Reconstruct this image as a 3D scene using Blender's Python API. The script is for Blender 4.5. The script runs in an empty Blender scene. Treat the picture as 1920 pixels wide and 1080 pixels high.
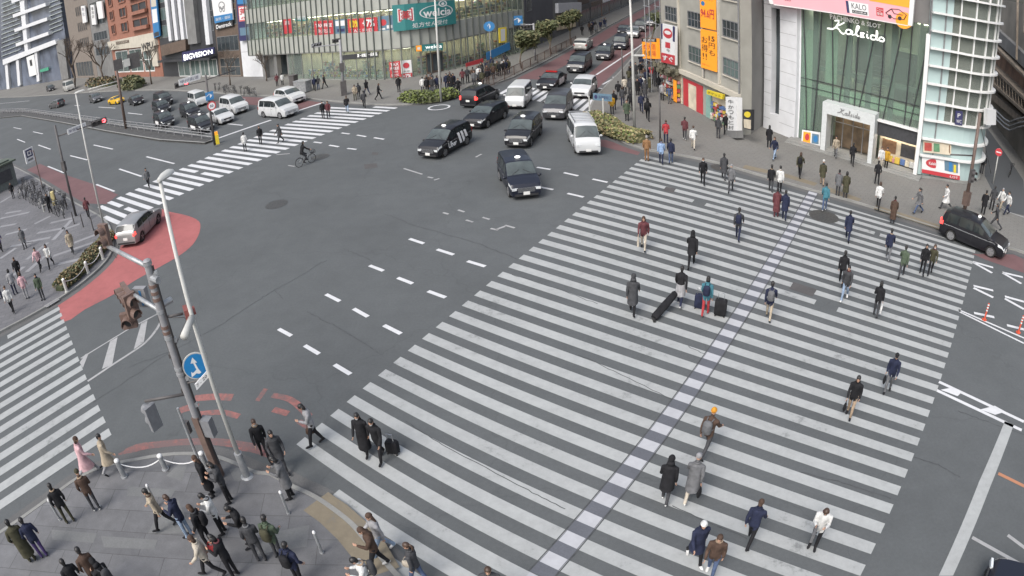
import bpy, bmesh, math, random
import numpy as np
from mathutils import Vector, Matrix
random.seed(7)
SC = bpy.context.scene
COL = SC.collection
PI = math.pi
# ---------------------------------------------------------------- lens and pixel rays (photo is 1920x1080)
F, K1, PITCH, ROLL, CH = 1376.84, .451155, math.radians(28.21607), math.radians(-3.1653), 13.93
_cp, _sp, _cr, _sr = math.cos(PITCH), math.sin(PITCH), math.cos(ROLL), math.sin(ROLL)
RC = np.array([[1, 0, 0], [0, _sp, -_cp], [0, _cp, _sp]]) @ np.array([[_cr, -_sr, 0], [_sr, _cr, 0], [0, 0, 1]])
def ray(px, py):
    dx, dy = (px-960)/1000, (py-540)/1000
    s = (1+K1*(dx*dx+dy*dy))*1000/F
    return RC @ np.array([dx*s, -dy*s, -1.])
def at(px, py, z=0.):
    "world point of height z seen at a photo pixel"
    d = ray(px, py); t = (z-CH)/d[2]
    return Vector((d[0]*t, d[1]*t, z))
def proj(w):
    d = (np.array(w)-[0, 0, CH]) @ RC
    ux, uy = d[0]/-d[2]*F/1000, -d[1]/-d[2]*F/1000
    ru = max(math.hypot(ux, uy), 1e-9); rd = ru
    for _ in range(30): rd = rd-(rd*(1+K1*rd*rd)-ru)/(1+3*K1*rd*rd)
    return 960+ux/ru*rd*1000, 540+uy/ru*rd*1000
def zat(p, py):
    "height on the vertical through p that is seen at photo row py"
    lo, hi = 0., 60.
    for _ in range(40):
        m = (lo+hi)/2
        if proj((p[0], p[1], m))[1] > py: lo = m
        else: hi = m
    return lo
def heading(px, py, deg, z=0.):
    "world yaw of an image direction (0 right, 90 up) at a ground pixel"
    a = at(px, py, z); b = at(px+6*math.cos(math.radians(deg)), py-6*math.sin(math.radians(deg)), z)
    return math.atan2(b.y-a.y, b.x-a.x)

# ---------------------------------------------------------------- materials
_M = {}
def mat(name, col, rough=.6, metal=0., noise=.12, scale=6., bump=0., emit=0., ecol=None, coat=0., spec=.5, alpha=1., detail=4., coords='Object'):
    if name in _M: return _M[name]
    m = bpy.data.materials.new(name); m.use_nodes = True
    nt = m.node_tree; b = nt.nodes['Principled BSDF']
    c = (*col, 1)
    b.inputs['Base Color'].default_value = c
    b.inputs['Roughness'].default_value = rough; b.inputs['Metallic'].default_value = metal
    b.inputs['Specular IOR Level'].default_value = spec
    if coat: b.inputs['Coat Weight'].default_value = coat; b.inputs['Coat Roughness'].default_value = .06
    if noise or bump:
        tc = nt.nodes.new('ShaderNodeTexCoord'); n = nt.nodes.new('ShaderNodeTexNoise')
        n.inputs['Scale'].default_value = scale; n.inputs['Detail'].default_value = detail
        nt.links.new(tc.outputs[coords], n.inputs['Vector'])
        if noise:
            r = nt.nodes.new('ShaderNodeValToRGB')
            r.color_ramp.elements[0].position = .3; r.color_ramp.elements[1].position = .7
            r.color_ramp.elements[0].color = (*[v*(1-noise) for v in col], 1)
            r.color_ramp.elements[1].color = (*[min(1, v*(1+noise)) for v in col], 1)
            nt.links.new(n.outputs['Fac'], r.inputs['Fac']); nt.links.new(r.outputs['Color'], b.inputs['Base Color'])
        if bump:
            bp = nt.nodes.new('ShaderNodeBump'); bp.inputs['Strength'].default_value = bump; bp.inputs['Distance'].default_value = .02
            nt.links.new(n.outputs['Fac'], bp.inputs['Height']); nt.links.new(bp.outputs['Normal'], b.inputs['Normal'])
    if emit:
        b.inputs['Emission Color'].default_value = (*(ecol or col), 1); b.inputs['Emission Strength'].default_value = emit
    _M[name] = m
    return m
def glass_mat(name, tint=(.5, .6, .58), through=.55, rough=.05):
    "architectural glass: partly see-through, partly mirror"
    if name in _M: return _M[name]
    m = bpy.data.materials.new(name); m.use_nodes = True; nt = m.node_tree; nt.nodes.clear()
    o = nt.nodes.new('ShaderNodeOutputMaterial'); t = nt.nodes.new('ShaderNodeBsdfTransparent'); t.inputs['Color'].default_value = (*tint, 1)
    d = nt.nodes.new('ShaderNodeBsdfPrincipled'); d.inputs['Base Color'].default_value = (*[v*.35 for v in tint], 1); d.inputs['Roughness'].default_value = rough; d.inputs['Specular IOR Level'].default_value = .8
    mx = nt.nodes.new('ShaderNodeMixShader'); mx.inputs[0].default_value = through
    nt.links.new(d.outputs[0], mx.inputs[1]); nt.links.new(t.outputs[0], mx.inputs[2]); nt.links.new(mx.outputs[0], o.inputs[0])
    _M[name] = m
    return m
def layered(name, layers, rough=.85, bump=.3, brick=None, cracks=0.):
    "ground material: stacked noises (scale, strength) over a base colour, optional paving joints, world metres"
    base = layers[0]
    m = bpy.data.materials.new(name); m.use_nodes = True; nt = m.node_tree; b = nt.nodes['Principled BSDF']
    b.inputs['Roughness'].default_value = rough; b.inputs['Specular IOR Level'].default_value = .3
    tc = nt.nodes.new('ShaderNodeTexCoord')
    rgb = nt.nodes.new('ShaderNodeRGB'); rgb.outputs[0].default_value = (*base, 1); cur = rgb.outputs[0]
    if brick:
        (bw, bh, ang, gap, c2, cm) = brick
        mp = nt.nodes.new('ShaderNodeMapping'); mp.inputs['Rotation'].default_value[2] = ang
        nt.links.new(tc.outputs['Object'], mp.inputs['Vector'])
        br = nt.nodes.new('ShaderNodeTexBrick'); br.inputs['Scale'].default_value = 1
        br.inputs['Brick Width'].default_value = bw; br.inputs['Row Height'].default_value = bh
        br.inputs['Mortar Size'].default_value = gap; br.inputs['Mortar Smooth'].default_value = .3
        br.inputs['Color1'].default_value = (*base, 1); br.inputs['Color2'].default_value = (*c2, 1); br.inputs['Mortar'].default_value = (*cm, 1)
        nt.links.new(mp.outputs[0], br.inputs['Vector']); cur = br.outputs['Color']
    last = None
    for sc_, st in layers[1:]:
        n = nt.nodes.new('ShaderNodeTexNoise'); n.inputs['Scale'].default_value = sc_; n.inputs['Detail'].default_value = 6
        nt.links.new(tc.outputs['Object'], n.inputs['Vector'])
        mr = nt.nodes.new('ShaderNodeMapRange'); mr.inputs[1].default_value = .25; mr.inputs[2].default_value = .75
        mr.inputs[3].default_value = 1-st; mr.inputs[4].default_value = 1+st
        nt.links.new(n.outputs['Fac'], mr.inputs[0])
        mx = nt.nodes.new('ShaderNodeVectorMath'); mx.operation = 'SCALE'
        nt.links.new(cur, mx.inputs[0]); nt.links.new(mr.outputs[0], mx.inputs['Scale']); cur = mx.outputs[0]; last = n
    if cracks:
        v = nt.nodes.new('ShaderNodeTexVoronoi'); v.feature = 'DISTANCE_TO_EDGE'; v.inputs['Scale'].default_value = .12
        nw = nt.nodes.new('ShaderNodeTexNoise'); nw.inputs['Scale'].default_value = 1.2
        nt.links.new(tc.outputs['Object'], nw.inputs['Vector'])
        va = nt.nodes.new('ShaderNodeVectorMath'); va.operation = 'ADD'
        nt.links.new(tc.outputs['Object'], va.inputs[0]); nt.links.new(nw.outputs['Color'], va.inputs[1]); nt.links.new(va.outputs[0], v.inputs['Vector'])
        mr = nt.nodes.new('ShaderNodeMapRange'); mr.inputs[1].default_value = 0; mr.inputs[2].default_value = .006; mr.inputs[3].default_value = 1-cracks; mr.inputs[4].default_value = 1
        nt.links.new(v.outputs['Distance'], mr.inputs[0])
        mx = nt.nodes.new('ShaderNodeVectorMath'); mx.operation = 'SCALE'
        nt.links.new(cur, mx.inputs[0]); nt.links.new(mr.outputs[0], mx.inputs['Scale']); cur = mx.outputs[0]
    nt.links.new(cur, b.inputs['Base Color'])
    if bump and last:
        bp = nt.nodes.new('ShaderNodeBump'); bp.inputs['Strength'].default_value = bump; bp.inputs['Distance'].default_value = .01
        nt.links.new(last.outputs['Fac'], bp.inputs['Height']); nt.links.new(bp.outputs['Normal'], b.inputs['Normal'])
    _M[name] = m
    return m
def paint_mat(name, col, under, wear=.25, scale=3.):
    "road paint worn through to the asphalt in places"
    m = bpy.data.materials.new(name); m.use_nodes = True; nt = m.node_tree; b = nt.nodes['Principled BSDF']
    b.inputs['Roughness'].default_value = .8; b.inputs['Specular IOR Level'].default_value = .3
    tc = nt.nodes.new('ShaderNodeTexCoord')
    n1 = nt.nodes.new('ShaderNodeTexNoise'); n1.inputs['Scale'].default_value = scale; n1.inputs['Detail'].default_value = 10; n1.inputs['Roughness'].default_value = .75
    n2 = nt.nodes.new('ShaderNodeTexNoise'); n2.inputs['Scale'].default_value = .35; n2.inputs['Detail'].default_value = 3
    for n in (n1, n2): nt.links.new(tc.outputs['Object'], n.inputs['Vector'])
    ad = nt.nodes.new('ShaderNodeMath'); ad.operation = 'MULTIPLY_ADD'; ad.inputs[1].default_value = .6
    nt.links.new(n2.outputs['Fac'], ad.inputs[0]); nt.links.new(n1.outputs['Fac'], ad.inputs[2])
    r = nt.nodes.new('ShaderNodeValToRGB'); e = r.color_ramp.elements
    lo = .42+.25*wear
    e[0].position = lo; e[0].color = (*[u*.65+c*.35 for u, c in zip(under, col)], 1); e[1].position = lo+.13; e[1].color = (*[c*.9 for c in col], 1)
    e2 = r.color_ramp.elements.new(.95); e2.color = (*[min(1, c*1.06) for c in col], 1)
    nt.links.new(ad.outputs[0], r.inputs[0]); nt.links.new(r.outputs[0], b.inputs['Base Color'])
    _M[name] = m
    return m

# ---------------------------------------------------------------- mesh builder
def worldloc(o):
    v = Vector((0, 0, 0))
    while o: v += Vector(o.location); o = o.parent
    return v
class MB:
    def __init__(s): s.v = []; s.f = []; s.m = []; s.ms = []
    def mi(s, m):
        if m is None: return 0
        if m not in s.ms: s.ms.append(m)
        return s.ms.index(m)
    def add(s, vs, fs, m=None):
        n = len(s.v); s.v += [Vector(v) for v in vs]; i = s.mi(m)
        for f in fs: s.f.append([n+k for k in f]); s.m.append(i)
        return s
    def quad(s, a, b, c, d, m=None): return s.add([a, b, c, d], [(0, 1, 2, 3)], m)
    def poly(s, pts, m=None): return s.add(pts, [tuple(range(len(pts)))], m)
    def box(s, c, size, rz=0., m=None, rot=None):
        R = rot or Matrix.Rotation(rz, 3, 'Z'); x, y, z = [k/2 for k in size]; c = Vector(c)
        vs = [c+R@Vector((a*x, b*y, d*z)) for a in (-1, 1) for b in (-1, 1) for d in (-1, 1)]
        return s.add(vs, [(0, 1, 3, 2), (4, 6, 7, 5), (0, 4, 5, 1), (2, 3, 7, 6), (0, 2, 6, 4), (1, 5, 7, 3)], m)
    def hexa(s, p, m=None):
        "8 corners: bottom ring 0-3 then top ring 4-7"
        return s.add(p, [(3, 2, 1, 0), (4, 5, 6, 7), (0, 1, 5, 4), (1, 2, 6, 5), (2, 3, 7, 6), (3, 0, 4, 7)], m)
    def tube(s, pts, r, n=8, m=None, cap=True):
        "swept round bar through points; r a number or one per point"
        pts = [Vector(p) for p in pts]; rs = r if hasattr(r, '__len__') else [r]*len(pts); vs = []; up = None
        for i, p in enumerate(pts):
            d = (pts[min(i+1, len(pts)-1)]-pts[max(i-1, 0)])
            d = d.normalized() if d.length > 1e-9 else Vector((0, 0, 1))
            if up is None: up = d.orthogonal().normalized()
            a = (up-d*up.dot(d)); a = a.normalized() if a.length > 1e-6 else d.orthogonal().normalized(); up = a; b = d.cross(a)
            vs += [p+(a*math.cos(2*PI*k/n)+b*math.sin(2*PI*k/n))*rs[i] for k in range(n)]
        fs = [(i*n+k, i*n+(k+1) % n, (i+1)*n+(k+1) % n, (i+1)*n+k) for i in range(len(pts)-1) for k in range(n)]
        if cap: fs += [tuple(range(n-1, -1, -1)), tuple(range((len(pts)-1)*n, len(pts)*n))]
        return s.add(vs, fs, m)
    def loft(s, rings, m=None, cap=True, closed=True):
        n = len(rings[0]); vs = [v for r in rings for v in r]
        kk = n if closed else n-1
        fs = [(i*n+k, i*n+(k+1) % n, (i+1)*n+(k+1) % n, (i+1)*n+k) for i in range(len(rings)-1) for k in range(kk)]
        if cap: fs += [tuple(range(n-1, -1, -1)), tuple(range((len(rings)-1)*n, len(rings)*n))]
        return s.add(vs, fs, m)
    def lathe(s, prof, n=16, m=None, c=(0, 0, 0), axis='Z'):
        c = Vector(c); rings = []
        for r, h in prof:
            ring = []
            for k in range(n):
                a = 2*PI*k/n; p = (r*math.cos(a), r*math.sin(a), h)
                if axis == 'Y': p = (p[0], h, -p[1])
                if axis == 'X': p = (h, p[0], p[1])
                ring.append(c+Vector(p))
            rings.append(ring)
        return s.loft(rings, m)
    def prism(s, pts, z0, z1, m=None):
        n = len(pts)
        a = sum(pts[i][0]*pts[(i+1) % n][1]-pts[(i+1) % n][0]*pts[i][1] for i in range(n))
        if a < 0: pts = pts[::-1]
        vs = [(p[0], p[1], z0) for p in pts]+[(p[0], p[1], z1) for p in pts]
        return s.add(vs, [tuple(range(n-1, -1, -1)), tuple(range(n, 2*n))]+[(i, (i+1) % n, n+(i+1) % n, n+i) for i in range(n)], m)
    def blob(s, c, r, m=None, n=8, k=5, R=None):
        c = Vector(c); rr = r if hasattr(r, '__len__') else (r, r, r); rings = []
        for i in range(k+1):
            t = PI*(i/k)*.96+PI*.02; ring = []
            for j in range(n):
                a = 2*PI*j/n; v = Vector((rr[0]*math.sin(t)*math.cos(a), rr[1]*math.sin(t)*math.sin(a), -rr[2]*math.cos(t)))
                ring.append(c+(R@v if R else v))
            rings.append(ring)
        return s.loft(rings, m)
    def build(s, name, m=None, parent=None, smooth=False, loc=None, sharp=None):
        me = bpy.data.meshes.new(name)
        off = worldloc(parent) if parent else Vector(loc or (0, 0, 0))
        me.from_pydata([tuple(v-off) for v in s.v], [], s.f)
        mats = s.ms or [m]
        if s.ms and m is not None and None in s.m: pass
        for x in mats: me.materials.append(x or m)
        if len(mats) > 1: me.polygons.foreach_set('material_index', s.m)
        me.update()
        if smooth:
            me.polygons.foreach_set('use_smooth', [True]*len(me.polygons))
            if sharp: me.set_sharp_from_angle(angle=math.radians(sharp))
        o = bpy.data.objects.new(name, me); COL.objects.link(o)
        if parent: o.parent = parent
        elif loc is not None: o.location = loc
        return o
def thing(name, label, cat, loc, group=None, rz=0.):
    o = bpy.data.objects.new(name, None); COL.objects.link(o); o.location = loc; o.rotation_euler.z = rz
    o.empty_display_size = .3
    return tag(o, label, cat, group)
def tag(o, label, cat, group=None):
    o['label'] = label; o['category'] = cat
    if group: o['group'] = group
    return o
def struct(o, kind='structure'):
    o['kind'] = kind; return o
def copy_tree(o, parent=None):
    c = o.copy(); COL.objects.link(c)
    if parent: c.parent = parent
    for ch in o.children: copy_tree(ch, c)
    return c
def prune(o):
    for ch in list(o.children): prune(ch)
    bpy.data.objects.remove(o)
_T = {}
def text_mesh(body, bold=0.):
    "lettering as filled faces, normalised: returns verts (x 0..w, y 0..1), faces, width"
    key = (body, bold)
    if key in _T: return _T[key]
    cu = bpy.data.curves.new('lettering', 'FONT'); cu.body = body; cu.resolution_u = 2; cu.offset = bold; cu.fill_mode = 'BOTH'
    o = bpy.data.objects.new('lettering', cu); COL.objects.link(o)
    bpy.context.view_layer.update(); dg = bpy.context.evaluated_depsgraph_get()
    me = bpy.data.meshes.new_from_object(o.evaluated_get(dg))
    vs = [v.co.copy() for v in me.vertices]; fs = [tuple(p.vertices) for p in me.polygons]
    bpy.data.objects.remove(o); bpy.data.curves.remove(cu); bpy.data.meshes.remove(me)
    x0 = min(v.x for v in vs); x1 = max(v.x for v in vs); y0 = min(v.y for v in vs); y1 = max(v.y for v in vs)
    vs = [((v.x-x0)/(x1-x0), (v.y-y0)/(y1-y0)) for v in vs]
    _T[key] = (vs, fs, (x1-x0)/(y1-y0))
    return _T[key]
def put_text(mb, body, bl, br, tl, n, m, bold=0., lift=.012, shear=0.):
    "lettering filling the parallelogram bl-br-tl, raised along n"
    vs, fs, w = text_mesh(body, bold)
    bl, br, tl, n = Vector(bl), Vector(br), Vector(tl), Vector(n)
    ex, ey = br-bl, tl-bl
    mb.add([bl+ex*(x+shear*y)+ey*y+n*lift for x, y in vs], fs, m)
class Wall:
    "vertical facade plane through two ground points; s along it, z up, d out towards the street"
    def __init__(w, a, b, z=0.):
        w.A = Vector(at(*a)) if len(a) == 2 else Vector(a); w.B = Vector(at(*b)) if len(b) == 2 else Vector(b)
        w.A.z = w.B.z = 0; w.L = (w.B-w.A).length; w.d = (w.B-w.A)/w.L; w.n = Vector((w.d.y, -w.d.x, 0))
        if w.n.dot(w.A) > 0: w.n = -w.n
    def P(w, s, z, d=0.): return w.A+w.d*s+Vector((0, 0, z))+w.n*d
    def uv(w, px, py):
        r = ray(px, py); n = np.array(w.n); t = (n @ np.array(w.A))/(n[:2] @ r[:2]); p = r*t
        return float((p[:2]-np.array(w.A)[:2]) @ np.array(w.d)[:2]), float(p[2]+CH)
    def pt(w, px, py, d=0.): return w.P(*w.uv(px, py), d)
    def box(w, mb, s0, s1, z0, z1, d0, d1, m=None):
        p = [w.P(s0, z0, d0), w.P(s1, z0, d0), w.P(s1, z0, d1), w.P(s0, z0, d1)]
        return mb.hexa(p+[v+Vector((0, 0, z1-z0)) for v in p], m)
    def panel(w, mb, c, d0, d1, m=None):
        "slab from four photo corners tl tr br bl"
        q = [w.uv(*p) for p in c]
        a = [w.P(s, z, d0) for s, z in q]; b = [w.P(s, z, d1) for s, z in q]
        return mb.add(a+b, [(0, 1, 2, 3), (7, 6, 5, 4), (0, 4, 5, 1), (1, 5, 6, 2), (2, 6, 7, 3), (3, 7, 4, 0)], m)
    def text(w, mb, body, c, d, m, bold=.0, pad=0.):
        "lettering in photo corners tl tr br bl"
        tl, tr, br, bl = [w.P(*w.uv(*p), d) for p in c]
        put_text(mb, body, bl, br, tl, w.n, m, bold)
# ---------------------------------------------------------------- camera, light
cam = bpy.data.cameras.new('camera'); co = bpy.data.objects.new('camera', cam); COL.objects.link(co)
co.matrix_world = Matrix.Translation((0, 0, CH)) @ Matrix(RC.tolist()).to_4x4()
cam.type = 'PANO'; cam.panorama_type = 'FISHEYE_LENS_POLYNOMIAL'
cam.sensor_fit = 'HORIZONTAL'; cam.sensor_width = 36; cam.sensor_height = 20.25; cam.fisheye_fov = math.radians(170)
_r = np.linspace(0, 1.2, 200); _th = np.arctan(_r*(1+K1*_r**2)*1000/F); _rm = _r*1000*36/1920
_c = np.linalg.lstsq(np.stack([_rm, _rm**2, _rm**3, _rm**4], 1), _th, rcond=None)[0]
cam.fisheye_polynomial_k0 = 0
cam.fisheye_polynomial_k1, cam.fisheye_polynomial_k2, cam.fisheye_polynomial_k3, cam.fisheye_polynomial_k4 = [-float(v) for v in _c]
cam.clip_start = .1; cam.clip_end = 3000
SC.camera = co
w = bpy.data.worlds.new('World'); SC.world = w; w.use_nodes = True; nt = w.node_tree
bg = nt.nodes['Background']; sky = nt.nodes.new('ShaderNodeTexSky'); sky.sky_type = 'NISHITA'; sky.sun_disc = False
SUN_EL, SUN_AZ = math.radians(48), math.radians(215)
sky.sun_elevation = SUN_EL; sky.sun_rotation = SUN_AZ; sky.dust_density = 4; sky.air_density = 1.2; sky.ozone_density = 1
hs = nt.nodes.new('ShaderNodeHueSaturation'); hs.inputs['Saturation'].default_value = .6
nt.links.new(sky.outputs[0], hs.inputs['Color']); nt.links.new(hs.outputs[0], bg.inputs['Color']); bg.inputs['Strength'].default_value = .14
sl = bpy.data.lights.new('sun', 'SUN'); sl.energy = 1.3; sl.angle = math.radians(28); sl.color = (1, .975, .94)
so = bpy.data.objects.new('sun', sl); COL.objects.link(so)
so.rotation_euler = (PI/2-SUN_EL, 0, PI-SUN_AZ)
so.location = (0, 0, 40)
SC.view_settings.view_transform = 'Standard'; SC.view_settings.look = 'None'; SC.view_settings.gamma = 1; SC.view_settings.exposure = .8
SC.cycles.max_bounces = 6; SC.cycles.transparent_max_bounces = 12
SC.cycles.use_denoising = True
# ================================================================ ground and markings
ASPH = (.083, .089, .092)
M_asph = layered('asphalt', [ASPH, (.05, .10), (.22, .1), (1.3, .06), (9, .07), (60, .22)], .9, .35, cracks=.1)
M_asph2 = layered('asphalt_side', [(.06, .064, .068), (.1, .1), (40, .15)], .9, .3)
M_pave = layered('paving_slabs', [(.104, .105, .11), (.15, .16), (2.5, .14), (30, .1)], .8, .2, brick=(1.9, .95, -heading(200, 1000, -4, .12), .014, (.13, .131, .137), (.078, .078, .08)))
M_pave2 = layered('paving_grey', [(.155, .152, .143), (.12, .12), (3, .08), (30, .08)], .85, .2, brick=(.6, .3, .78, .012, (.155, .15, .14), (.1, .098, .092)))
M_pave3 = layered('paving_plaza', [(.115, .115, .122), (.2, .14), (3, .1), (30, .08)], .85, .2, brick=(.9, .45, -.4, .015, (.132, .131, .138), (.075, .075, .078)))
M_kerb = layered('kerb_stone', [(.21, .21, .2), (.8, .14), (12, .1)], .85, .2)
M_gutter = layered('gutter', [(.1, .1, .1), (.6, .15), (20, .15)], .9, .2)
M_white = paint_mat('road_paint_white', (.31, .32, .318), ASPH, .5, 2.6)
M_white2 = paint_mat('road_paint_fresh', (.5, .505, .515), ASPH, .3)
M_white3 = paint_mat('road_paint_faded', (.3, .3, .3), ASPH, .6)
M_red = paint_mat('road_paint_red', (.3, .1, .098), (.16, .088, .088), .6, 1.5)
M_red2 = paint_mat('road_paint_red_dull', (.135, .075, .077), ASPH, .35, 1.2)
M_redworn = paint_mat('road_paint_red_worn', (.25, .11, .1), ASPH, 1.3, 5.)
M_yel = paint_mat('tactile_yellow', (.175, .15, .11), (.13, .125, .115), .7, 4.)
M_tac = paint_mat('tactile_white', (.36, .365, .385), ASPH, .05)
M_orange = paint_mat('road_paint_orange', (.36, .17, .1), ASPH, .3)
M_seam = mat('tar_seam', (.05, .053, .056), .8, noise=.3)

b = MB(); N = 24; S = 1600
b.quad((-S, -S, 0), (S, -S, 0), (S, S, 0), (-S, S, 0))
struct(b.build('road', M_asph))

def pts(px, z=0.): return [at(x, y, z) for x, y in px]
def smooth_line(P, n=4):
    out = []
    for i in range(len(P)-1):
        a, b_, c, d = P[max(i-1, 0)], P[i], P[i+1], P[min(i+2, len(P)-1)]
        L_ = (c-b_).length; m0, m1 = (c-a).normalized()*L_, (d-b_).normalized()*L_   # tangents as long as the span: no overshoot
        for k in range(n):
            t = k/n
            out.append(b_*(2*t**3-3*t*t+1)+m0*(t**3-2*t*t+t)+c*(3*t*t-2*t**3)+m1*(t**3-t*t))
    return out+[P[-1]]
def offset_line(P, d):
    out = []
    for i, p in enumerate(P):
        t = (P[min(i+1, len(P)-1)]-P[max(i-1, 0)]); t = Vector((t.x, t.y, 0)).normalized()
        out.append(p+Vector((-t.y, t.x, 0))*d)
    return out
def strip(mb, P, w, z, m=None):
    a, b_ = offset_line(P, w/2), offset_line(P, -w/2)
    for i in range(len(P)-1):
        mb.quad(*[Vector((v.x, v.y, z)) for v in (b_[i], b_[i+1], a[i+1], a[i])], m)
def flat(mb, P, z, m=None):
    "planar polygon sheet, triangulated by ear filling through bmesh"
    if sum(P[i].x*P[(i+1) % len(P)].y-P[(i+1) % len(P)].x*P[i].y for i in range(len(P))) < 0: P = P[::-1]
    mb.poly([Vector((p.x, p.y, z)) for p in P], m)
def seg(mb, a, b_, w, z=.008, m=None): strip(mb, [at(*a), at(*b_)], w, z, m)
V = lambda x, y, z=0.: Vector((x, y, z))

def pavement(name, kerb, rest, m, side, kn=3):
    "raised pavement: kerb polyline in order, then the far outline; side +1 when the pavement lies left of the kerb line"
    K = smooth_line(kerb, kn)
    mb = MB(); mb.prism([(p.x, p.y) for p in offset_line(K, side*.16)]+[(p.x, p.y) for p in rest], -.3, .12, m)
    struct(mb.build(name, m))
    a, c = K, offset_line(K, side*.16); mb = MB()
    for i in range(len(K)-1):
        q = [a[i], a[i+1], c[i+1], c[i]]
        mb.hexa([V(p.x, p.y, -.3) for p in q]+[V(p.x, p.y, .135) for p in q])
    struct(mb.build('kerb', M_kerb))
    g = MB(); strip(g, offset_line(K, -side*.26), .5, .0062); struct(g.build('gutter', M_gutter))
    return K
KN = pavement('near_pavement', [V(-24, 0), V(-20.3, 6)]+pts([(0, 1002), (47, 970), (100, 932), (150, 897), (200, 876), (260, 863), (330, 853), (400, 856), (450, 873), (480, 887), (512, 892), (555, 915), (592, 932), (630, 957), (665, 985), (687, 1010), (710, 1035), (750, 1080)])+[V(-.8, 8), V(3, 3)],
              [V(6, -12), V(-30, -12)], M_pave, -1)
KL = pavement('left_plaza', [V(-45, -2), V(-30, 20)]+pts([(0, 626), (55, 597), (107, 567), (160, 530), (200, 493), (214, 465), (211, 435), (198, 413), (170, 396), (145, 383), (60, 330), (0, 300)])+[V(-160, 142)], [V(-170, 100), V(-120, -20)], M_pave3, 1)
KE = pavement('right_pavement', [V(65, 232), V(45, 171)]+pts([(1225, 62), (1167, 130), (1120, 178), (1105, 205), (1108, 226), (1130, 248), (1165, 266), (1205, 281), (1240, 287), (1335, 305), (1422, 330), (1515, 357), (1615, 385), (1690, 410), (1772, 435), (1900, 470)])+[V(60, -1)], [V(90, 0), V(120, 60), V(120, 232)], M_pave2, 1)
KW = pavement('far_pavement', [V(-250, 252)]+pts([(0, 183), (200, 172), (320, 170), (440, 178), (570, 185), (635, 192), (705, 197), (755, 197), (830, 190), (866, 176), (960, 147), (1085, 82), (1140, 50), (1165, 37)])+[V(60, 232)], [V(60, 330), V(-260, 330)], M_pave2, 1)
# planted-out side street beside the viaduct
b = MB(); flat(b, [at(*p, .12) for p in [(1849, 238), (1887, 290), (1919, 338), (1925, 405), (1892, 398), (1868, 372), (1846, 330)]], .126); struct(b.build('side_street', M_asph2))
b = MB(); strip(b, [at(1842, 370, .13), at(1890, 397, .13), at(1920, 407, .13)], .15, .13); struct(b.build('side_street_line', M_white3))
# median of the upper left avenue
med = MB(); low = pts([(0, 222), (40, 218), (120, 232), (200, 248), (300, 265), (385, 271), (398, 266)]); up = pts([(404, 261), (325, 250), (237, 238), (125, 220), (45, 208), (0, 209)])
med.prism([(p.x, p.y) for p in low+up], -.3, .2, mat('median_soil', (.055, .055, .055), .9, noise=.35, scale=3)); struct(med.build('median_strip'))
b = MB(); strip(b, low, .25, .215); strip(b, up, .25, .215); struct(b.build('median_kerb', M_kerb))

# red lanes
red = [(107, 571), (112, 579), (122, 603), (160, 580), (212, 553), (255, 525), (297, 502), (332, 482), (355, 465), (368, 449), (375, 431), (373, 415), (350, 404), (312, 396), (294, 391), (275, 405), (240, 420), (222, 455), (217, 478), (190, 507), (150, 541)]
b = MB(); flat(b, smooth_line([at(*p) for p in red], 3), .004); struct(b.build('red_lane', M_red))
b = MB(); flat(b, pts([(47, 320), (75, 307), (120, 327), (175, 345), (222, 365), (200, 383), (150, 381), (82, 346)]), .004)
K = [p for p in KW]; i0 = min(range(len(K)), key=lambda i: (K[i]-at(440, 178)).length); i1 = min(range(len(K)), key=lambda i: (K[i]-at(618, 191)).length)
strip(b, offset_line(K[i0:i1+1], -1.9), 2.8, .005)
i0 = min(range(len(K)), key=lambda i: (K[i]-at(960, 147)).length); strip(b, offset_line(K[i0:], -1.6), 2.4, .005)
strip(b, offset_line(KE[:14], -1.7), 2.4, .005)
flat(b, pts([(1822, 476), (1850, 488), (1920, 512), (1920, 486), (1900, 477)]), .005)
flat(b, pts([(1112, 262), (1135, 262), (1165, 271), (1202, 284), (1196, 291), (1150, 280), (1118, 272)]), .005)
struct(b.build('bus_lane', M_red2))
b = MB()
for n_, (P, w_) in enumerate([([(365, 747), (400, 744), (436, 745)], .42), ([(372, 776), (415, 773), (448, 781)], .3), ([(510, 741), (545, 750), (580, 781)], .3), ([(336, 771), (352, 765), (372, 763)], .4), ([(482, 752), (498, 729)], .2), ([(224, 856), (258, 840), (300, 833), (350, 829), (400, 828), (450, 834), (505, 845)], .38), ([(236, 846), (262, 836), (290, 834)], .3), ([(440, 838), (475, 842), (505, 852)], .35), ([(512, 768), (540, 776)], .3), ([(560, 790), (585, 806)], .25)]):
    strip(b, smooth_line(pts(P), 4) if len(P) > 2 else pts(P), w_, .003+.0003*n_)
struct(b.build('worn_red_paint', M_redworn))

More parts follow.
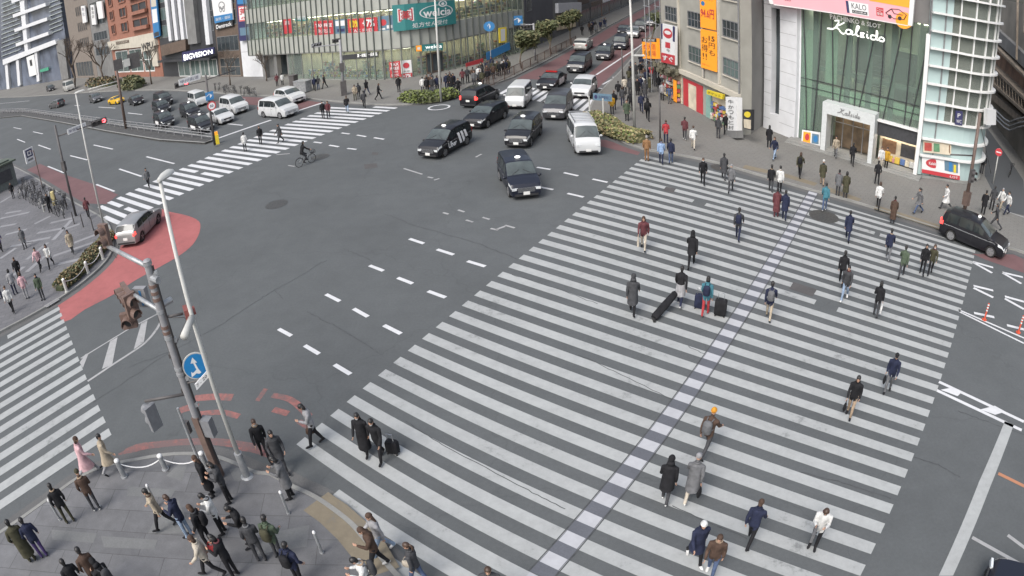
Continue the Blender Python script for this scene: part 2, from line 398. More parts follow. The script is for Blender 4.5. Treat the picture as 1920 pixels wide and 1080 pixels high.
# main crosswalk: two edges, parallel bars
L0, L31 = at(1198, 302), at(619, 780); eL = (L31-L0)/31
R8, R28 = at(1804, 571), at(1612.5, 1080); eR = (R28-R8)/20
L = lambda i: L0+eL*i
R = lambda i: R8+eR*(i-8)
ka, kb = at(1220, 284), at(1772, 437); kd = (kb-ka).normalized(); kn = Vector((-kd.y, kd.x, 0))
if kn.dot(-ka) < 0: kn = -kn
ka = ka+kn*.75
def bar_edge(i):
    a, c = L(i), R(i)
    da, dc = (a-ka).dot(kn), (c-ka).dot(kn)
    if da < 0 and dc < 0: return None
    if da < 0: a = a+(c-a)*(da/(da-dc))
    elif dc < 0: c = a+(c-a)*(da/(da-dc))
    return a, c
b = MB(); GAPS = {3: (.22, .255), 10: (.0, .0), 14: (.607, .66)}
def bar(mb, i, t0, t1):
    e0, e1 = bar_edge(i-.5), bar_edge(i)
    if not e0 or not e1: return
    n = 6
    for k in range(n):
        u, v = t0+(t1-t0)*k/n, t0+(t1-t0)*(k+1)/n
        q = [e1[0].lerp(e1[1], u), e1[0].lerp(e1[1], v), e0[0].lerp(e0[1], v), e0[0].lerp(e0[1], u)]
        mb.quad(*[V(p.x, p.y, .008) for p in q])
for i in range(-16, 42):
    if i == 34: s = .16
    elif i > 34: s = min(.8, .16+.09*(i-34))
    else: s = 0
    g = {5: (.235, .27), 13: (.665, .72), 2: (.72, .735)}.get(i)
    if g: bar(b, i, s, g[0]); bar(b, i, g[1], 1)
    else: bar(b, i, s, 1)
struct(b.build('crosswalk', M_white))
# tactile guide strip across it
ta, tb = at(1527, 357), at(1013, 1080); td = (tb-ta).normalized(); tn = Vector((-td.y, td.x, 0))
b = MB(); strip(b, [ta, tb], .62, .011, layered('guide_strip', [(.095, .1, .115), (1, .1), (20, .1)], .8, .1)); strip(b, [ta+tn*.34, tb+tn*.34], .035, .0115, M_seam); strip(b, [ta-tn*.34, tb-tn*.34], .035, .0115, M_seam)
struct(b.build('tactile_guide_strip'))
b = MB()
for i in range(-14, 42):
    e0, e1 = L(i-.5), L(i); d0 = (R(i)-L(i)).normalized()
    c = []
    for e in (e0, e1):   # crossing of bar edge with strip axis
        den = d0.x*td.y-d0.y*td.x; t = ((ta.x-e.x)*td.y-(ta.y-e.y)*td.x)/den; c.append(e+d0*t)
    if (c[0]-ta).dot(td) < 0 or (c[1]-tb).dot(td) > 1.5: continue
    h = d0*(.29/abs(d0.dot(tn)))
    b.quad(*[V(p.x, p.y, .014) for p in (c[1]-h, c[1]+h, c[0]+h, c[0]-h)])
struct(b.build('tactile_blocks', M_tac))

# upper left crosswalk
b = MB(); r0, r1 = at(240, 412), at(739, 204); e = (r1-r0)/29
la, lb = at(190, 386), at(612, 204); ld = lb-la
d0 = (at(217, 369)-at(291, 394)).normalized()
for i in range(-1, 30):
    q = []
    for k in (i, i+.5):
        p = r0+e*k; den = d0.x*ld.y-d0.y*ld.x; t = ((la.x-p.x)*ld.y-(la.y-p.y)*ld.x)/den
        if i >= 29: t *= .35
        if i == -1: t *= .5
        q.append((p, p+d0*t))
    if i in (1, 9):
        for u, v in ((0, .44), (.58, 1)): b.quad(*[V(p.x, p.y, .008) for p in (q[0][0].lerp(q[0][1], u), q[0][0].lerp(q[0][1], v), q[1][0].lerp(q[1][1], v), q[1][0].lerp(q[1][1], u))])
    else: b.quad(*[V(p.x, p.y, .008) for p in (q[0][0], q[0][1], q[1][1], q[1][0])])
struct(b.build('avenue_crosswalk', M_white2))
# left crosswalk beside the near pavement
b = MB(); r0, r1 = at(111, 575), at(204, 803); n = 14; e = (r1-r0)/n; d0 = (at(0, 957)-at(200, 823)).normalized(); d1 = (at(37, 618)-at(111, 577)).normalized()
for i in range(0, n+1):
    t = i/n; dd = (d1*(1-t)+d0*t).normalized()
    ln = (.3 if i == -1 else 3.6 if i == 0 else 4.6 if i == 1 else 26)
    p0, p1 = r0+e*i, r0+e*(i+.52)
    q = [p0, p0+dd*ln, p1+dd*ln, p1]
    b.quad(*[V(p.x, p.y, .008) for p in q])
struct(b.build('left_crosswalk', M_white))
# crosswalk over the far street
b = MB(); a0, a1 = at(938, 176), at(1118, 214); sd = (at(1085, 82)-at(960, 147)).normalized()
for i in range(15):
    p = a0.lerp(a1, i/14); w_ = (a1-a0).normalized()*.24
    q = [p-w_, p+w_, p+w_+sd*4.2, p-w_+sd*4.2]; b.quad(*[V(k.x, k.y, .009) for k in q])
struct(b.build('far_crosswalk', M_white2))
# dashes and lines
b = MB()
for a, c in [((522, 617), (546, 630)), ((571, 648), (598, 664)), ((627, 684), (657, 702)), ((611, 552), (637, 565)), ((663, 579), (690, 594)), ((720, 610), (752, 626)), ((693, 498), (719, 508)), ((746, 521), (774, 532)), ((803, 546), (836, 558)), ((768, 448), (795, 457)), ((820, 468), (851, 478)), ((877, 490), (910, 500)),
             ((1007, 314), (1032, 318)), ((1057, 324), (1084, 330)), ((1111, 336), (1139, 342)), ((1011, 351), (1037, 356)), ((1064, 363), (1094, 370)), ((640, 249), (655, 251)), ((669, 253), (686, 256)), ((701, 258), (720, 261)), ((617, 272), (635, 275)), ((651, 278), (668, 280)), ((588, 266), (603, 268)),
             ((176, 272), (212, 280)), ((132, 292), (164, 300)), ((224, 317), (266, 331)), ((275, 294), (327, 307)), ((181, 346), (215, 359)), ((90, 312), (120, 324)), ((72, 272), (95, 280)), ((25, 239), (40, 242)), ((62, 247), (80, 251)), ((32, 261), (47, 267)),
             ((185, 201), (217, 203)), ((240, 212), (267, 215)), ((425, 232), (455, 235)), ((0, 194), (55, 189)), ((140, 198), (150, 198))]:
    seg(b, a, c, .2)
for a, c, w_ in [((410, 259), (508, 225), .4), ((560, 207), (606, 192), .4), ((1118, 140), (1209, 80), .22), ((1122, 165), (1155, 168), .35), ((1130, 158), (1158, 143), .2), ((1760, 716), (1920, 791), .18), ((1756, 732), (1916, 807), .18), ((1797, 581), (1920, 634), .13), ((1797, 584), (1920, 644), .13)]: seg(b, a, c, w_)
flat(b, pts([(1160, 143), (1148, 144), (1154, 150)]), .0085)
for q in [[(1763, 731), (1784, 727), (1803, 735), (1795, 743)], [(1838, 768), (1865, 761), (1885, 772), (1866, 778)]]: flat(b, pts(q), .0085)
for P in [[(1824, 492), (1860, 512)], [(1824, 491), (1862, 502)], [(1880, 512), (1915, 532)], [(1880, 511), (1918, 520)], [(1825, 536), (1862, 545)], [(1825, 540), (1862, 558)], [(1884, 556), (1920, 566)], [(1884, 560), (1920, 580)], [(1826, 587), (1864, 595)], [(1888, 610), (1920, 618)]]: strip(b, pts(P), .22, .009)
struct(b.build('lane_markings', M_white2))
b = MB(); q1 = pts([(1884, 790), (1835, 905), (1760, 1080)]); q2 = pts([(1901, 797), (1856, 915), (1787, 1080)])
for i in range(2): b.quad(*[V(p.x, p.y, .008) for p in (q1[i], q1[i+1], q2[i+1], q2[i])])
struct(b.build('stop_line', M_white))
b = MB()
for a, c in [((831, 399), (841, 402)), ((859, 394), (871, 398)), ((874, 413), (887, 417)), ((905, 408), (918, 412)), ((920, 429), (934, 432)), ((930, 431), (947, 425)), ((947, 423), (965, 428)), ((757, 316), (792, 327)), ((814, 338), (824, 335)), ((802, 332), (812, 334)), ((892, 295), (903, 289)), ((518, 290), (543, 288)), ((540, 310), (552, 312)), ((1823, 1008), (1920, 1062)), ((1890, 1004), (1925, 1030))]: seg(b, a, c, .14)
isl = pts([(304, 587), (301, 605), (287, 627), (270, 645), (250, 659), (210, 685), (165, 715)]); strip(b, smooth_line(isl, 3), .15, .008); seg(b, (297, 588), (242, 617), .12); seg(b, (242, 617), (152, 672), .1)
for q in [[(265, 607), (277, 600), (270, 642), (251, 656)], [(207, 640), (221, 632), (211, 684), (192, 692)], [(160, 665), (167, 662), (156, 690), (150, 680)]]: flat(b, pts(q), .0085)
struct(b.build('faded_markings', M_white3))
b = MB(); seg(b, (1872, 888), (1925, 914), .16); struct(b.build('orange_line', M_orange))
# seams, covers
b = MB(); rs = random.Random(3)
for P in [[(645, 467), (672, 478), (700, 490)], [(720, 400), (770, 420), (905, 460), (970, 487)], [(612, 487), (570, 513), (515, 544), (490, 559), (410, 612), (312, 665), (175, 755)], [(575, 585), (630, 612), (720, 668)], [(1795, 770), (1850, 790), (1920, 815)], [(240, 690), (330, 655)], [(1690, 850), (1760, 872), (1800, 895)], [(515, 544), (530, 560)], [(1260, 950), (1400, 1010)], [(760, 790), (830, 835), (990, 920), (1060, 955)], [(1085, 665), (1150, 695), (1265, 752)], [(1500, 885), (1580, 905), (1670, 935)], [(960, 515), (1040, 540), (1120, 570)], [(1290, 650), (1330, 668)]]:
    Q = []
    for i in range(len(P)-1):
        for k in range(8): t = k/8; Q.append((P[i][0]*(1-t)+P[i+1][0]*t+rs.uniform(-1.2, 1.2), P[i][1]*(1-t)+P[i+1][1]*t+rs.uniform(-1.2, 1.2)))
    Q.append(P[-1])
    if P[0] in ((760, 790), (1260, 950), (1085, 665), (1500, 885), (960, 515), (1290, 650)): strip(b, pts(Q), .03, .0095)
    else: strip(b, pts(Q), .038, .0055)
struct(b.build('tar_seams', M_seam))
M_cov = mat('cast_iron_cover', (.07, .07, .068), .6, .4, noise=.3, scale=8)
M_patch = layered('asphalt_patch', [(.075, .072, .072), (2, .12), (30, .15)], .9, .3)
b = MB()
for px, py, r_ in [(1545, 406, .95), (1352, 314, .7), (518, 383, .75), (600, 294, .7)]:
    c = at(px, py); b.poly([V(c.x+r_*math.cos(k*PI/10), c.y+r_*math.sin(k*PI/10), .0125) for k in range(20)])
struct(b.build('manhole_covers', M_cov))
b = MB()
for q in [[(682, 308), (706, 306), (708, 314), (684, 317)], [(1488, 529), (1532, 543), (1524, 556), (1480, 542)], [(1249, 350), (1268, 354), (1262, 362), (1243, 357)], [(698, 285), (710, 286), (708, 291), (696, 290)]]: flat(b, pts(q), .0105)
struct(b.build('road_patches', M_patch))
c = at(823, 201); b = MB(); strip(b, [V(c.x+.9*math.cos(k*PI/10), c.y+.9*math.sin(k*PI/10)) for k in range(21)], .18, .006); struct(b.build('manhole_ring', M_white2))
# pavement details
b = MB()
for P in [[(592, 940), (625, 963), (662, 997), (690, 1030), (715, 1075)]]: strip(b, [at(x, y, .12) for x, y in P], 1.05, .125)
for P in [[(1466, 327), (1530, 346)], [(1545, 352), (1612, 376)], [(1640, 388), (1768, 428)], [(1395, 312), (1440, 322)]]: strip(b, [at(x, y, .12) for x, y in P], .75, .125)
struct(b.build('tactile_paving', M_yel))
b = MB(); rs = random.Random(5)
for a, c in [((65, 420), (95, 405)), ((95, 418), (140, 408)), ((100, 450), (135, 412)), ((48, 455), (95, 445)), ((50, 487), (90, 455)), ((20, 462), (60, 455)), ((0, 485), (30, 465)), ((100, 480), (175, 455)), ((50, 510), (85, 480)), ((110, 495), (155, 485)), ((0, 380), (30, 362)), ((10, 400), (40, 395)), ((0, 410), (55, 398)), ((70, 437), (120, 428)), ((10, 440), (50, 430)), ((0, 425), (30, 420)), ((85, 575), (110, 560)), ((140, 455), (180, 440)), ((0, 350), (20, 340)), ((120, 430), (150, 420)), ((20, 520), (45, 500))]:
    strip(b, [at(*a, .12), at(*c, .12)], .42, .125)
struct(b.build('pale_paving_bands', layered('pale_paving', [(.21, .21, .22), (.6, .15), (20, .1)], .85, .1)))
b = MB()
for q in [[(312, 892), (338, 868), (352, 868), (342, 902)], [(430, 880), (452, 876), (470, 900), (440, 903)], [(96, 993), (182, 1000), (175, 1018), (98, 1012)], [(190, 1005), (296, 1012), (290, 1030), (195, 1026)], [(240, 912), (330, 918), (322, 932), (238, 930)], [(300, 955), (335, 938), (362, 1000), (278, 1000)], [(500, 1000), (580, 985), (575, 1025), (480, 1040)]]: flat(b, [at(x, y, .12) for x, y in q], .125)
struct(b.build('pale_slabs', layered('pale_slab', [(.14, .143, .144), (.8, .12), (20, .1)], .85, .1)))
# ================================================================ buildings and signs
class CurveWall:
    "facade following a plan polyline; same interface as Wall"
    def __init__(w, P):
        w.Q = P; w.W = [Wall(P[i], P[i+1]) for i in range(len(P)-1)]; w.S = [0]
        h = 1 if w.W[0].d.cross(w.W[0].n).z > 0 else -1
        for k in w.W:
            if k.d.cross(k.n).z*h < 0: k.n = -k.n
        for k in w.W: w.S.append(w.S[-1]+k.L)
        w.L = w.S[-1]
    def seg(w, s):
        for i in range(len(w.W)):
            if s <= w.S[i+1] or i == len(w.W)-1: return i, s-w.S[i]
    def normal(w, s):
        i, r = w.seg(s); t = r/w.W[i].L; j = i+1 if t > .5 else i-1; j = max(0, min(len(w.W)-1, j)); k = abs(t-.5)
        return (w.W[i].n*(1-k)+w.W[j].n*k).normalized()
    def P(w, s, z, d=0.):
        i, r = w.seg(s); q = w.W[i].P(r, z, 0); return q+w.normal(s)*d
    @property
    def n(w): return w.normal(w.L/2)
    def uv(w, px, py):
        best = None
        for i, k in enumerate(w.W):
            s, z = k.uv(px, py)
            r = ray(px, py)
            if -.02 <= s <= k.L+.02:
                p = k.P(s, z); 
                if p.y > 0 and (best is None or p.length < best[0]): best = (p.length, w.S[i]+s, z)
        return best[1:] if best else (w.L, 5)
def bil(W, c):
    "bilinear map of four photo corners tl tr br bl on a facade; (u, v, d) -> world"
    q = [W.uv(*p) for p in c]
    def f(u, v, d=0.):
        s = (q[3][0]*(1-u)+q[2][0]*u)*(1-v)+(q[0][0]*(1-u)+q[1][0]*u)*v
        z = (q[3][1]*(1-u)+q[2][1]*u)*(1-v)+(q[0][1]*(1-u)+q[1][1]*u)*v
        return W.P(s, z, d)
    return f
def rectm(W, s0, s1, z0, z1):
    return lambda u, v, d=0.: W.P(s0+(s1-s0)*u, z0+(z1-z0)*v, d)
def slab(mb, f, u0, u1, v0, v1, d0, d1, m=None, n=1):
    for k in range(n):
        a, c = u0+(u1-u0)*k/n, u0+(u1-u0)*(k+1)/n
        mb.hexa([f(a, v0, d0), f(c, v0, d0), f(c, v0, d1), f(a, v0, d1), f(a, v1, d0), f(c, v1, d0), f(c, v1, d1), f(a, v1, d1)], m)
def write(mb, f, body, u0, u1, v0, v1, d, m, bold=.0, shear=0.):
    vs, fs, w_ = text_mesh(body, bold)
    mb.add([f(u0+(u1-u0)*(x+shear*y), v0+(v1-v0)*y, d) for x, y in vs], fs, m)
def ell(mb, f, uc, vc, ru, rv, d, m, ring=0., n=20):
    o = [f(uc+ru*math.cos(2*PI*k/n), vc+rv*math.sin(2*PI*k/n), d) for k in range(n)]
    if ring:
        i_ = [f(uc+ru*ring*math.cos(2*PI*k/n), vc+rv*ring*math.sin(2*PI*k/n), d) for k in range(n)]
        for k in range(n): mb.quad(o[k], o[(k+1) % n], i_[(k+1) % n], i_[k], m)
    else: mb.poly(o, m)
def sign(name, label, f, board, texts, cat='sign', th=.12, d=.1, shapes=None, frame=None, n=1, group=None):
    "board plus its lettering (child); texts: (words, u0, u1, v0, v1, material)"
    base = f(.5, 0, d)
    mb = MB(); slab(mb, f, 0, 1, 0, 1, d, d+th, board, n)
    if frame:
        for a in ((0, 1, -.02, 0), (0, 1, 1, 1.02), (-.03, 0, 0, 1), (1, 1.03, 0, 1)): slab(mb, f, *a, d, d+th+.03, frame, n if a[1]-a[0] == 1 else 1)
    o = tag(mb.build(name, board, loc=base), label, cat, group)
    if shapes:
        g = MB(); shapes(g, f, d+th+.006); g.build('emblem', board, o)
    if texts:
        for t in texts: g = MB(); write(g, f, t[0], *t[1:5], d+th+.036, t[5], *(t[6:] if len(t) > 6 else ())); g.build('lettering', board, o)
    return o
# colours
c_glass = mat('window_glass_dark', (.035, .043, .048), .12, noise=.5, scale=.35, spec=.7)
c_glassg = mat('window_glass_green', (.085, .115, .11), .1, noise=.35, scale=.3, spec=.7)
c_white = mat('white_panel', (.55, .56, .58), .5, noise=.06, scale=1.5)
c_wframe = mat('white_frame', (.6, .6, .59), .5, noise=.05)
c_dark = mat('dark_metal', (.035, .036, .04), .5, noise=.2)
c_grey = mat('grey_metal', (.2, .2, .205), .5, .3, noise=.12)
c_mull = mat('mullion_metal', (.15, .165, .155), .45, .3, noise=.1)
c_beige = mat('beige_render', (.28, .272, .24), .85, noise=.1, scale=.8)
c_beige2 = mat('beige_band', (.42, .39, .33), .8, noise=.08, scale=.8)
c_conc = mat('grey_concrete', (.15, .15, .148), .9, noise=.16, scale=.7)
c_stone = mat('taupe_tile', (.165, .14, .12), .8, noise=.1, scale=1.2)
c_brick = mat('terracotta_tile', (.235, .105, .072), .8, noise=.1, scale=1.)
c_brown = mat('brown_panel', (.1, .072, .055), .7, noise=.2, scale=2)
c_signw = mat('sign_white', (.62, .62, .62), .45, noise=.04)
c_ink = mat('sign_black', (.02, .02, .022), .5, noise=.1)
c_sred = mat('sign_red', (.42, .04, .05), .45, noise=.06)
c_steal = mat('sign_teal', (.03, .17, .17), .45, noise=.05)
c_sblue = mat('sign_blue', (.03, .16, .36), .45, noise=.05)
c_snavy = mat('sign_navy', (.03, .03, .09), .45, noise=.05)
c_syel = mat('sign_yellow', (.55, .43, .03), .45, emit=.08, noise=.05)
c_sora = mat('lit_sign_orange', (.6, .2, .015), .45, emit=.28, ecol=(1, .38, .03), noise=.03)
c_spink = mat('lit_screen_pink', (.5, .2, .22), .4, emit=.3, ecol=(1, .42, .46), noise=.04, scale=.5)
c_slit = mat('lit_sign_white', (.8, .8, .78), .4, emit=.8, noise=0)
c_sbl2 = mat('sign_skyblue', (.1, .17, .23), .45, noise=.05)
c_warm = mat('shop_light', (.9, .8, .6), .5, emit=8, ecol=(1, .88, .7), noise=0)
c_shopw = mat('shop_wall_warm', (.5, .44, .34), .8, noise=.25, scale=1)
PAL = [mat('goods_'+n, c, .6, noise=.2, scale=4) for n, c in [('red', (.35, .06, .05)), ('cream', (.5, .45, .35)), ('green', (.1, .22, .12)), ('blue', (.08, .14, .3)), ('brown', (.16, .09, .05)), ('white', (.55, .55, .53)), ('yellow', (.5, .36, .06)), ('dark', (.04, .04, .045)), ('pink', (.45, .2, .22))]]
def goods(mb, W, s0, s1, z0, z1, d, rng, step=.5, row=.42):
    "shelves of packets"
    z = z0
    while z < z1-.1:
        s = s0
        while s < s1-.05:
            w_ = rng.uniform(.15, step); h = rng.uniform(.5, .9)*row
            mb_s1 = min(s1, s+w_*.92)
            slab(mb, rectm(W, s, mb_s1, z, min(z1, z+h)), 0, 1, 0, 1, d-.3, d-rng.uniform(0, .12), rng.choice(PAL)); s += w_
        z += row
def facade(name, label, W, s0, s1, z1, depth, m, z0=0., group=None):
    t = thing(name, label, 'building', W.P((s0+s1)/2, 0, 0), group)
    mb = MB(); slab(mb, rectm(W, s0, s1, z0-.2, z1), 0, 1, 0, 1, -depth, 0, m); mb.build('wall', m, t)
    return t
def window(t, f, u0, u1, v0, v1, glass=None, fm=None, fw=.06, bars=(0, 0), d=.0, depth=.05):
    mb = MB(); slab(mb, f, u0, u1, v0, v1, d, d+.02, glass or c_glass); o = mb.build('window', glass or c_glass, t)
    if fm:
        g = MB(); a = (f(u1, v0)-f(u0, v0)).length; h = (f(u0, v1)-f(u0, v0)).length; du, dv = fw/a*(u1-u0), fw/h*(v1-v0)
        for q in ((u0, u1, v0-dv/2, v0+dv/2), (u0, u1, v1-dv/2, v1+dv/2), (u0-du/2, u0+du/2, v0+dv/2, v1-dv/2), (u1-du/2, u1+du/2, v0+dv/2, v1-dv/2)): slab(g, f, *q, d+.022, d+depth, fm)
        for k in range(bars[0]): x = u0+(u1-u0)*(k+1)/(bars[0]+1); slab(g, f, x-du/3, x+du/3, v0+dv/2, v1-dv/2, d+.022, d+depth*.8, fm)
        for k in range(bars[1]): x = v0+(v1-v0)*(k+1)/(bars[1]+1); slab(g, f, u0+du/2, u1-du/2, x-dv/3, x+dv/3, d+.022, d+depth*.6, fm)
        g.build('frame', fm, o)
    return o

# ---- drugstore with the curved curtain wall
wp = smooth_line([V(-36.5, 93.1), V(-26.8, 85.4), V(-18.3, 78.8), V(-14.2, 75.9), V(-11.6, 74.8), V(-9.3, 74.8), V(-5.6, 77), V(3.2, 87.6)], 5)
WC = CurveWall(wp)
c_span = mat('spandrel_panel', (.3, .31, .285), .45, noise=.1, scale=.5)
dr = thing('drugstore_building', 'drugstore block with curved glass curtain wall and white bands on the far corner', 'building', WC.P(WC.L/2, 0))
nn = 46; SS = [2.2+(WC.L-2.2)*k/nn for k in range(nn+1)]
def band(mb, z0, z1, d0, d1, m, a=0, c=nn, W=WC, S=SS):
    for k in range(a, c):
        p = [W.P(S[k], z0, d0), W.P(S[k+1], z0, d0), W.P(S[k+1], z0, d1), W.P(S[k], z0, d1)]
        mb.hexa(p+[v+V(0, 0, z1-z0) for v in p], m)
for z0, z1 in ((3.75, 5.95), (8.5, 10.6), (13.1, 15.2)):
    g = MB(); band(g, z0, z1, -.5, 0, c_span); g.build('spandrel', c_span, dr)
for z0, z1, d1, m in ((3.6, 3.75, .02, c_conc), (5.95, 6., -.5, c_shopw), (8.35, 8.5, -.5, c_white), (0., .14, .1, c_conc), (10.6, 10.7, -.5, c_shopw)): g = MB(); band(g, z0, z1, -2.6, d1, m); g.build('floor_slab', m, dr)
g = MB(); band(g, 0, 15.2, -2.9, -2.6, c_shopw); g.build('back_wall', c_shopw, dr)
gl = glass_mat('shop_glass', (.8, .88, .84), .75)
for z0, z1 in ((5.98, 8.48), (10.62, 13.1)): g = MB(); band(g, z0, z1, -.12, -.09, gl); g.build('window', gl, dr)
g = MB(); band(g, .14, 3.6, -.3, -.27, gl, 9, nn); g.build('shop_window', gl, dr)
for k, s in enumerate(SS):
    g = MB(); a = WC.normal(s); tt = Vector((-a.y, a.x, 0)); p = WC.P(s, 0)
    q = [p+tt*.045+a*.02, p-tt*.045+a*.02, p-tt*.045+a*.17, p+tt*.045+a*.17]
    g.hexa([v+V(0, 0, 3.7 if k < 24 else .14) for v in q]+[v+V(0, 0, 15.2) for v in q]); g.build('mullion', c_mull, dr)
g = MB(); rs = random.Random(11)
for k in range(3, nn-1):
    if rs.random() < .95: goods(g, WC, SS[k], SS[k+1], 6.05, 6.1+rs.choice((1.3, 1.7, 2.1)), -1.1, rs, .7, .4)
for k in range(12, nn-1):
    if k in (27, 28, 29): continue
    goods(g, WC, SS[k], SS[k+1], .2, rs.choice((1.1, 1.6, 2.2)), -1.1, rs, .4, .36)
g.build('shelf_display', PAL[0], dr)
for z in (3.5, 8.25):
    for k in range(4 if z > 5 else 8, nn, 2):
        g = MB(); slab(g, rectm(WC, SS[k]+.1, SS[k]+1.2, z-.03, z), 0, 1, 0, 1, -1.8, -.8, c_warm); g.build('ceiling_lamp', c_warm, dr)
g = MB(); slab(g, rectm(WC, 2.2, SS[9], .0, 3.6), 0, 1, 0, 1, -2.6, -2.5, c_glass, 4)
for k in (3, 6, 9): slab(g, rectm(WC, SS[k]-.35, SS[k]+.35, 0, 3.6), 0, 1, 0, 1, -1., -.3, c_conc)
g.build('recessed_entrance', c_conc, dr)
for k in range(10, nn, 1):
    if k % 2: continue
    g = MB(); slab(g, rectm(WC, SS[k]-.04, SS[k]+.04, .14, 3.6), 0, 1, 0, 1, -.27, -.2, c_grey); g.build('window_bar', c_grey, dr)
e0, e1 = WC.uv(800, 110)[0], WC.uv(832, 110)[0]
g = MB(); slab(g, rectm(WC, e0, e1, .14, 2.6), 0, 1, 0, 1, -.26, -.16, c_brown, 3)
for k in range(3): slab(g, rectm(WC, e0+(e1-e0)*(k+.12)/3, e0+(e1-e0)*(k+.88)/3, .4, 2.4), 0, 1, 0, 1, -.16, -.13, c_glass)
g.build('entrance_door', c_brown, dr)
# its signs
def welc(g, f, d):
    slab(g, f, .07, .29, .33, .85, d-.004, d, c_signw); slab(g, f, .085, .275, .365, .815, d, d+.004, c_sred); slab(g, f, .105, .255, .41, .77, d+.004, d+.008, c_signw)
    ell(g, f, .66, .6, .285, .27, d+.002, c_signw, .93, 28); ell(g, f, .76, .9, .075, .13, d+.002, c_signw, .75); ell(g, f, .76, .9, .028, .05, d+.002, c_signw)
sign('shop_sign', 'big teal drugstore sign with a red pharmacy square, over the corner shop window', bil(WC, [(737, 9), (847, 0), (850, 44), (740, 58)]), c_steal,
     [('薬', .11, .25, .425, .755, c_sred, .01), ('welcia', .43, .9, .42, .74, c_signw, .02), ('処方せん受付', .26, .82, .06, .25, c_signw)], shapes=welc, d=.35, n=6)
sign('shop_sign', 'small teal sign with an orange square above the drugstore door', bil(WC, [(776, 84), (826, 80), (826, 93), (777, 96)]), c_steal, [('welcia', .35, .95, .35, .9, c_slit), ('薬 8:00-23:00', .3, .9, .04, .26, c_signw)], d=.34, n=3,
     shapes=lambda g, f, d: (slab(g, f, .02, .22, .05, .95, d, d+.01, c_sora), slab(g, f, .07, .17, .3, .7, d+.01, d+.02, c_signw)))
sign('shop_banner', 'red banner reading TAX FREE in the upper shop window', bil(WC, [(588, 40), (625, 38), (626, 64), (590, 66)]), c_sred, [('TAX FREE', .08, .92, .55, .8, c_signw, .03), ('免税店', .15, .85, .12, .42, c_signw)], d=-.06, th=.03, n=3)
sign('shop_banner', 'red banner with big white discount numbers in the upper shop window', bil(WC, [(651, 36), (706, 32), (708, 60), (653, 63)]), c_sred, [('10%', .08, .42, .4, .9, c_syel, .03), ('+7%', .54, .93, .4, .9, c_signw, .03), ('TAX FREE', .1, .9, .08, .28, c_signw)], d=-.06, th=.03, n=4)
sign('shop_poster', 'pale blue poster with a red round mark beside the red discount banner', bil(WC, [(708, 31), (737, 28), (739, 58), (710, 61)]), c_sbl2, [], d=-.06, th=.03, n=2, shapes=lambda g, f, d: (ell(g, f, .35, .6, .2, .2, d, c_sred), slab(g, f, .55, .9, .2, .4, d, d+.01, c_signw), slab(g, f, .1, .45, .15, .25, d, d+.01, c_signw)))
sign('shop_poster', 'pale poster left of the red discount banner in the shop window', bil(WC, [(626, 37), (649, 35), (651, 63), (628, 64)]), c_sbl2, [], d=-.06, th=.03, n=2, shapes=lambda g, f, d: (slab(g, f, .1, .9, .55, .9, d, d+.01, c_signw), slab(g, f, .2, .8, .15, .35, d, d+.01, c_snavy)))
sign('shop_banner', 'narrow red window banner at the left end of the upper shop window', bil(WC, [(530, 34), (546, 33), (548, 62), (532, 64)]), c_sred, [('薬', .2, .8, .55, .8, c_signw)], d=-.06, th=.03)
sign('shop_sign', 'small teal window sign beside the narrow red banner', bil(WC, [(552, 29), (576, 27), (577, 39), (553, 40)]), c_steal, [('薬局', .15, .85, .2, .8, c_signw)], d=-.06, th=.03)
sign('shop_poster', 'tall red TAX FREE poster standing in the ground floor shop window', bil(WC, [(728, 117), (749, 114), (751, 144), (731, 146)]), c_sred, [('TAX', .1, .9, .72, .92, c_signw, .03), ('FREE', .1, .9, .48, .66, c_signw, .03), ('免税', .2, .8, .28, .42, c_signw), ('10%', .15, .85, .06, .22, c_signw)], d=-.18, th=.03)
sign('shop_poster', 'white poster with a red flower mark beside the tall TAX FREE poster', bil(WC, [(750, 114), (771, 112), (773, 136), (752, 138)]), c_signw, [('免税', .2, .8, .08, .22, c_ink)], d=-.18, th=.03, shapes=lambda g, f, d: ell(g, f, .5, .6, .3, .22, d, c_sred))
sign('shop_poster', 'small red +7% poster under the white flower poster', bil(WC, [(752, 139), (773, 136), (773, 146), (753, 148)]), c_sred, [('+7%', .1, .9, .15, .85, c_signw, .03)], d=-.18, th=.03)
sign('shop_sign', 'lit shop name lettering on a dark strip over the ground floor shop window', bil(WC, [(640, 104), (708, 97), (708, 107), (640, 113)]), c_dark, [('薬・化粧品・日用品', .45, .97, .3, .95, c_slit)], d=-.2, th=.03, n=4)
sign('shop_sign', 'bright yellow sign on the far street side of the drugstore', bil(WC, [(930, 52), (944, 50), (944, 78), (931, 80)]), c_syel, [], d=.35, th=.1, shapes=lambda g, f, d: slab(g, f, .2, .8, .1, .9, d, d+.01, c_signw))
sign('street_banner', 'maroon banner hung along the shop front by the crowd', bil(WC, [(868, 118), (900, 108), (901, 120), (869, 131)]), c_sred, [], d=.4, th=.05, n=2)
sign('street_banner', 'blue hoarding along the far street side of the drugstore', bil(WC, [(906, 98), (950, 78), (951, 92), (907, 113)]), c_sblue, [], d=.42, th=.05, n=2)
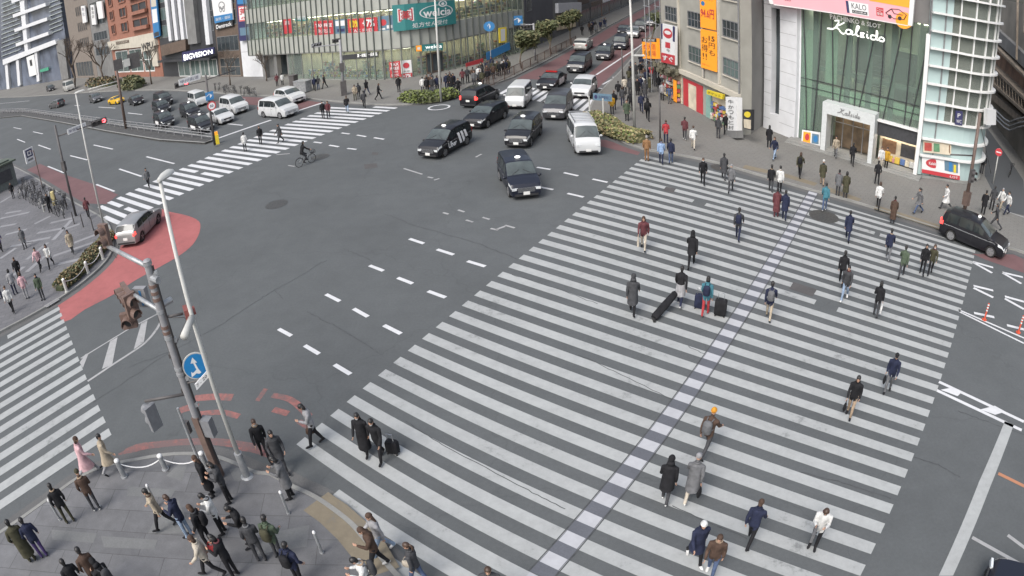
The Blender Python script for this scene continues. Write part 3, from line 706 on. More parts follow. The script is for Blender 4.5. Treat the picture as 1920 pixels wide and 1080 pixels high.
# ---- white end building with the tall sign
WL = Wall((463, 145), (136, 147))
we = facade('narrow_white_building', 'plain white end wall beside the curved glass drugstore', WL, -7.2, 1.1, 22, 14, c_white)
for z in (4, 7.5, 11, 14.5, 18): g = MB(); slab(g, rectm(WL, -7.2, 1.1, z, z+.05), 0, 1, 0, 1, 0, .02, c_grey); g.build('joint', c_grey, we)
sign('vertical_sign', 'tall navy and blue vertical sign with a red pharmacy square on the white end wall', bil(WL, [(447, -22), (471, -24), (477, 73), (455, 76)]), c_snavy, [('薬', .24, .78, .42, .62, c_sred, .02)], d=.25, th=.3,
     shapes=lambda g, f, d: (slab(g, f, .14, .86, .37, .66, d, d+.006, mat('sign_pinkred', (.5, .12, .12), .5)), slab(g, f, .19, .81, .4, .635, d+.005, d+.007, c_signw), slab(g, f, .1, .9, .7, .99, d, d+.006, c_sblue), slab(g, f, .12, .88, .1, .25, d, d+.006, c_sbl2)))
# ---- clinic building
cb = facade('clinic_building', 'narrow brown building hung with clinic signs beside the white end wall', WL, 1.2, 9.6, 24, 14, c_brown)
for z in (4.4, 8.6, 12, 15.4): window(cb, rectm(WL, 1.6, 9.2, z, z+2.4), 0, 1, 0, 1, c_glass, c_grey, .1, (4, 0))
window(cb, rectm(WL, 1.8, 8.8, .3, 3.2), 0, 1, 0, 1, c_glass, c_stone, .15, (3, 1))
sign('clinic_sign', 'white and blue clinic sign with a tooth outline high on the brown building', bil(WL, [(399, -16), (436, -20), (441, 36), (407, 43)]), c_signw, [('ELEGEIT', .12, .9, .8, .92, c_ink), ('医院・歯科', .1, .9, .06, .16, c_signw)], d=.2, th=.2,
     shapes=lambda g, f, d: (slab(g, f, .0, 1, 0, .22, d, d+.006, c_sblue), ell(g, f, .5, .52, .17, .13, d, c_grey, .75), ell(g, f, .42, .4, .07, .1, d, c_grey, .6), ell(g, f, .58, .4, .07, .1, d, c_grey, .6)))
sign('clinic_sign', 'black sign with white lettering under the white clinic sign', bil(WL, [(407, 46), (440, 38), (441, 48), (408, 56)]), c_ink, [('Dentreck', .06, .95, .15, .9, c_signw, .02)], d=.2, th=.15)
# ---- white finned building
bv = facade('white_finned_building', 'white finned building over a lit clothing shop on the far avenue', WL, 9.7, 36, 26, 16, c_dark)
for k, s in enumerate((13.2, 17.3, 19.2)): pass
fin = MB()
for px in (314, 326, 338, 349): 
    s = WL.uv(px+6, 40)[0]; g = MB(); slab(g, rectm(WL, s-.75, s+.75, 7.2, 26), 0, 1, 0, 1, 0, .5, c_white); g.build('fin', c_white, bv)
s = WL.uv(364, 40)[0]; g = MB(); slab(g, rectm(WL, s-2., s+2., 6.2, 26), 0, 1, 0, 1, 0, .7, c_conc); g.build('pier', c_conc, bv)
s = WL.uv(392, 40)[0]; g = MB(); slab(g, rectm(WL, s-.8, s+.8, 5.8, 26), 0, 1, 0, 1, 0, .6, c_white); g.build('pier', c_white, bv)
for z in (8, 11.5, 15, 18.5, 22):
    window(bv, rectm(WL, 10, 12.6, z, z+2.4), 0, 1, 0, 1, c_glass, c_grey, .1); window(bv, rectm(WL, 30, 35.6, z, z+2.4), 0, 1, 0, 1, c_glassg, c_grey, .1, (2, 0))
g = MB(); slab(g, bil(WL, [(308, 84), (355, 72), (356, 92), (310, 104)]), 0, 1, 0, 1, 0, .8, c_brown); g.build('canopy', c_brown, bv)
g = MB(); slab(g, rectm(WL, 10, 35, 3.3, 3.7), 0, 1, 0, 1, 0, 1.4, c_dark); g.build('canopy', c_dark, bv)
for s0, s1 in ((10.2, 13.4), (13.7, 17), (17.4, 21.5), (22, 27.5)): window(bv, rectm(WL, s0, s1, .2, 3.1), 0, 1, 0, 1, c_glassg, c_wframe, .14, (1, 0))
sign('shop_sign', 'dark blue sign with glowing white lettering over the clothing shop', bil(WL, [(356, 94), (417, 84), (418, 96), (357, 112)]), c_snavy, [('BIGVISION', .06, .96, .08, .72, mat('lit_lettering', (.9, .9, .85), .4, emit=1.1, noise=0), .006)], d=1.45, th=.15)
sign('shop_sign', 'slim vertical sign strip with a white panel between the terracotta and white finned buildings', bil(WL, [(287, -8), (299, -10), (306, 66), (295, 70)]), c_sblue, [], d=.4, th=.3, shapes=lambda g, f, d: (slab(g, f, .1, .9, .35, .68, d, d+.006, c_signw), slab(g, f, .1, .9, .74, .97, d, d+.006, c_beige2), slab(g, f, .1, .9, .02, .12, d, d+.006, c_dark)))
# ---- terracotta building
tb_ = facade('terracotta_building', 'terracotta tiled building with balconies over a cream shop front', WL, 36.2, 71, 28, 16, c_brick)
for z in (10.8, 14.2, 17.6, 21, 24.4):
    for s0, s1 in ((41, 51), (55, 60), (65, 68)):
        window(tb_, rectm(WL, s0, s1, z, z+2.2), 0, 1, 0, 1, c_dark, c_brick, .3, (1, 0), depth=.25)
    g = MB(); slab(g, rectm(WL, 40.5, 51.5, z-.2, z+.55), 0, 1, 0, 1, .25, .9, c_brick); g.build('balcony', c_brick, tb_)
g = MB(); slab(g, bil(WL, [(206, 78), (293, 60), (298, 84), (211, 93)]), 0, 1, 0, 1, .0, .7, c_beige2); g.build('fascia', c_beige2, tb_)
for s0, s1 in ((41, 47), (48, 57), (58, 68)): window(tb_, rectm(WL, s0, s1, 1.4, 6.4), 0, 1, 0, 1, c_glassg, c_wframe, .25, (1, 1))
g = MB(); slab(g, rectm(WL, 37.5, 41, 2.4, 8.2), 0, 1, 0, 1, .02, .4, c_beige2); g.build('pier', c_beige2, tb_)
sign('shop_sign', 'cream panel with big dark painted letters on the terracotta building', bil(WL, [(270, 79), (294, 74), (296, 90), (272, 96)]), c_beige2, [('WPU', .05, .95, .1, .9, c_ink, .03)], d=.72, th=.08)
sign('shop_sign', 'small brown lettering plate on the cream shop fascia', bil(WL, [(223, 77), (247, 73), (248, 78), (224, 82)]), c_brown, [('HOMEMADE', .08, .92, .2, .8, c_beige2)], d=.75, th=.06)
# ---- dark narrow buildings and the taupe office
db = facade('dark_narrow_building', 'dark narrow building with pale vertical signs beside the terracotta one', WL, 71.2, 88, 30, 16, c_conc)
for z in range(6, 28, 4): window(db, rectm(WL, 73, 86, z, z+2.2), 0, 1, 0, 1, c_glass, c_grey, .2, (4, 0))
sign('vertical_sign', 'white vertical sign with dark characters on the dark narrow building', bil(WL, [(176, 8), (183, 8), (187, 44), (179, 45)]), c_signw, [('薬', .2, .8, .75, .9, c_ink), ('局', .2, .8, .55, .7, c_ink), ('店', .2, .8, .35, .5, c_ink)], d=.6, th=.4)
sign('vertical_sign', 'pale blank vertical sign right of the sign with dark characters', bil(WL, [(187, 2), (197, 0), (201, 32), (192, 34)]), c_signw, [], d=.6, th=.4)
tp = facade('taupe_office_building', 'taupe tiled office with small dark slot windows behind bare trees', WL, 88.2, 115, 34, 20, c_stone)
for z in (9, 13.5, 18, 22.5, 27):
    for k in range(5): window(tp, rectm(WL, 92+k*2.2, 93.3+k*2.2, z, z+2.6), 0, 1, 0, 1, c_ink, c_stone, .15)
window(tp, rectm(WL, 92, 112, .5, 5), 0, 1, 0, 1, c_glass, c_stone, .4, (5, 0))
sign('vertical_sign', 'small vertical sign with navy characters on the taupe office', bil(WL, [(157, 10), (164, 9), (168, 40), (161, 42)]), c_signw, [('本', .2, .8, .7, .9, c_snavy), ('社', .2, .8, .4, .6, c_snavy)], d=.5, th=.4)
# ---- white office at the far left
WO = Wall((136, 147), (8, 168))
wo = facade('white_office_building', 'large white and glass office block at the far left of the avenue', WO, 0, 110, 44, 30, mat('office_glass', (.1, .115, .15), .15, noise=.5, scale=.15, spec=.6))
sA = WO.uv(45, 60)[0]; sB = WO.uv(118, 60)[0]
def WZ(px, py): return WO.uv(px, py)
g = MB(); slab(g, bil(WO, [(38, -40), (48, -40), (58, 96), (52, 98)]), 0, 1, 0, 1, 0, 1.2, c_white); g.build('pier', c_white, wo)
for k in range(6):
    y = 83-27*k; x = 36-2.6*k
    g = MB(); slab(g, bil(WO, [(x, y-4), (x+62, y-26), (x+63, y-20), (x+1, y+2)]), 0, 1, 0, 1, 0, 1.6, c_white); g.build('sunshade', c_white, wo)
g = MB(); slab(g, bil(WO, [(10, 110), (110, 72), (112, 80), (11, 120)]), 0, 1, 0, 1, 0, 1.4, c_white, 3); g.build('fascia', c_white, wo)
c_louv = mat('pale_louvre', (.33, .37, .37), .5, noise=.06)
for k in range(22):
    y = 104-8.2*k; g = MB(); slab(g, bil(WO, [(4, y), (40, y-13), (40, y-12), (4, y+1.2)]), 0, 1, 0, 1, 0, .5, c_louv); g.build('louvre', c_louv, wo)
    y = 62-8.2*k
    if k < 14: g = MB(); slab(g, bil(WO, [(94, y), (118, y-9), (118, y-8), (94, y+1.2)]), 0, 1, 0, 1, 0, .5, c_louv); g.build('louvre', c_louv, wo)
for c in ([(12, 117), (17, 115), (21, 165), (16, 167)], [(33, 110), (38, 108), (42, 158), (37, 160)], [(68, 98), (73, 96), (78, 150), (73, 152)], [(108, 76), (124, 72), (133, 146), (120, 148)]):
    g = MB(); slab(g, bil(WO, c), 0, 1, 0, 1, 0, .9, c_white if c[0][0] < 100 else c_conc); g.build('pier', c_white, wo)
sign('shop_banner', 'large white banner with a dark figure shape on the white office front', bil(WO, [(54, 106), (68, 100), (74, 138), (60, 142)]), c_signw, [], d=1., th=.1, shapes=lambda g, f, d: slab(g, f, .35, .65, .5, .8, d, d+.02, c_ink))
sign('shop_sign', 'green fascia strip above the white office entrance', bil(WO, [(79, 129), (95, 124), (96, 130), (80, 134)]), mat('sign_green', (.05, .25, .16), .5), [], d=.8, th=.2)
# ---- far street, left side
WF = Wall(V(3.4, 88.2), V(3.4+.345*140, 88.2+.938*140))
sx = lambda px, py: WF.uv(px, py)[0]
a1 = sx(1040, 90); a2 = sx(1086, 60); a3 = sx(1112, 50)
fb = facade('dark_grey_building', 'plain dark grey building on the left of the far street behind small trees', WF, .2, a1, 18, 14, mat('dark_grey_wall', (.1, .1, .108), .85, noise=.12, scale=.5))
for z in (5.5, 9.5, 13.5): window(fb, rectm(WF, 1, 3.2, z, z+2), 0, 1, 0, 1, c_glass, c_grey, .12)
f2 = facade('white_front_building', 'building with a white shop fascia on the left of the far street', WF, a1+.1, a2, 17, 14, c_conc)
g = MB(); slab(g, bil(WF, [(1041, 6), (1085, 4), (1085, 22), (1041, 24)]), 0, 1, 0, 1, 0, .5, c_white); g.build('fascia', c_white, f2)
window(f2, bil(WF, [(1043, 27), (1080, 24), (1080, 50), (1043, 58)]), 0, 1, 0, 1, mat('shop_lit', (.3, .25, .17), .4, emit=.12, noise=.4, scale=1), c_dark, .15, (4, 0))
s = a2; rs = random.Random(4)
for i, (w_, h, c, lab) in enumerate([(9, 15, c_brown, 'brown fronted shop building further up the far street'), (10, 20, c_conc, 'grey shop building further up the far street'), (8, 16, mat('ochre_wall', (.3, .16, .09), .8, noise=.2), 'ochre fronted building near the end of the far street'), (14, 24, c_stone, 'taupe building at the far end of the street, left side'), (30, 28, c_dark, 'darkest tall building at the far end of the street, left side')]):
    t = facade('shop_building', lab, WF, s+.1, s+w_, h, 12, c)
    window(t, rectm(WF, s+.6, s+w_-.5, .3, 2.8), 0, 1, 0, 1, c_glass, c_grey, .15, (2, 0))
    g = MB(); slab(g, rectm(WF, s+.3, s+w_-.2, 3., 3.8), 0, 1, 0, 1, 0, .4, rs.choice([c_signw, c_dark, c_brown, c_sred])); g.build('fascia', c_dark, t)
    for z in range(5, int(h)-3, 3): window(t, rectm(WF, s+.8, s+w_-.7, z, z+1.7), 0, 1, 0, 1, c_glass, c_grey, .12, (3, 0))
    s += w_
WE = Wall(V(38, 205), V(85, 188))
eb = facade('end_building', 'dark building closing the far end of the street', WE, 0, 50, 34, 20, c_conc)
for z in range(2, 30, 4):
    for k in range(5): window(eb, rectm(WE, 2+k*9.6, 9+k*9.6, z, z+2.4), 0, 1, 0, 1, c_glass, c_grey, .3, (2, 0))
# ---- far street, right side
WR = Wall(V(15.6, 62.6), V(15.6+.31*140, 62.6+.95*140)); WR.n = -WR.n
s = .2
for i, (w_, h, c, lab) in enumerate([(16, 16, c_conc, 'grey building with scaffold poles behind the orange lit sign'), (20, 22, c_stone, 'taupe building on the right of the far street'), (40, 26, c_dark, 'dark tall building on the right of the far street')]):
    t = facade('street_building', lab, WR, s, s+w_, h, 14, c)
    for z in range(4, int(h)-3, 4): window(t, rectm(WR, s+1, s+w_-1, z, z+2), 0, 1, 0, 1, c_glass, c_grey, .15, (5, 0))
    window(t, rectm(WR, s+.6, s+w_-.5, .3, 2.8), 0, 1, 0, 1, c_glass, c_grey, .15, (4, 0)); s += w_+.1
# ---- beige building with orange banners
WB = Wall((1281, 197), (1382, 252))
bb = facade('beige_building', 'beige four storey building with long orange banners on the near right corner', WB, -4.0, 9.75, 22, 1., c_beige)
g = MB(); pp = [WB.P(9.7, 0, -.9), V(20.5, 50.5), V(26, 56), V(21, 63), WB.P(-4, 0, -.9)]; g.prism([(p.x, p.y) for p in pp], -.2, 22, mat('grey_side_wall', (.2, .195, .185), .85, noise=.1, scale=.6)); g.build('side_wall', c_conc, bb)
for z in (4.45, 7.55, 10.65, 13.75, 16.9):
    for s0, s1 in ((-3., -.8), (1.35, 3.65), (7.15, 9.45)):
        window(bb, rectm(WB, s0, s1, z, z+1.35), 0, 1, 0, 1, c_glassg if z < 5 else c_glass, c_grey, .08, (3, 1), .0, .07)
        g = MB(); slab(g, rectm(WB, s0-.1, s1+.1, z-.15, z-.05), 0, 1, 0, 1, 0, .14, c_beige2); g.build('sill', c_beige2, bb)
for s in (-1.9+1.5, 3.85, 6.5): 
    g = MB(); slab(g, rectm(WB, s-.12, s+.12, 3.4, 22), 0, 1, 0, 1, 0, .12, c_beige2); g.build('pilaster', c_beige2, bb)
g = MB(); slab(g, rectm(WB, -4, 9.75, 2.95, 3.35), 0, 1, 0, 1, 0, .35, c_beige2); g.build('cornice', c_beige2, bb)
g = MB(); g.tube([WB.P(9.6, .1, .1), WB.P(9.6, 22, .1)], .06, 8, c_grey); g.tube([WB.P(4.05, 3.4, .1), WB.P(4.05, 22, .1)], .04, 6, c_grey); g.build('drainpipe', c_grey, bb)
g = MB(); slab(g, rectm(WB, .2, 3.7, .1, 2.6), 0, 1, 0, 1, .0, .06, c_sred); slab(g, rectm(WB, 1.2, 2.6, .1, 2.3), 0, 1, 0, 1, .06, .08, c_shopw); g.build('shop_front', c_sred, bb)
g = MB(); slab(g, rectm(WB, 4.3, 5.2, .1, 2.5), 0, 1, 0, 1, 0, .07, mat('mint_door', (.2, .33, .29), .6)); g.build('door', c_glass, bb)
g = MB(); slab(g, rectm(WB, 5.4, 8.2, .1, 2.3), 0, 1, 0, 1, 0, .04, c_shopw); goods(g, WB, 5.5, 7.6, .3, 1.8, .35, random.Random(2), .35, .3); g.build('shop_front', c_shopw, bb)
g = MB(); slab(g, rectm(WB, -3.9, -.1, .1, 2.8), 0, 1, 0, 1, 0, .05, c_shopw); goods(g, WB, -3.8, -.2, .3, 2.2, .45, random.Random(6), .4, .4); slab(g, rectm(WB, -.9, -.3, .2, 2.2), 0, 1, 0, 1, .46, .5, c_sora); g.build('shop_front', c_shopw, bb)
g = MB(); rs = random.Random(8)
for k in range(60):
    p = WB.P(rs.uniform(-4, .1), rs.uniform(2.5, 3.3), rs.uniform(.3, 1.3)); g.blob(p, (rs.uniform(.12, .28),)*3, None, 5, 3)
g.build('thatched_awning', mat('awning_brown', (.09, .085, .06), .95, noise=.4, scale=6), bb)
tb1, br1 = c_sora, c_ink
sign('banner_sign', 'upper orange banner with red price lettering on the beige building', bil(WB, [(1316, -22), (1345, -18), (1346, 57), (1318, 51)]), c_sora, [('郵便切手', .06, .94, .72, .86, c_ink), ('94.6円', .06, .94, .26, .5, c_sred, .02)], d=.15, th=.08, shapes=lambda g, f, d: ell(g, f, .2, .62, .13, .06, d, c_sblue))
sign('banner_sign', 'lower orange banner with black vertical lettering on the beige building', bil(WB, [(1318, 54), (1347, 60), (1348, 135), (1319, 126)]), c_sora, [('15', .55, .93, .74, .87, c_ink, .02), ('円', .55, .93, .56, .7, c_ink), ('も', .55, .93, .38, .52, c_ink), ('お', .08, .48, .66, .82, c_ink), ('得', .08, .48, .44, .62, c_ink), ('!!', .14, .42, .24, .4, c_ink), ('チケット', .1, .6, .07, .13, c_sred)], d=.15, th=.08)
sign('hanging_sign', 'white hanging sign with a red emblem and red strip on the beige building', bil(WB, [(1254, 44), (1280, 50), (1280, 122), (1254, 116)]), c_signw, [('すぐ', .1, .9, .06, .2, c_signw, .03), ('今', .4, .65, .3, .38, c_ink)], d=.5, th=.25,
     shapes=lambda g, f, d: (ell(g, f, .48, .78, .34, .13, d, c_sred), ell(g, f, .48, .8, .24, .05, d+.004, c_signw), slab(g, f, .3, .66, .4, .55, d, d+.004, c_sred), slab(g, f, 0, 1, 0, .25, d, d+.004, c_sred), slab(g, f, .0, .1, .6, 1, d, d+.004, c_snavy), slab(g, f, .85, 1, .6, 1, d, d+.004, c_snavy)))
sign('hanging_sign', 'glowing orange sign with dark lettering hung over the far pavement', bil(WB, [(1216, 71), (1244, 72), (1246, 110), (1218, 109)]), c_sora, [('居酒屋', .1, .9, .84, .97, c_signw), ('焼', .1, .34, .45, .68, c_sred, .02), ('鳥', .1, .34, .15, .4, c_ink), ('大', .4, .62, .45, .7, c_sred), ('衆', .4, .62, .12, .4, c_ink), ('酒', .68, .92, .45, .72, c_sred), ('場', .68, .92, .12, .4, c_sred)], d=.4, th=.3, shapes=lambda g, f, d: slab(g, f, 0, 1, .82, 1, d, d+.006, c_ink))
sign('shop_sign', 'yellow shop sign over the small kiosk window of the beige building', bil(WB, [(1337, 168), (1368, 177), (1366, 186), (1337, 176)]), c_syel, [('チケット', .1, .9, .2, .8, c_ink)], d=.4, th=.2)
sign('vertical_sign', 'tall white vertical sign with black brush characters beside the white pier', bil(WB, [(1383, 181), (1404, 183), (1404, 244), (1384, 243)]), c_signw, [(c, .25, .75, .8-.155*k, .92-.155*k, c_ink) for k, c in enumerate('牛かつもと村')], d=.6, th=.5)
g = MB(); f = bil(WB, [(1383, 243), (1404, 244), (1404, 258), (1383, 256)]); slab(g, f, -.05, 1.05, 0, 1, .55, 1.2, c_conc); tag(g.build('sign_plinth', c_conc, loc=f(.5, 0, .8)), 'concrete plinth under the tall white vertical sign', 'plinth')
sign('menu_board', 'black menu board with food pictures beside the tall white vertical sign', bil(WB, [(1407, 205), (1425, 205), (1424, 244), (1408, 240)]), c_ink, [], d=.5, th=.2, shapes=lambda g, f, d: (slab(g, f, .1, .9, .05, .5, d, d+.005, c_shopw), ell(g, f, .5, .75, .35, .15, d, c_syel)))
# ---- amusement hall: white pier, glass front, curved tower
WP = Wall((1431, 241), (1487, 264)); WK = Wall((1487, 264), (1713, 330))
kh = thing('amusement_hall_building', 'glass fronted amusement hall with a white pier and a rounded corner tower', 'building', WK.P(5, 0))
g = MB(); q1, q2 = WP.uv(1446, 140)[0], WP.uv(1462, 140)[0]; slab(g, rectm(WP, 0, q1, -.2, 20), 0, 1, 0, 1, -3, 0, c_white); slab(g, rectm(WP, q2, WP.L+.1, 0, 20), 0, 1, 0, 1, -3, 0, c_white); slab(g, rectm(WP, q1, q2, 0, 1.5), 0, 1, 0, 1, -3, -.0, c_white); slab(g, rectm(WP, q1, q2, 10.3, 20), 0, 1, 0, 1, -3, 0, c_white)
g.build('pier', c_white, kh)
g = MB(); slab(g, rectm(WP, q1, q2, 1.5, 10.3), 0, 1, 0, 1, -.7, -.6, c_glass); g.build('window', c_glass, kh)
g = MB()
for k in range(1, 14): slab(g, rectm(WP, 0.02, q1-.02, k*1.05, k*1.05+.025), 0, 1, 0, 1, 0, .004, c_grey); slab(g, rectm(WP, q2+.02, WP.L, k*1.05, k*1.05+.025), 0, 1, 0, 1, 0, .004, c_grey)
g.build('joint', c_grey, kh)
kg = glass_mat('hall_glass', (.78, .9, .83), .74)
g = MB(); slab(g, rectm(WK, .35, 10.9, 3.1, 11.2), 0, 1, 0, 1, -.35, -.32, kg); slab(g, rectm(WK, .35, 2.7, .3, 3.1), 0, 1, 0, 1, -.35, -.32, kg); g.build('glass_front', kg, kh)
back = mat('hall_interior', (.42, .43, .37), .8, noise=.3, scale=.4)
for nm_, r_, d_, m_ in (('inner_wall', (0, 11.6, 0, 20), (-6, -4.6), back), ('gallery_floor', (0, 11.6, 5.9, 6.25), (-4.6, -1.2), c_conc), ('upper_wall', (0, 11.6, 11.2, 20), (-4.6, -.3), c_conc), ('side_wall', (0, .35, 0, 11.2), (-4.6, -.3), c_white),
                       ('inner_balustrade', (.5, 10.8, 3.95, 4.85), (-1.05, -1.), mat('pale_balustrade', (.5, .55, .46), .5, noise=.08)), ('inner_panel', (2.2, 3.2, 5.1, 9.3), (-1.1, -1.05), mat('pale_inner_panel', (.42, .47, .4), .5, noise=.1)), ('inner_panel', (.5, 1.2, 1., 9.), (-1.1, -1.05), _M['pale_balustrade']), ('dark_stair', (7.9, 9.4, 4.9, 8.2), (-1.9, -1.7), c_dark), ('dark_room', (4.4, 6.8, 6.3, 9.6), (-2.6, -2.4), c_ink)):
    g = MB(); slab(g, rectm(WK, *r_), 0, 1, 0, 1, *d_, m_); g.build(nm_, m_, kh)
for s0 in (3.9, 7.3):
    g = MB(); slab(g, rectm(WK, s0, s0+.3, 5.3, 8.6), 0, 1, 0, 1, -3, -2.8, mat('inner_frame', (.5, .5, .4), .6, noise=.08)); slab(g, rectm(WK, s0, s0+2.4, 8.6, 8.9), 0, 1, 0, 1, -3, -2.8, _M['inner_frame']); slab(g, rectm(WK, s0+.3, s0+2.4, 5.3, 8.6), 0, 1, 0, 1, -3.1, -3.0, c_glass)
    for k in range(12): slab(g, rectm(WK, s0+1.6, s0+3., 4.6+k*.3, 4.64+k*.3), 0, 1, 0, 1, -2.4, -2.1, c_dark)
    g.build('inner_window', c_glass, kh)
for k in range(6):
    g = MB(); slab(g, rectm(WK, 1+k*1.7, 1.8+k*1.7, 5.8, 5.86), 0, 1, 0, 1, -2.2, -2.0, c_warm); slab(g, rectm(WK, 1+k*1.7, 1.8+k*1.7, 11.08, 11.16), 0, 1, 0, 1, -2.2, -1.4, c_warm); g.build('ceiling_lamp', c_warm, kh)
tops = (.5, 2.1, 2.9, 4.4, 5.1, 6.6, 7.2, 8.6, 9.3, 10.7); bots = (1.1, 1.6, 3.2, 3.7, 5.0, 5.35, 7.0, 7.4, 9.2, 9.6)
for a, c in zip(tops, bots):
    g = MB(); zb = .3 if c < 2 else 3.5 if c < 6 else 3.2; g.tube([WK.P(c, zb, -.2), WK.P(a, 11.1, -.2)], .05, 6, c_dark); g.build('brace', c_dark, kh)
for a, c in ((1.35, 1.9), (4.1, 4.6), (5.9, 6.4), (7.8, 8.2)):
    g = MB(); slab(g, rectm(WK, a-.2, a+.25, .3 if a < 2 else 3.3, 11.1), 0, 1, 0, 1, -1.4, -.9, mat('glass_fin', (.1, .13, .12), .15, noise=.2)); g.build('column', c_conc, kh)
g = MB()
for z in (5.15, 4.5): slab(g, rectm(WK, .4, 10.8, z, z+.05), 0, 1, 0, 1, -.31, -.26, c_dark)
g.build('transom', c_dark, kh)
c_port = mat('portal_panel', (.46, .48, .48), .5, noise=.08)
g = MB(); slab(g, rectm(WK, 2.75, 7.1, 3.1, 3.95), 0, 1, 0, 1, -.3, 1.1, c_port); slab(g, rectm(WK, 2.75, 3.15, .12, 3.1), 0, 1, 0, 1, -.3, 1.1, c_port); slab(g, rectm(WK, 6.75, 7.1, .12, 3.1), 0, 1, 0, 1, -.3, 1.1, c_port); g.build('portal', c_white, kh)
g = MB(); slab(g, rectm(WK, 3.15, 6.75, .2, 3.1), 0, 1, 0, 1, -1.6, -1.5, mat('lobby', (.14, .1, .065), .6, noise=.5, scale=1.2)); slab(g, rectm(WK, 3.4, 6.5, 2.95, 3.05), 0, 1, 0, 1, -1.2, -1., c_warm); g.build('lobby', c_brown, kh)
g = MB()
for k in range(5): slab(g, rectm(WK, 3.2+k*.87, 3.26+k*.87, .2, 3.05), 0, 1, 0, 1, -.5, -.42, c_grey)
slab(g, rectm(WK, 3.2, 6.7, 2.3, 2.36), 0, 1, 0, 1, -.5, -.43, c_grey); g.build('door_frame', c_grey, kh)
g = MB(); slab(g, rectm(WK, 7.15, 10.6, 2.3, 3.35), 0, 1, 0, 1, -.32, .05, c_dark); slab(g, rectm(WK, 7.15, 10.6, .2, 2.3), 0, 1, 0, 1, -1.2, -1.1, c_shopw); slab(g, rectm(WK, 7.2, 10.5, 2.12, 2.2), 0, 1, 0, 1, -.9, -.75, c_warm); goods(g, WK, 7.3, 10.3, .3, .8, -.75, random.Random(9), .5, .5); slab(g, rectm(WK, 7.4, 8.6, .9, 1.9), 0, 1, 0, 1, -1.08, -1.05, PAL[4]); slab(g, rectm(WK, 9., 10.2, .9, 1.9), 0, 1, 0, 1, -1.08, -1.05, PAL[7]); slab(g, rectm(WK, 7.1, 10.5, 3.35, 3.5), 0, 1, 0, 1, -.3, .25, c_signw); g.build('shop_front', c_shopw, kh)
for k in range(3):
    g = MB(); slab(g, rectm(WK, -.2+k*.0, 11.2, .12, .3-k*.06), 0, 1, 0, 1, -.5, .75+k*.4, M_kerb); g.build('step', M_kerb, kh)
# tower
tw = smooth_line([WK.P(10.75, 0, .35), V(31.2, 38.75), V(33.2, 38.1), V(35.2, 38.6), V(36.7, 40.2), V(37.4, 42.4), V(37.6, 46)], 4)
WT = CurveWall(tw)
nT = 24; ST = [WT.L*k/nT for k in range(nT+1)]
tg = glass_mat('tower_glass', (.75, .8, .74), .6); tpan = mat('pale_teal_panel', (.34, .43, .425), .35, noise=.06, scale=.6)
i0 = max(3, round(WT.uv(1774, 150)[0]/WT.L*nT))
g = MB(); band(g, .3, 20, -.3, -.02, tpan, 0, i0, WT, ST); band(g, .3, 4.3, -.3, -.02, tpan, i0, nT, WT, ST); g.build('tower_panels', tpan, kh)
g = MB(); band(g, 4.3, 20, -.12, -.05, tg, i0, nT, WT, ST); g.build('tower_glass', tg, kh)
g = MB(); band(g, .1, 20, -2.2, -1.9, mat('tower_core', (.2, .2, .17), .7, noise=.3, scale=.8), 0, nT, WT, ST)
g.build('tower_core', c_conc, kh)
for z in (1.75, 3., 4.4, 5.7, 7.05, 8.35, 9.6, 10.85, 12.15, 13.45, 14.75, 16.05):
    g = MB(); band(g, z, z+.14, .0, .34, c_wframe, 0, nT, WT, ST); g.build('ring_rail', c_wframe, kh)
for k in range(0, nT+1, 2):
    g = MB(); s = ST[k]; a = WT.normal(s); tt = Vector((-a.y, a.x, 0)); p = WT.P(s, 0); q = [p+tt*.05-a*.1, p-tt*.05-a*.1, p-tt*.05+a*.06, p+tt*.05+a*.06]
    z0 = .3 if k < i0 else 4.3
    g.hexa([v+V(0, 0, z0) for v in q]+[v+V(0, 0, 20) for v in q]); g.build('mullion', c_wframe if k > i0 else c_grey, kh)
g = MB(); slab(g, rectm(WK, 10.5, 10.8, .1, 10.6), 0, 1, 0, 1, -.3, .6, c_wframe); g.build('edge_fin', c_wframe, kh)
g = MB(); band(g, .0, .3, -.3, .15, M_kerb, 0, nT, WT, ST); g.build('plinth', M_kerb, kh)
fS = bil(WK, [(1430, -75), (1712, -30), (1706, 47), (1458, 8)])
def scr(g, f, d):
    slab(g, f, .56, .72, .05, .33, d, d+.01, c_snavy); slab(g, f, .58, .72, .05, .33, d+.01, d+.02, c_signw); slab(g, f, .6, .71, .07, .14, d+.02, d+.026, c_ink)
    slab(g, f, .73, 1, .42, 1, d, d+.01, c_sora); ell(g, f, .97, .1, .06, .2, d+.004, c_sora)
    slab(g, f, .775, .825, .1, .3, d, d+.012, c_sred)
    for p in [((.84, .2), (.88, .32), (.93, .34), (.985, .24)), ((.84, .2), (.9, .1), (.97, .12), (.985, .24)), ((.88, .32), (.9, .22), (.96, .22))]:
        for i in range(len(p)-1): g.tube([f(*p[i], d+.02), f(*p[i+1], d+.02)], .035, 4, c_ink)
    ell(g, f, .87, .13, .014, .05, d+.02, c_ink); ell(g, f, .94, .13, .014, .05, d+.02, c_ink)
    ell(g, f, .28, .35, .06, .12, d, mat('rose_line', (.5, .15, .2), .5), .9); ell(g, f, .3, .37, .04, .08, d, _M['rose_line'], .85); ell(g, f, .27, .33, .02, .05, d, _M['rose_line'], .8)
sign('billboard_screen', 'long glowing pink billboard screen with an orange corner above the glass hall', fS, c_spink, [('KALO', .6, .705, .17, .3, c_ink), ('OHIRA', .605, .705, .085, .125, c_signw), ('BLD', .1, .15, .12, .2, c_ink), ('ニュー', .78, .82, .21, .28, c_signw), ('登場', .78, .82, .12, .19, c_signw)], cat='screen', d=.5, th=.35, shapes=scr, frame=c_wframe)
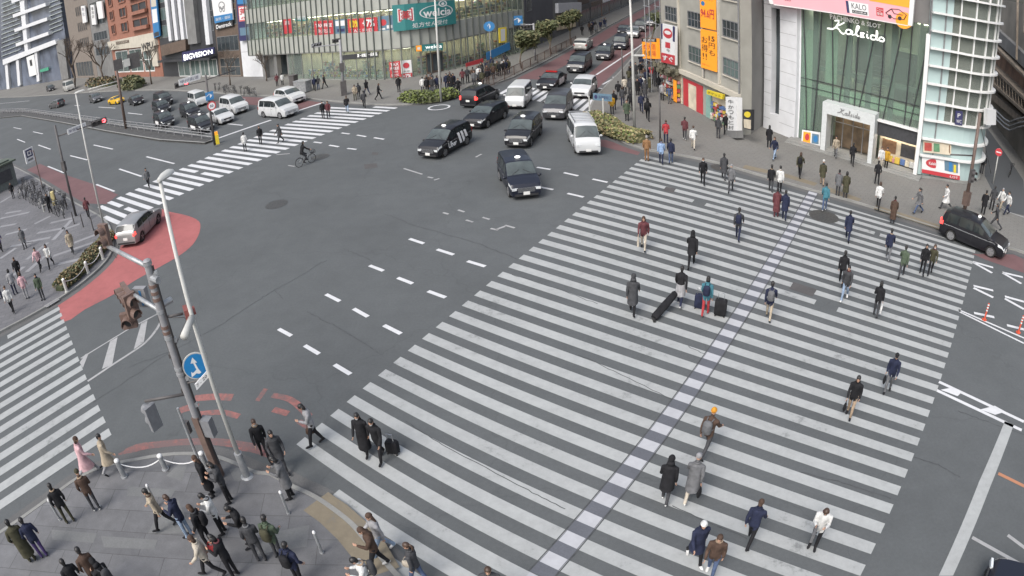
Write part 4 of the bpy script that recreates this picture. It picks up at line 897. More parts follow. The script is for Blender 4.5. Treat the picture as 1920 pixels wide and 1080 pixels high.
for lab, c, u in [('grey capital letters above the white script on the glass hall', [(1556, 26), (1652, 46), (1651, 54), (1557, 36)], 'PACHINKO & SLOT')]:
    f = bil(WK, c); g = MB(); write(g, f, u, 0, 1, 0, 1, .1, mat('capital_letters', (.55, .56, .55), .45, emit=.12, noise=0), .015)
    tag(g.build('sign_lettering', c_signw, loc=f(.5, 0, 0)), lab, 'sign')
# script lettering, drawn as bent tubes
f = bil(WK, [(1553, 36), (1660, 60), (1660, 82), (1553, 60)])
KA = [[(.02, .3), (.1, .33), (.16, .6), (.2, 1.05), (.13, 1.0)], [(.3, 1.02), (.22, .75), (.15, .55), (.2, .4), (.27, .1), (.31, .18)], [(.42, .5), (.37, .52), (.33, .35), (.36, .15), (.41, .25), (.43, .48), (.43, .2), (.46, .18)], [(.48, .2), (.52, .5), (.56, .95), (.53, 1.), (.51, .6), (.52, .2), (.55, .16)],
      [(.65, .48), (.6, .5), (.59, .38), (.63, .34), (.59, .28), (.59, .15), (.65, .18)], [(.7, .5), (.7, .2), (.73, .18)], [(.7, .66), (.705, .68)], [(.84, .5), (.78, .48), (.76, .25), (.8, .14), (.85, .3), (.87, .95), (.86, .2), (.89, .18)], [(.95, .5), (.91, .4), (.92, .16), (.97, .16), (.99, .38), (.95, .5)], [(0, .28), (.1, .3)]]
g = MB()
for p in KA:
    q = [V(x, y, 0) for x, y in p]; q = smooth_line(q, 4) if len(q) > 2 else q
    g.tube([f(v.x, v.y, .3) for v in q], .055, 6)
tag(g.build('sign_lettering', mat('script_white', (.8, .8, .76), .4, emit=.6, noise=0), loc=f(.5, 0, .3)), 'big white script lettering on the glass hall front', 'sign')
f = rectm(WK, 4.0, 5.9, 3.3, 3.75); g = MB()
for p in KA:
    q = [V(x, y, 0) for x, y in p]; g.tube([f(v.x, v.y, 1.13) for v in q], .03, 5)
tag(g.build('sign_lettering', c_grey, loc=f(.5, 0, 1.13)), 'small grey script lettering on the white entrance portal', 'sign')
sign('poster_board', 'white poster board with coloured pictures leaning low on the glass hall front', bil(WK, [(1507, 242), (1541, 247), (1540, 273), (1505, 268)]), c_signw, [], d=.3, th=.08, shapes=lambda g, f, d: (slab(g, f, .08, .48, .1, .9, d, d+.006, c_sora), slab(g, f, .55, .92, .15, .85, d, d+.006, c_sbl2), ell(g, f, .3, .55, .12, .25, d+.01, c_sred), ell(g, f, .75, .5, .12, .25, d+.01, c_sblue)))
sign('poster_board', 'large white poster with a red oval emblem at the foot of the tower', bil(WT, [(1727, 291), (1798, 300), (1797, 336), (1726, 322)]), c_signw, [('Kaleido', .18, .42, .55, .72, c_signw, .02), ('SLOT', .7, .95, .04, .16, c_signw)], d=.14, th=.06, n=3,
     shapes=lambda g, f, d: (ell(g, f, .3, .63, .2, .26, d, c_sred), slab(g, f, .58, .95, .35, .9, d, d+.006, c_sbl2), slab(g, f, .72, .8, .35, .85, d+.006, d+.012, c_sblue), slab(g, f, .84, .9, .35, .75, d+.006, d+.012, c_syel), slab(g, f, 0, 1, 0, .22, d, d+.006, c_sred)))
sign('poster_board', 'framed shop photographs above the red oval poster on the tower', bil(WT, [(1729, 262), (1782, 268), (1782, 290), (1729, 284)]), c_shopw, [], d=.14, th=.05, n=2, shapes=lambda g, f, d: [slab(g, f, .04+.33*k, .3+.33*k, .15, .85, d, d+.006, PAL[k*2]) for k in range(3)])
sign('vertical_sign', 'small navy sign with white figure symbols on the tower', bil(WT, [(1789, 206), (1802, 207), (1801, 233), (1788, 231)]), c_snavy, [('P', .3, .7, .55, .85, c_signw), ('WC', .15, .85, .15, .4, c_signw)], d=.2, th=.2)
sign('projecting_sign', 'white projecting sign box on the side street edge of the tower', bil(WT, [(1836, 198), (1849, 200), (1848, 228), (1835, 228)]), c_signw, [], d=.5, th=.4)
# ---- railway viaduct on the right
WV = Wall((1852, 240), (1922, 342))
vd = thing('railway_viaduct', 'brown steel railway viaduct with stairs and railings beside the tower', 'viaduct', WV.P(3, 0))
c_rust = mat('brown_steel', (.2, .165, .13), .8, .2, noise=.25, scale=1.5); c_rust2 = mat('rusty_wall', (.2, .125, .085), .9, noise=.4, scale=.6)
g = MB(); slab(g, rectm(WV, -30, 20.5, 0, 14), 0, 1, 0, 1, -8, -1.4, mat('retaining_wall', (.22, .2, .17), .9, noise=.25, scale=.4)); g.build('wall', c_conc, vd)
def vline(y0, x0, y1, x1, th, d0, d1, m, name):
    g = MB(); slab(g, bil(WV, [(x0, y0), (x1, y1), (x1, y1+th), (x0, y0+th)]), -.4, 1.4, 0, 1, d0, d1, m); g.build(name, m, vd)
vline(42, 1846, 115, 1922, 26, -1.4, -.9, c_conc, 'parapet'); vline(72, 1846, 150, 1922, 5, -1.4, -.5, c_rust, 'girder'); vline(80, 1846, 160, 1922, 40, -1.45, -1.3, c_rust2, 'wall_panel')
vline(112, 1845, 188, 1922, 6, -1.4, -.3, c_rust, 'girder'); vline(142, 1845, 212, 1922, 6, -1.4, -.2, c_rust, 'girder'); vline(165, 1845, 232, 1922, 14, -1.4, -.5, c_rust, 'stair_side')
for k in range(16):
    x = 1842+k*5.6; yt = 112+(x-1845)*.987+4; yb = 142+(x-1845)*.91
    g = MB(); g.tube([WV.pt(x, yt, -.35), WV.pt(x+1, yb, -.35)], .05, 5); g.build('baluster', c_rust, vd)
for k in range(3):
    g = MB(); y = k*8; g.tube([WV.pt(*p, -.2) for p in [(1845, 188+y), (1862, 204+y), (1880, 222+y), (1890, 228+y), (1905, 222+y), (1925, 218+y)]], .09, 6); g.build('pipe', c_grey, vd)
g = MB()
for x, y0, y1 in ((1896, 10, 110), (1910, 0, 60)): g.tube([WV.pt(x, y1, -.6), WV.pt(x+2, y0-30, -.6)], .12, 6)
g.build('mast', c_rust, vd)
sign('lit_hoarding', 'yellow lit hoarding above the railway viaduct', bil(WV, [(1876, -10), (1925, -10), (1925, 30), (1880, 22)]), c_syel, [], d=-3., th=.2, cat='hoarding')
# kiosk at the left edge
kc = at(14, 350, .12); kk = thing('kiosk', 'small green roofed kiosk beside the parked bicycles', 'kiosk', kc)
hz = heading(14, 345, 205)
g = MB(); R = Matrix.Rotation(hz, 3, 'Z'); loc = lambda x, y, z: kc+R@V(x, y, z)
g.box(loc(1.2, 0, 1.25), (4.2, 2.6, 2.5), hz, mat('kiosk_grey', (.1, .11, .105), .7, noise=.2)); g.build('wall', None, kk)
g = MB(); g.box(loc(1.2, 0, 2.65), (4.9, 3.2, .18), hz, mat('kiosk_roof', (.07, .085, .065), .7, noise=.25)); g.box(loc(1.2, 0, 2.82), (3.6, 2.2, .16), hz, _M['kiosk_roof']); g.build('roof', None, kk)
g = MB(); g.box(loc(-1., 0, 1.5), (.1, 1.8, 1.2), hz, PAL[7]); g.box(loc(0.6, 1.34, 1.4), (2., .1, 1.2), hz, PAL[7]); g.box(loc(.6, -1.34, 1.4), (2.4, .1, 1.3), hz, PAL[3]); g.build('counter_window', None, kk)
# ================================================================ vehicles
def paint(name, col, metal=0., rough=.32): return mat('car_paint_'+name, col, rough, metal, noise=.04, scale=2, coat=.12, spec=.35)
v_black = paint('black', (.012, .012, .015)); v_white = paint('white', (.45, .46, .465)); v_silver = paint('silver', (.3, .3, .3), .5, .35); v_navy = paint('navy', (.011, .013, .022)); v_grey = paint('grey', (.12, .12, .125), .4); v_yellow = paint('yellow', (.6, .36, .02)); v_pearl = paint('pearl', (.38, .38, .36)); v_dgrey = paint('graphite', (.05, .05, .055), .3)
v_glass = mat('car_glass', (.02, .025, .027), .06, noise=.3, scale=1.5, spec=.5); v_wind = mat('car_windscreen', (.06, .072, .07), .08, noise=.4, scale=1.2, spec=.9); v_tyre = mat('tyre_rubber', (.018, .018, .018), .9, noise=.2); v_rim = mat('wheel_rim', (.35, .35, .36), .35, .7, noise=.1); v_dark = mat('car_trim_dark', (.02, .02, .022), .7, noise=.1)  # windscreen lighter than side glass: pale grey-green reflection put into its colour
v_head = mat('headlamp', (.65, .67, .68), .12, .2, noise=.15, scale=8); v_tail = mat('tail_lamp', (.3, .015, .015), .2, noise=.1); v_brake = mat('tail_lamp_lit', (.6, .03, .03), .2, emit=1.6, ecol=(1, .06, .05), noise=0); v_chrome = mat('chrome_trim', (.55, .55, .56), .2, .9, noise=.05); v_plate = mat('number_plate', (.6, .6, .58), .5, noise=.05)
def lerp_tab(T, x):
    if x <= T[0][0]: return T[0][1]
    for (a, p), (c, q) in zip(T, T[1:]):
        if x <= c: t = (x-a)/(c-a); return p+(q-p)*t
    return T[-1][1]
class CarShape:
    VP = [0, .12, .3, .5, .8, .9, 1.]
    def __init__(s, L, W, H, top, belt, axle, rw=.33, nose=.1):
        s.L, s.W, s.H, s.top, s.belt, s.axle, s.rw, s.nose = L, W, H, top, belt, axle, rw, nose
    def sec(s, x):
        zt = lerp_tab(s.top, x); e = max(0, (abs(x)-(s.L/2-.55))/.55); pl = 1-s.nose*e*e
        wb = s.W/2*pl; zb = .22+.05*e; ra = s.rw+.07
        for ax in s.axle:
            if abs(x-ax) < ra: zb = max(zb, .31+math.sqrt(ra*ra-(x-ax)**2)-.02)
        B = min(s.belt, zt-.04); t = max(0, min(1, (zt-s.belt)/(s.H-s.belt))); wr = s.W/2*(.965-.12*t)*pl
        return [(wb*.93, zb), (wb*.985, max(zb+.015, min(.4, B-.1))), (wb, max(zb+.03, min(.66, B-.04))), (wb*.985, max(B, zb+.05)), (wr, zt-.06*t-.02), (wr*.82, zt-.012), (0, zt+.015)]
    def surf(s, x, v, side=1):
        p = s.sec(x)
        for i in range(6):
            if v <= s.VP[i+1]:
                t = (v-s.VP[i])/(s.VP[i+1]-s.VP[i]); return V(x, side*(p[i][0]*(1-t)+p[i+1][0]*t), p[i][1]*(1-t)+p[i+1][1]*t)
        return V(x, 0, p[6][1])
    def body(s, mb, m):
        xs = set(np.round(np.linspace(-s.L/2, s.L/2, 41), 3))
        for ax in s.axle: xs |= set(np.round(ax+(s.rw+.069)*np.sin(np.linspace(-PI/2, PI/2, 11)), 3))
        xs |= set(round(p[0], 3) for p in s.top if abs(p[0]) <= s.L/2)
        rings = []
        for x in sorted(xs):
            p = s.sec(float(x)); rings.append([V(x, y, z) for y, z in p]+[V(x, -y, z) for y, z in p[-2::-1]])
        mb.loft(rings, m)
    def patch(s, mb, x0, x1, v0, v1, off, m, side=1, nx=6, nv=4, skew=0.):
        G = []
        for i in range(nx+1):
            row = []
            for j in range(nv+1):
                v = v0+(v1-v0)*j/nv; x = x0+(x1-x0)*i/nx+skew*(j/nv)
                p = s.surf(x, v, side); a = s.surf(x+.02, v, side)-s.surf(x-.02, v, side); c = s.surf(x, min(1, v+.02), side)-s.surf(x, max(0, v-.02), side)
                n = c.cross(a)*side; n = n.normalized() if n.length > 1e-9 else V(0, side, 0)
                row.append(p+n*off)
            G.append(row)
        vs = [p for r in G for p in r]; k = nv+1
        fs = [(i*k+j, (i+1)*k+j, (i+1)*k+j+1, i*k+j+1) for i in range(nx) for j in range(nv)]
        if side > 0: fs = [f[::-1] for f in fs]
        mb.add(vs, fs, m)
    def screen(s, mb, x0, x1, u, off, m, taper=.0, nx=5, nu=8):
        G = []
        for i in range(nx+1):
            x = x0+(x1-x0)*i/nx; uu = u-taper*(i/nx); row = []
            for j in range(nu+1):
                q = -uu+2*uu*j/nu; p = s.surf(x, 1-abs(q)*.2, -1 if q < 0 else 1)
                a = s.surf(x+.02, 1)-s.surf(x-.02, 1); n = V(-a.z, 0, a.x).normalized(); row.append(p+n*off)
            G.append(row)
        k = nu+1; mb.add([p for r in G for p in r], [(i*k+j, (i+1)*k+j, (i+1)*k+j+1, i*k+j+1) for i in range(nx) for j in range(nu)], m)
def make_car(name, S, paintm, ws, rear, sides, taxi=False, grille='dark', rack=False, lightbar=False, ghigh=.72, skirts=False, boxy=False):
    t = bpy.data.objects.new(name, None); COL.objects.link(t)
    mb = MB(); S.body(mb, paintm); mb.build('body', paintm, t, True, sharp=38)
    mb = MB(); mb.box((0, 0, .42), (S.L-.3, S.W-.3, .42)); mb.build('underbody', v_dark, t)
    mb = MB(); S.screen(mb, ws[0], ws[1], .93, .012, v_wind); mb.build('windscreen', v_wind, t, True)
    mb = MB(); S.screen(mb, rear[0], rear[1], .9, .012, v_glass); mb.build('rear_window', v_glass, t, True)
    for sd in (1, -1):
        for a, c, sk in sides:
            mb = MB(); S.patch(mb, a, c, .53, .775, .01, v_glass, sd, skew=sk); mb.build('side_window', v_glass, t, True)
        mb = MB(); S.patch(mb, S.L/2-.42, S.L/2-.02, (.36 if boxy else .4), (.5 if boxy else .53), .014, v_head, sd); mb.box((S.L/2-.02, sd*S.W*.345, ghigh-.06), (.07, .34, .13), sd*-.18); mb.build('headlight', v_head, t)
        zt = .98 if S.H > 1.6 else .84
        mb = MB(); mb.box((-S.L/2+.03, sd*S.W*.41, zt), (.12, .13, .34 if S.H > 1.6 else .16)); S.patch(mb, -S.L/2+.02, -S.L/2+.2, .38, .52, .012, v_tail, sd, 3, 3); mb.build('tail_light', v_tail, t)
        xm = S.L/2-1.05 if taxi else ws[1]-.35
        mb = MB(); mb.blob((xm, sd*(S.W/2+.1), 1.02 if taxi else S.belt+.12), (.07, .11, .08), None, 8, 5); mb.tube([(xm, sd*S.W*.45, S.belt-.06), (xm, sd*(S.W/2+.06), S.belt+.06)], .02, 5); mb.build('wing_mirror', paintm, t, True)
        for a, c, sk in sides[:2]:
            mb = MB(); p = S.surf(a+.12 if taxi else a+.14, .44, sd); mb.box(p+V(0, sd*.012, 0), (.17, .025, .03)); mb.build('door_handle', v_chrome, t)
        mb = MB()
        for x in [q for a, c, sk in sides[:2] for q in (a-.03, c+.03)]:
            for k in range(6):
                v0, v1 = .1+.066*k, .1+.066*(k+1); a, c = S.surf(x, v0, sd), S.surf(x, v1, sd)
                if a.z > .26: mb.tube([a+V(0, sd*.001, 0), c+V(0, sd*.001, 0)], .008, 4)
        mb.build('door_gap', v_dark, t)
        if taxi or skirts:
            mb = MB(); S.patch(mb, -S.L/2+.25, S.L/2-.6, .415, .44, .012, v_chrome, sd, 20, 1); mb.build('side_trim', v_chrome, t)
    mb = MB(); n = 5
    if grille == 'chrome':
        for k in range(n): mb.box((S.L/2+.005, 0, .5+k*.055), (.05, S.W*.52, .03))
        mb.build('grille', v_chrome, t)
    elif grille != 'none':
        mb.box((S.L/2+.0, 0, .58), (.05, S.W*.5, .16)); mb.build('grille', v_dark, t)
    mb = MB(); mb.box((S.L/2-.01, 0, .32), (.08, S.W*.72, .12)); mb.build('front_bumper_intake', v_dark, t)
    mb = MB(); mb.box((-S.L/2+.01, 0, .36), (.07, S.W*.78, .1)); mb.build('rear_bumper', v_dark, t)
    for x, z in ((S.L/2+.035, .42), (-S.L/2-.02, .72 if S.H > 1.6 else .62)):
        mb = MB(); mb.box((x, 0, z), (.02, .34, .17)); mb.build('number_plate', v_plate, t)
    for ax in S.axle:
        for sd in (1, -1):
            y = sd*(S.W/2-.12)
            mb = MB(); prof = [(S.rw-.1, -.1), (S.rw-.02, -.1), (S.rw, -.07), (S.rw, .07), (S.rw-.02, .1), (S.rw-.1, .1)]; mb.lathe(prof, 20, None, (ax, y, S.rw), 'Y'); w_ = mb.build('wheel', v_tyre, t, True, sharp=40)
            mb = MB(); mb.lathe([(.01, sd*.085), (.06, sd*.09), (S.rw-.11, sd*.085), (S.rw-.09, sd*.1)], 16, None, (ax, y, S.rw), 'Y')
            for k in range(5):
                a = 2*PI*k/5; mb.box((ax+.13*math.cos(a), y+sd*.098, S.rw+.13*math.sin(a)), (.2, .012, .05), rot=Matrix.Rotation(-a, 3, 'Y'))
            mb.build('rim', v_rim, w_)
    mb = MB()
    for sd in (1, -1): mb.tube([(ws[1]-.02, sd*.5, S.surf(ws[1]-.02, 1).z-.0), (ws[1]-.25, sd*.1, S.surf(ws[1]-.25, 1).z+.03)], .012, 4)
    mb.build('wiper', v_dark, t)
    if taxi:
        mb = MB(); mb.blob((.1, 0, S.H+.06), (.1, .17, .08), c_slit, 10, 5); mb.build('roof_lamp', c_slit, t, True)
    if rack:
        mb = MB()
        for sd in (1, -1): mb.tube([(-S.L/2+.3, sd*S.W*.38, S.H+.12), (1., sd*S.W*.38, S.H+.12)], .025, 5)
        for k in range(7): x = -S.L/2+.4+k*.42; mb.tube([(x, -S.W*.38, S.H+.12), (x, S.W*.38, S.H+.12)], .02, 5); mb.box((x, S.W*.38, S.H+.05), (.05, .05, .12)); mb.box((x, -S.W*.38, S.H+.05), (.05, .05, .12))
        mb.build('roof_rack', v_chrome, t)
    if lightbar:
        mb = MB(); mb.box((.0, 0, S.H+.09), (.22, 1.1, .13)); mb.build('light_bar', v_tail, t)
    return t
TAXI = CarShape(4.4, 1.72, 1.75, [(-2.2, .92), (-2.14, 1.15), (-1.98, 1.62), (-1.7, 1.72), (-.3, 1.75), (.35, 1.68), (1.2, 1.1), (1.5, 1.04), (2.05, .9), (2.2, .7)], 1.02, (-1.35, 1.4))
VAN = CarShape(4.95, 1.86, 1.94, [(-2.47, 1.), (-2.41, 1.3), (-2.24, 1.84), (-1.9, 1.93), (0, 1.94), (.65, 1.84), (1.5, 1.2), (1.8, 1.13), (2.32, 1.02), (2.47, .75)], 1.12, (-1.45, 1.55), .35, .08)
KEI = CarShape(4.3, 1.68, 1.96, [(-2.15, .95), (-2.11, 1.85), (-1.95, 1.94), (1., 1.96), (1.28, 1.86), (1.85, 1.18), (2.06, 1.02), (2.15, .7)], 1.08, (-1.35, 1.35), .31, .07)
SEDAN = CarShape(4.75, 1.8, 1.46, [(-2.37, .82), (-2.25, .98), (-1.65, 1.04), (-.95, 1.4), (-.3, 1.46), (.15, 1.42), (1.0, 1.02), (1.5, .95), (2.2, .8), (2.37, .6)], .96, (-1.4, 1.45), .33, .14)
WAGON = CarShape(4.5, 1.76, 1.52, [(-2.25, .9), (-2.17, 1.08), (-1.85, 1.42), (-1.3, 1.5), (-.3, 1.52), (.25, 1.45), (1.12, 1.04), (1.5, .97), (2.1, .84), (2.25, .62)], .98, (-1.35, 1.4), .33, .13)
SUV = CarShape(4.65, 1.84, 1.68, [(-2.32, .95), (-2.24, 1.15), (-1.9, 1.58), (-1.4, 1.67), (-.3, 1.68), (.3, 1.6), (1.15, 1.14), (1.5, 1.08), (2.15, .96), (2.32, .7)], 1.06, (-1.4, 1.42), .36, .12)
PROTO = {
 'taxi': make_car('taxi', TAXI, v_black, (.42, 1.16), (-2.13, -1.99), [(.05, .72, 0), (-.95, -.02, 0), (-1.8, -1.08, .1)], taxi=True, grille='chrome'),
 'minivan': make_car('minivan', VAN, v_black, (.72, 1.46), (-2.4, -2.26), [(.15, 1.0, -.1), (-1.15, .08, 0), (-2.1, -1.25, .08)], grille='chrome', ghigh=.85),
 'van': make_car('van', KEI, v_white, (1.3, 1.83), (-2.135, -2.115), [(.4, 1.25, -.12), (-.75, .3, 0), (-1.95, -.85, 0)], grille='none', ghigh=.8, boxy=True),
 'rack_van': make_car('van', KEI, v_white, (1.3, 1.83), (-2.135, -2.115), [(.4, 1.25, -.12), (-.75, .3, 0), (-1.95, -.85, 0)], grille='none', rack=True, ghigh=.8, boxy=True),
 'sedan': make_car('sedan', SEDAN, v_black, (.2, .97), (-1.58, -1.), [(-.1, .6, -.12), (-.95, -.18, .06)]),
 'wagon': make_car('car', WAGON, v_silver, (.3, 1.08), (-2.15, -1.88), [(.0, .7, -.15), (-.9, -.08, 0), (-1.65, -1.0, .12)]),
 'suv': make_car('suv', SUV, v_black, (.36, 1.1), (-2.22, -1.93), [(.05, .75, -.13), (-.9, -.03, 0), (-1.75, -1.0, .12)]),
 'patrol': make_car('patrol_car', SEDAN, v_black, (.2, .97), (-1.58, -1.), [(-.1, .6, -.12), (-.95, -.18, .06)], lightbar=True),
}
LEN = dict(taxi=4.4, minivan=4.95, van=4.3, rack_van=4.3, sedan=4.75, wagon=4.5, suv=4.65, patrol=4.75)
def recolour(o, old, new):
    for c in [o]+list(o.children_recursive):
        if c.type == 'MESH':
            for sl_ in c.material_slots:
                if sl_.material == old: sl_.link = 'OBJECT'; sl_.material = new
def place(kind, Fp, Bp, label, cat='car', name=None, col=None, z=0., sc=1., group='vehicles on the crossing and its streets', lit=False, centre=None):
    o = copy_tree(PROTO[kind]); a, c = at(*Fp, z), at(*Bp, z)
    if name: o.name = name
    yaw = math.atan2(a.y-c.y, a.x-c.x); o.rotation_euler.z = yaw; o.scale = (sc,)*3
    hl_ = LEN[kind]*sc/2; dv = V(math.cos(yaw), math.sin(yaw), 0); o.location = (a+c)/2 if centre else a-dv*hl_ if a.length < c.length else c+dv*hl_
    base = PROTO[kind].children[0].data.materials[0]
    if col: recolour(o, base, col)
    if lit: recolour(o, v_tail, v_brake)
    tag(o, label, cat, group); return o
# the cars out on the crossing
ub = place('taxi', (803, 300), (861, 268), 'black taxi with white lettering and slanted stripes on its side', 'taxi')
place('wagon', (886, 244), (933, 219), 'low black estate car following the taxi with white lettering', 'car', col=v_black)
place('taxi', (968, 280), (1004, 240), 'black taxi second in the queue, left of the white roof rack van', 'taxi')
place('rack_van', (1104, 293), (1078, 246), 'white van with a roof rack beside the planter hedge', 'van')
place('taxi', (988, 376), (949, 312), 'black taxi nearest the zebra stripes, turning out of the street', 'taxi', col=v_navy)
place('minivan', (1038, 227), (1066, 188), 'dark grey minivan waiting behind the far zebra crossing', 'minivan', col=v_dgrey, sc=.96)
place('van', (965, 206), (994, 172), 'plain white delivery van driving off the far zebra crossing', 'van', sc=.97)
place('taxi', (924, 182), (878, 204), 'dark taxi seen from behind entering the far street', 'taxi', lit=True)
pc = place('patrol', (1022, 171), (1056, 148), 'black and white patrol car with a light bar on the far zebra crossing', 'patrol car')
place('suv', (1087, 186), (1112, 158), 'white wagon waiting right of the patrol car', 'car', col=v_white, sc=.98)
place('minivan', (1078, 138), (1106, 117), 'black minivan with bright headlights in the far street', 'minivan')
place('taxi', (1130, 114), (1148, 96), 'black taxi behind the black minivan in the far street', 'taxi')
place('wagon', (1112, 78), (1088, 96), 'white car driving away up the far street', 'car', col=v_pearl, sc=1.05)
place('van', (1162, 94), (1178, 76), 'dark van with pale bumper behind the far street taxi', 'van', col=v_navy)
place('sedan', (1168, 66), (1176, 56), 'black saloon farther up the far street', 'car')
place('suv', (1186, 72), (1198, 56), 'silver car farther up the far street', 'car', col=v_silver)
place('van', (1200, 60), (1210, 47), 'dark grey van near the end of the far street', 'van', col=v_dgrey)
place('suv', (1221, 50), (1232, 36), 'pale green grey car farthest up the far street', 'car', col=v_grey)
place('taxi', (1882, 484), (1790, 446), 'black taxi with a chrome side line pulled up beside the right pavement', 'taxi', lit=True)
place('sedan', (1924, 1158), (2022, 1204), 'dark blue car at the bottom right corner, only its roof showing', 'car', col=v_navy, centre=True)
place('wagon', (290, 412), (240, 466), 'silver hatchback with red tail lights on the red lane', 'car', lit=True)
# queue on the avenue
Q = 'cars queued on the avenue behind the upper left crosswalk'
place('minivan', (548, 219), (489, 215), 'white minivan first in the avenue queue', 'minivan', col=v_white, group=Q)
place('suv', (562, 194), (504, 186), 'white car with a black roof behind the first white minivan', 'car', col=v_white, group=Q)
place('minivan', (455, 213), (402, 203), 'white minivan second from the crosswalk in its avenue lane', 'minivan', col=v_white, group=Q)
place('sedan', (428, 232), (378, 219), 'low white saloon in the avenue queue', 'car', col=v_white, group=Q)
place('van', (380, 200), (338, 188), 'white box shaped van behind the white minivans', 'van', group=Q)
place('taxi', (391, 249), (348, 237), 'black taxi with a white door panel beside the signal pole', 'taxi', group=Q)
place('taxi', (318, 239), (280, 226), 'black taxi with a white door panel beside the median railing', 'taxi', group=Q)
place('taxi', (366, 222), (328, 208), 'black taxi boxed in between the two white panelled taxis', 'taxi', group=Q)
place('minivan', (316, 199), (274, 190), 'black minivan farthest from the median in the avenue queue', 'minivan', group=Q)
place('taxi', (312, 213), (274, 203), 'black taxi between the farthest black minivan and the median taxi', 'taxi', group=Q)
place('sedan', (263, 197), (234, 190), 'black saloon behind the brown signal pole', 'car', group=Q)
place('sedan', (229, 194), (205, 195), 'yellow car behind the brown signal pole', 'car', col=v_yellow, group=Q, sc=.9)
place('wagon', (186, 192), (160, 187), 'grey people carrier apart at the back of the avenue queue', 'car', col=v_grey, group=Q, sc=1.1)
place('van', (134, 171), (113, 168), 'cream box truck at the back of the avenue', 'truck', col=v_pearl, group=Q, sc=1.35)
place('suv', (99, 171), (84, 170), 'dark car beside the cream box truck', 'car', col=v_dgrey, group=Q, sc=1.05)
place('suv', (95, 203), (117, 200), 'grey car driving away on the near side of the median railing', 'car', col=v_grey)
# lettering and panels on individual cars
def side_of(o):
    return 1 if (Vector((math.sin(o.rotation_euler.z), -math.cos(o.rotation_euler.z)))).dot(Vector((o.location.x, o.location.y))) > 0 else -1
def decal(o, S, name, fn, m):
    sd = side_of(o); mb = MB(); fn(mb, sd); d = mb.build(name, m); d.parent = o
def lettered(word, x0, x1, v0, v1, m, S=TAXI, mirror_dir=None):
    def fn(mb, sd):
        vs, fs, w_ = text_mesh(word, .03)
        # reading direction: left to right as seen from outside
        P_ = [S.surf(x0+(x1-x0)*(x if sd < 0 else 1-x), v0+(v1-v0)*y, sd)+V(0, sd*.018, 0) for x, y in vs]
        mb.add(P_, fs if sd < 0 else fs, m)
    return fn
c_car_w = mat('car_lettering_white', (.7, .7, .7), .4, noise=.03)
decal(ub, TAXI, 'side_lettering', lettered('Uber', .0, 1.02, .17, .43, c_car_w), c_car_w)
def stripes(mb, sd):
    for k in range(3):
        x = -.55-.42*k; TAXI.patch(mb, x-.15, x+.12, .14, .6, .02, c_car_w, sd, 3, 6, .3); 
decal(ub, TAXI, 'side_stripes', stripes, c_car_w)
decal(pc, SEDAN, 'white_door_panel', lambda mb, sd: SEDAN.patch(mb, -1.0, .75, .08, .5, .014, c_car_w, sd, 8, 4), c_car_w)
for o in [x for x in COL.objects if x.parent is None and 'white door panel' in str(x.get('label', ''))]:
    decal(o, TAXI, 'white_door_panel', lambda mb, sd: TAXI.patch(mb, -.9, .6, .14, .38, .014, c_car_w, sd, 6, 3), c_car_w)
for p_ in PROTO.values(): prune(p_)
# bicycles
def make_bike(fm):
    t = bpy.data.objects.new('bicycle', None); COL.objects.link(t)
    mb = MB()
    for a, c in (((-.5, 0, .33), (-.12, 0, .3)), ((-.12, 0, .3), (-.22, 0, .85)), ((-.12, 0, .3), (.4, 0, .8)), ((-.5, 0, .33), (-.19, 0, .72)), ((.4, 0, .95), (.55, 0, .33)), ((-.19, 0, .7), (.4, 0, .78))): mb.tube([a, c], .02, 6)
    mb.build('frame', fm, t)
    for x in (-.5, .55):
        mb = MB(); R = .33; mb.tube([(x+R*math.cos(k*PI/9), 0, R+R*math.sin(k*PI/9)) for k in range(19)], .02, 5); w_ = mb.build('wheel', v_tyre, t)
        mb = MB()
        for k in range(8): a = k*PI/4; mb.tube([(x, 0, R), (x+.31*math.cos(a), 0, R+.31*math.sin(a))], .004, 3)
        mb.build('spokes', v_dark, w_)
    mb = MB(); mb.blob((-.24, 0, .9), (.14, .08, .04), None, 8, 4); mb.build('saddle', v_dark, t, True)
    mb = MB(); mb.tube([(.3, .27, 1.0), (.4, .2, 1.02), (.4, -.2, 1.02), (.3, -.27, 1.0)], .014, 5); mb.tube([(.4, 0, .9), (.4, 0, 1.02)], .014, 5); mb.build('handlebar', v_dark, t)
    mb = MB()
    for z in (.75, .85, .95): mb.tube([(.5, .15, z), (.82, .17, z), (.82, -.17, z), (.5, -.15, z), (.5, .15, z)], .008, 4)
    for x, y in ((.5, .15), (.82, .17), (.82, -.17), (.5, -.15), (.66, .16), (.66, -.16), (.82, 0)): mb.tube([(x, y, .72), (x, y, .95)], .008, 4)
    mb.box((.66, 0, .73), (.32, .3, .01)); mb.build('basket', v_dark, t)
    mb = MB(); mb.tube([(-.5+.36*math.cos(a), 0, .33+.36*math.sin(a)) for a in np.linspace(.3, 2.6, 9)], .022, 4); mb.build('mudguard', v_dgrey, t)
    return t
BK = [make_bike(v_black), make_bike(v_silver), make_bike(v_navy)]
rs = random.Random(21)
n = 0
for row in range(2):
    for k in range(13):
        u = k/12; px = 46+u*82+row*-8+rs.uniform(-2, 2); py = 352+u*38+row*16+rs.uniform(-2, 2)
        if px > 126 and row: continue
        o = copy_tree(BK[n % 3]); n += 1
        o.location = at(px, py, .12); o.rotation_euler.z = heading(85, 380, 60, .12)+rs.uniform(-.25, .25); o.rotation_euler.x = rs.uniform(-.12, .12)
        tag(o, 'parked bicycle packed in the rack beside the plaza kiosk', 'bicycle', 'bicycles parked beside the plaza kiosk')
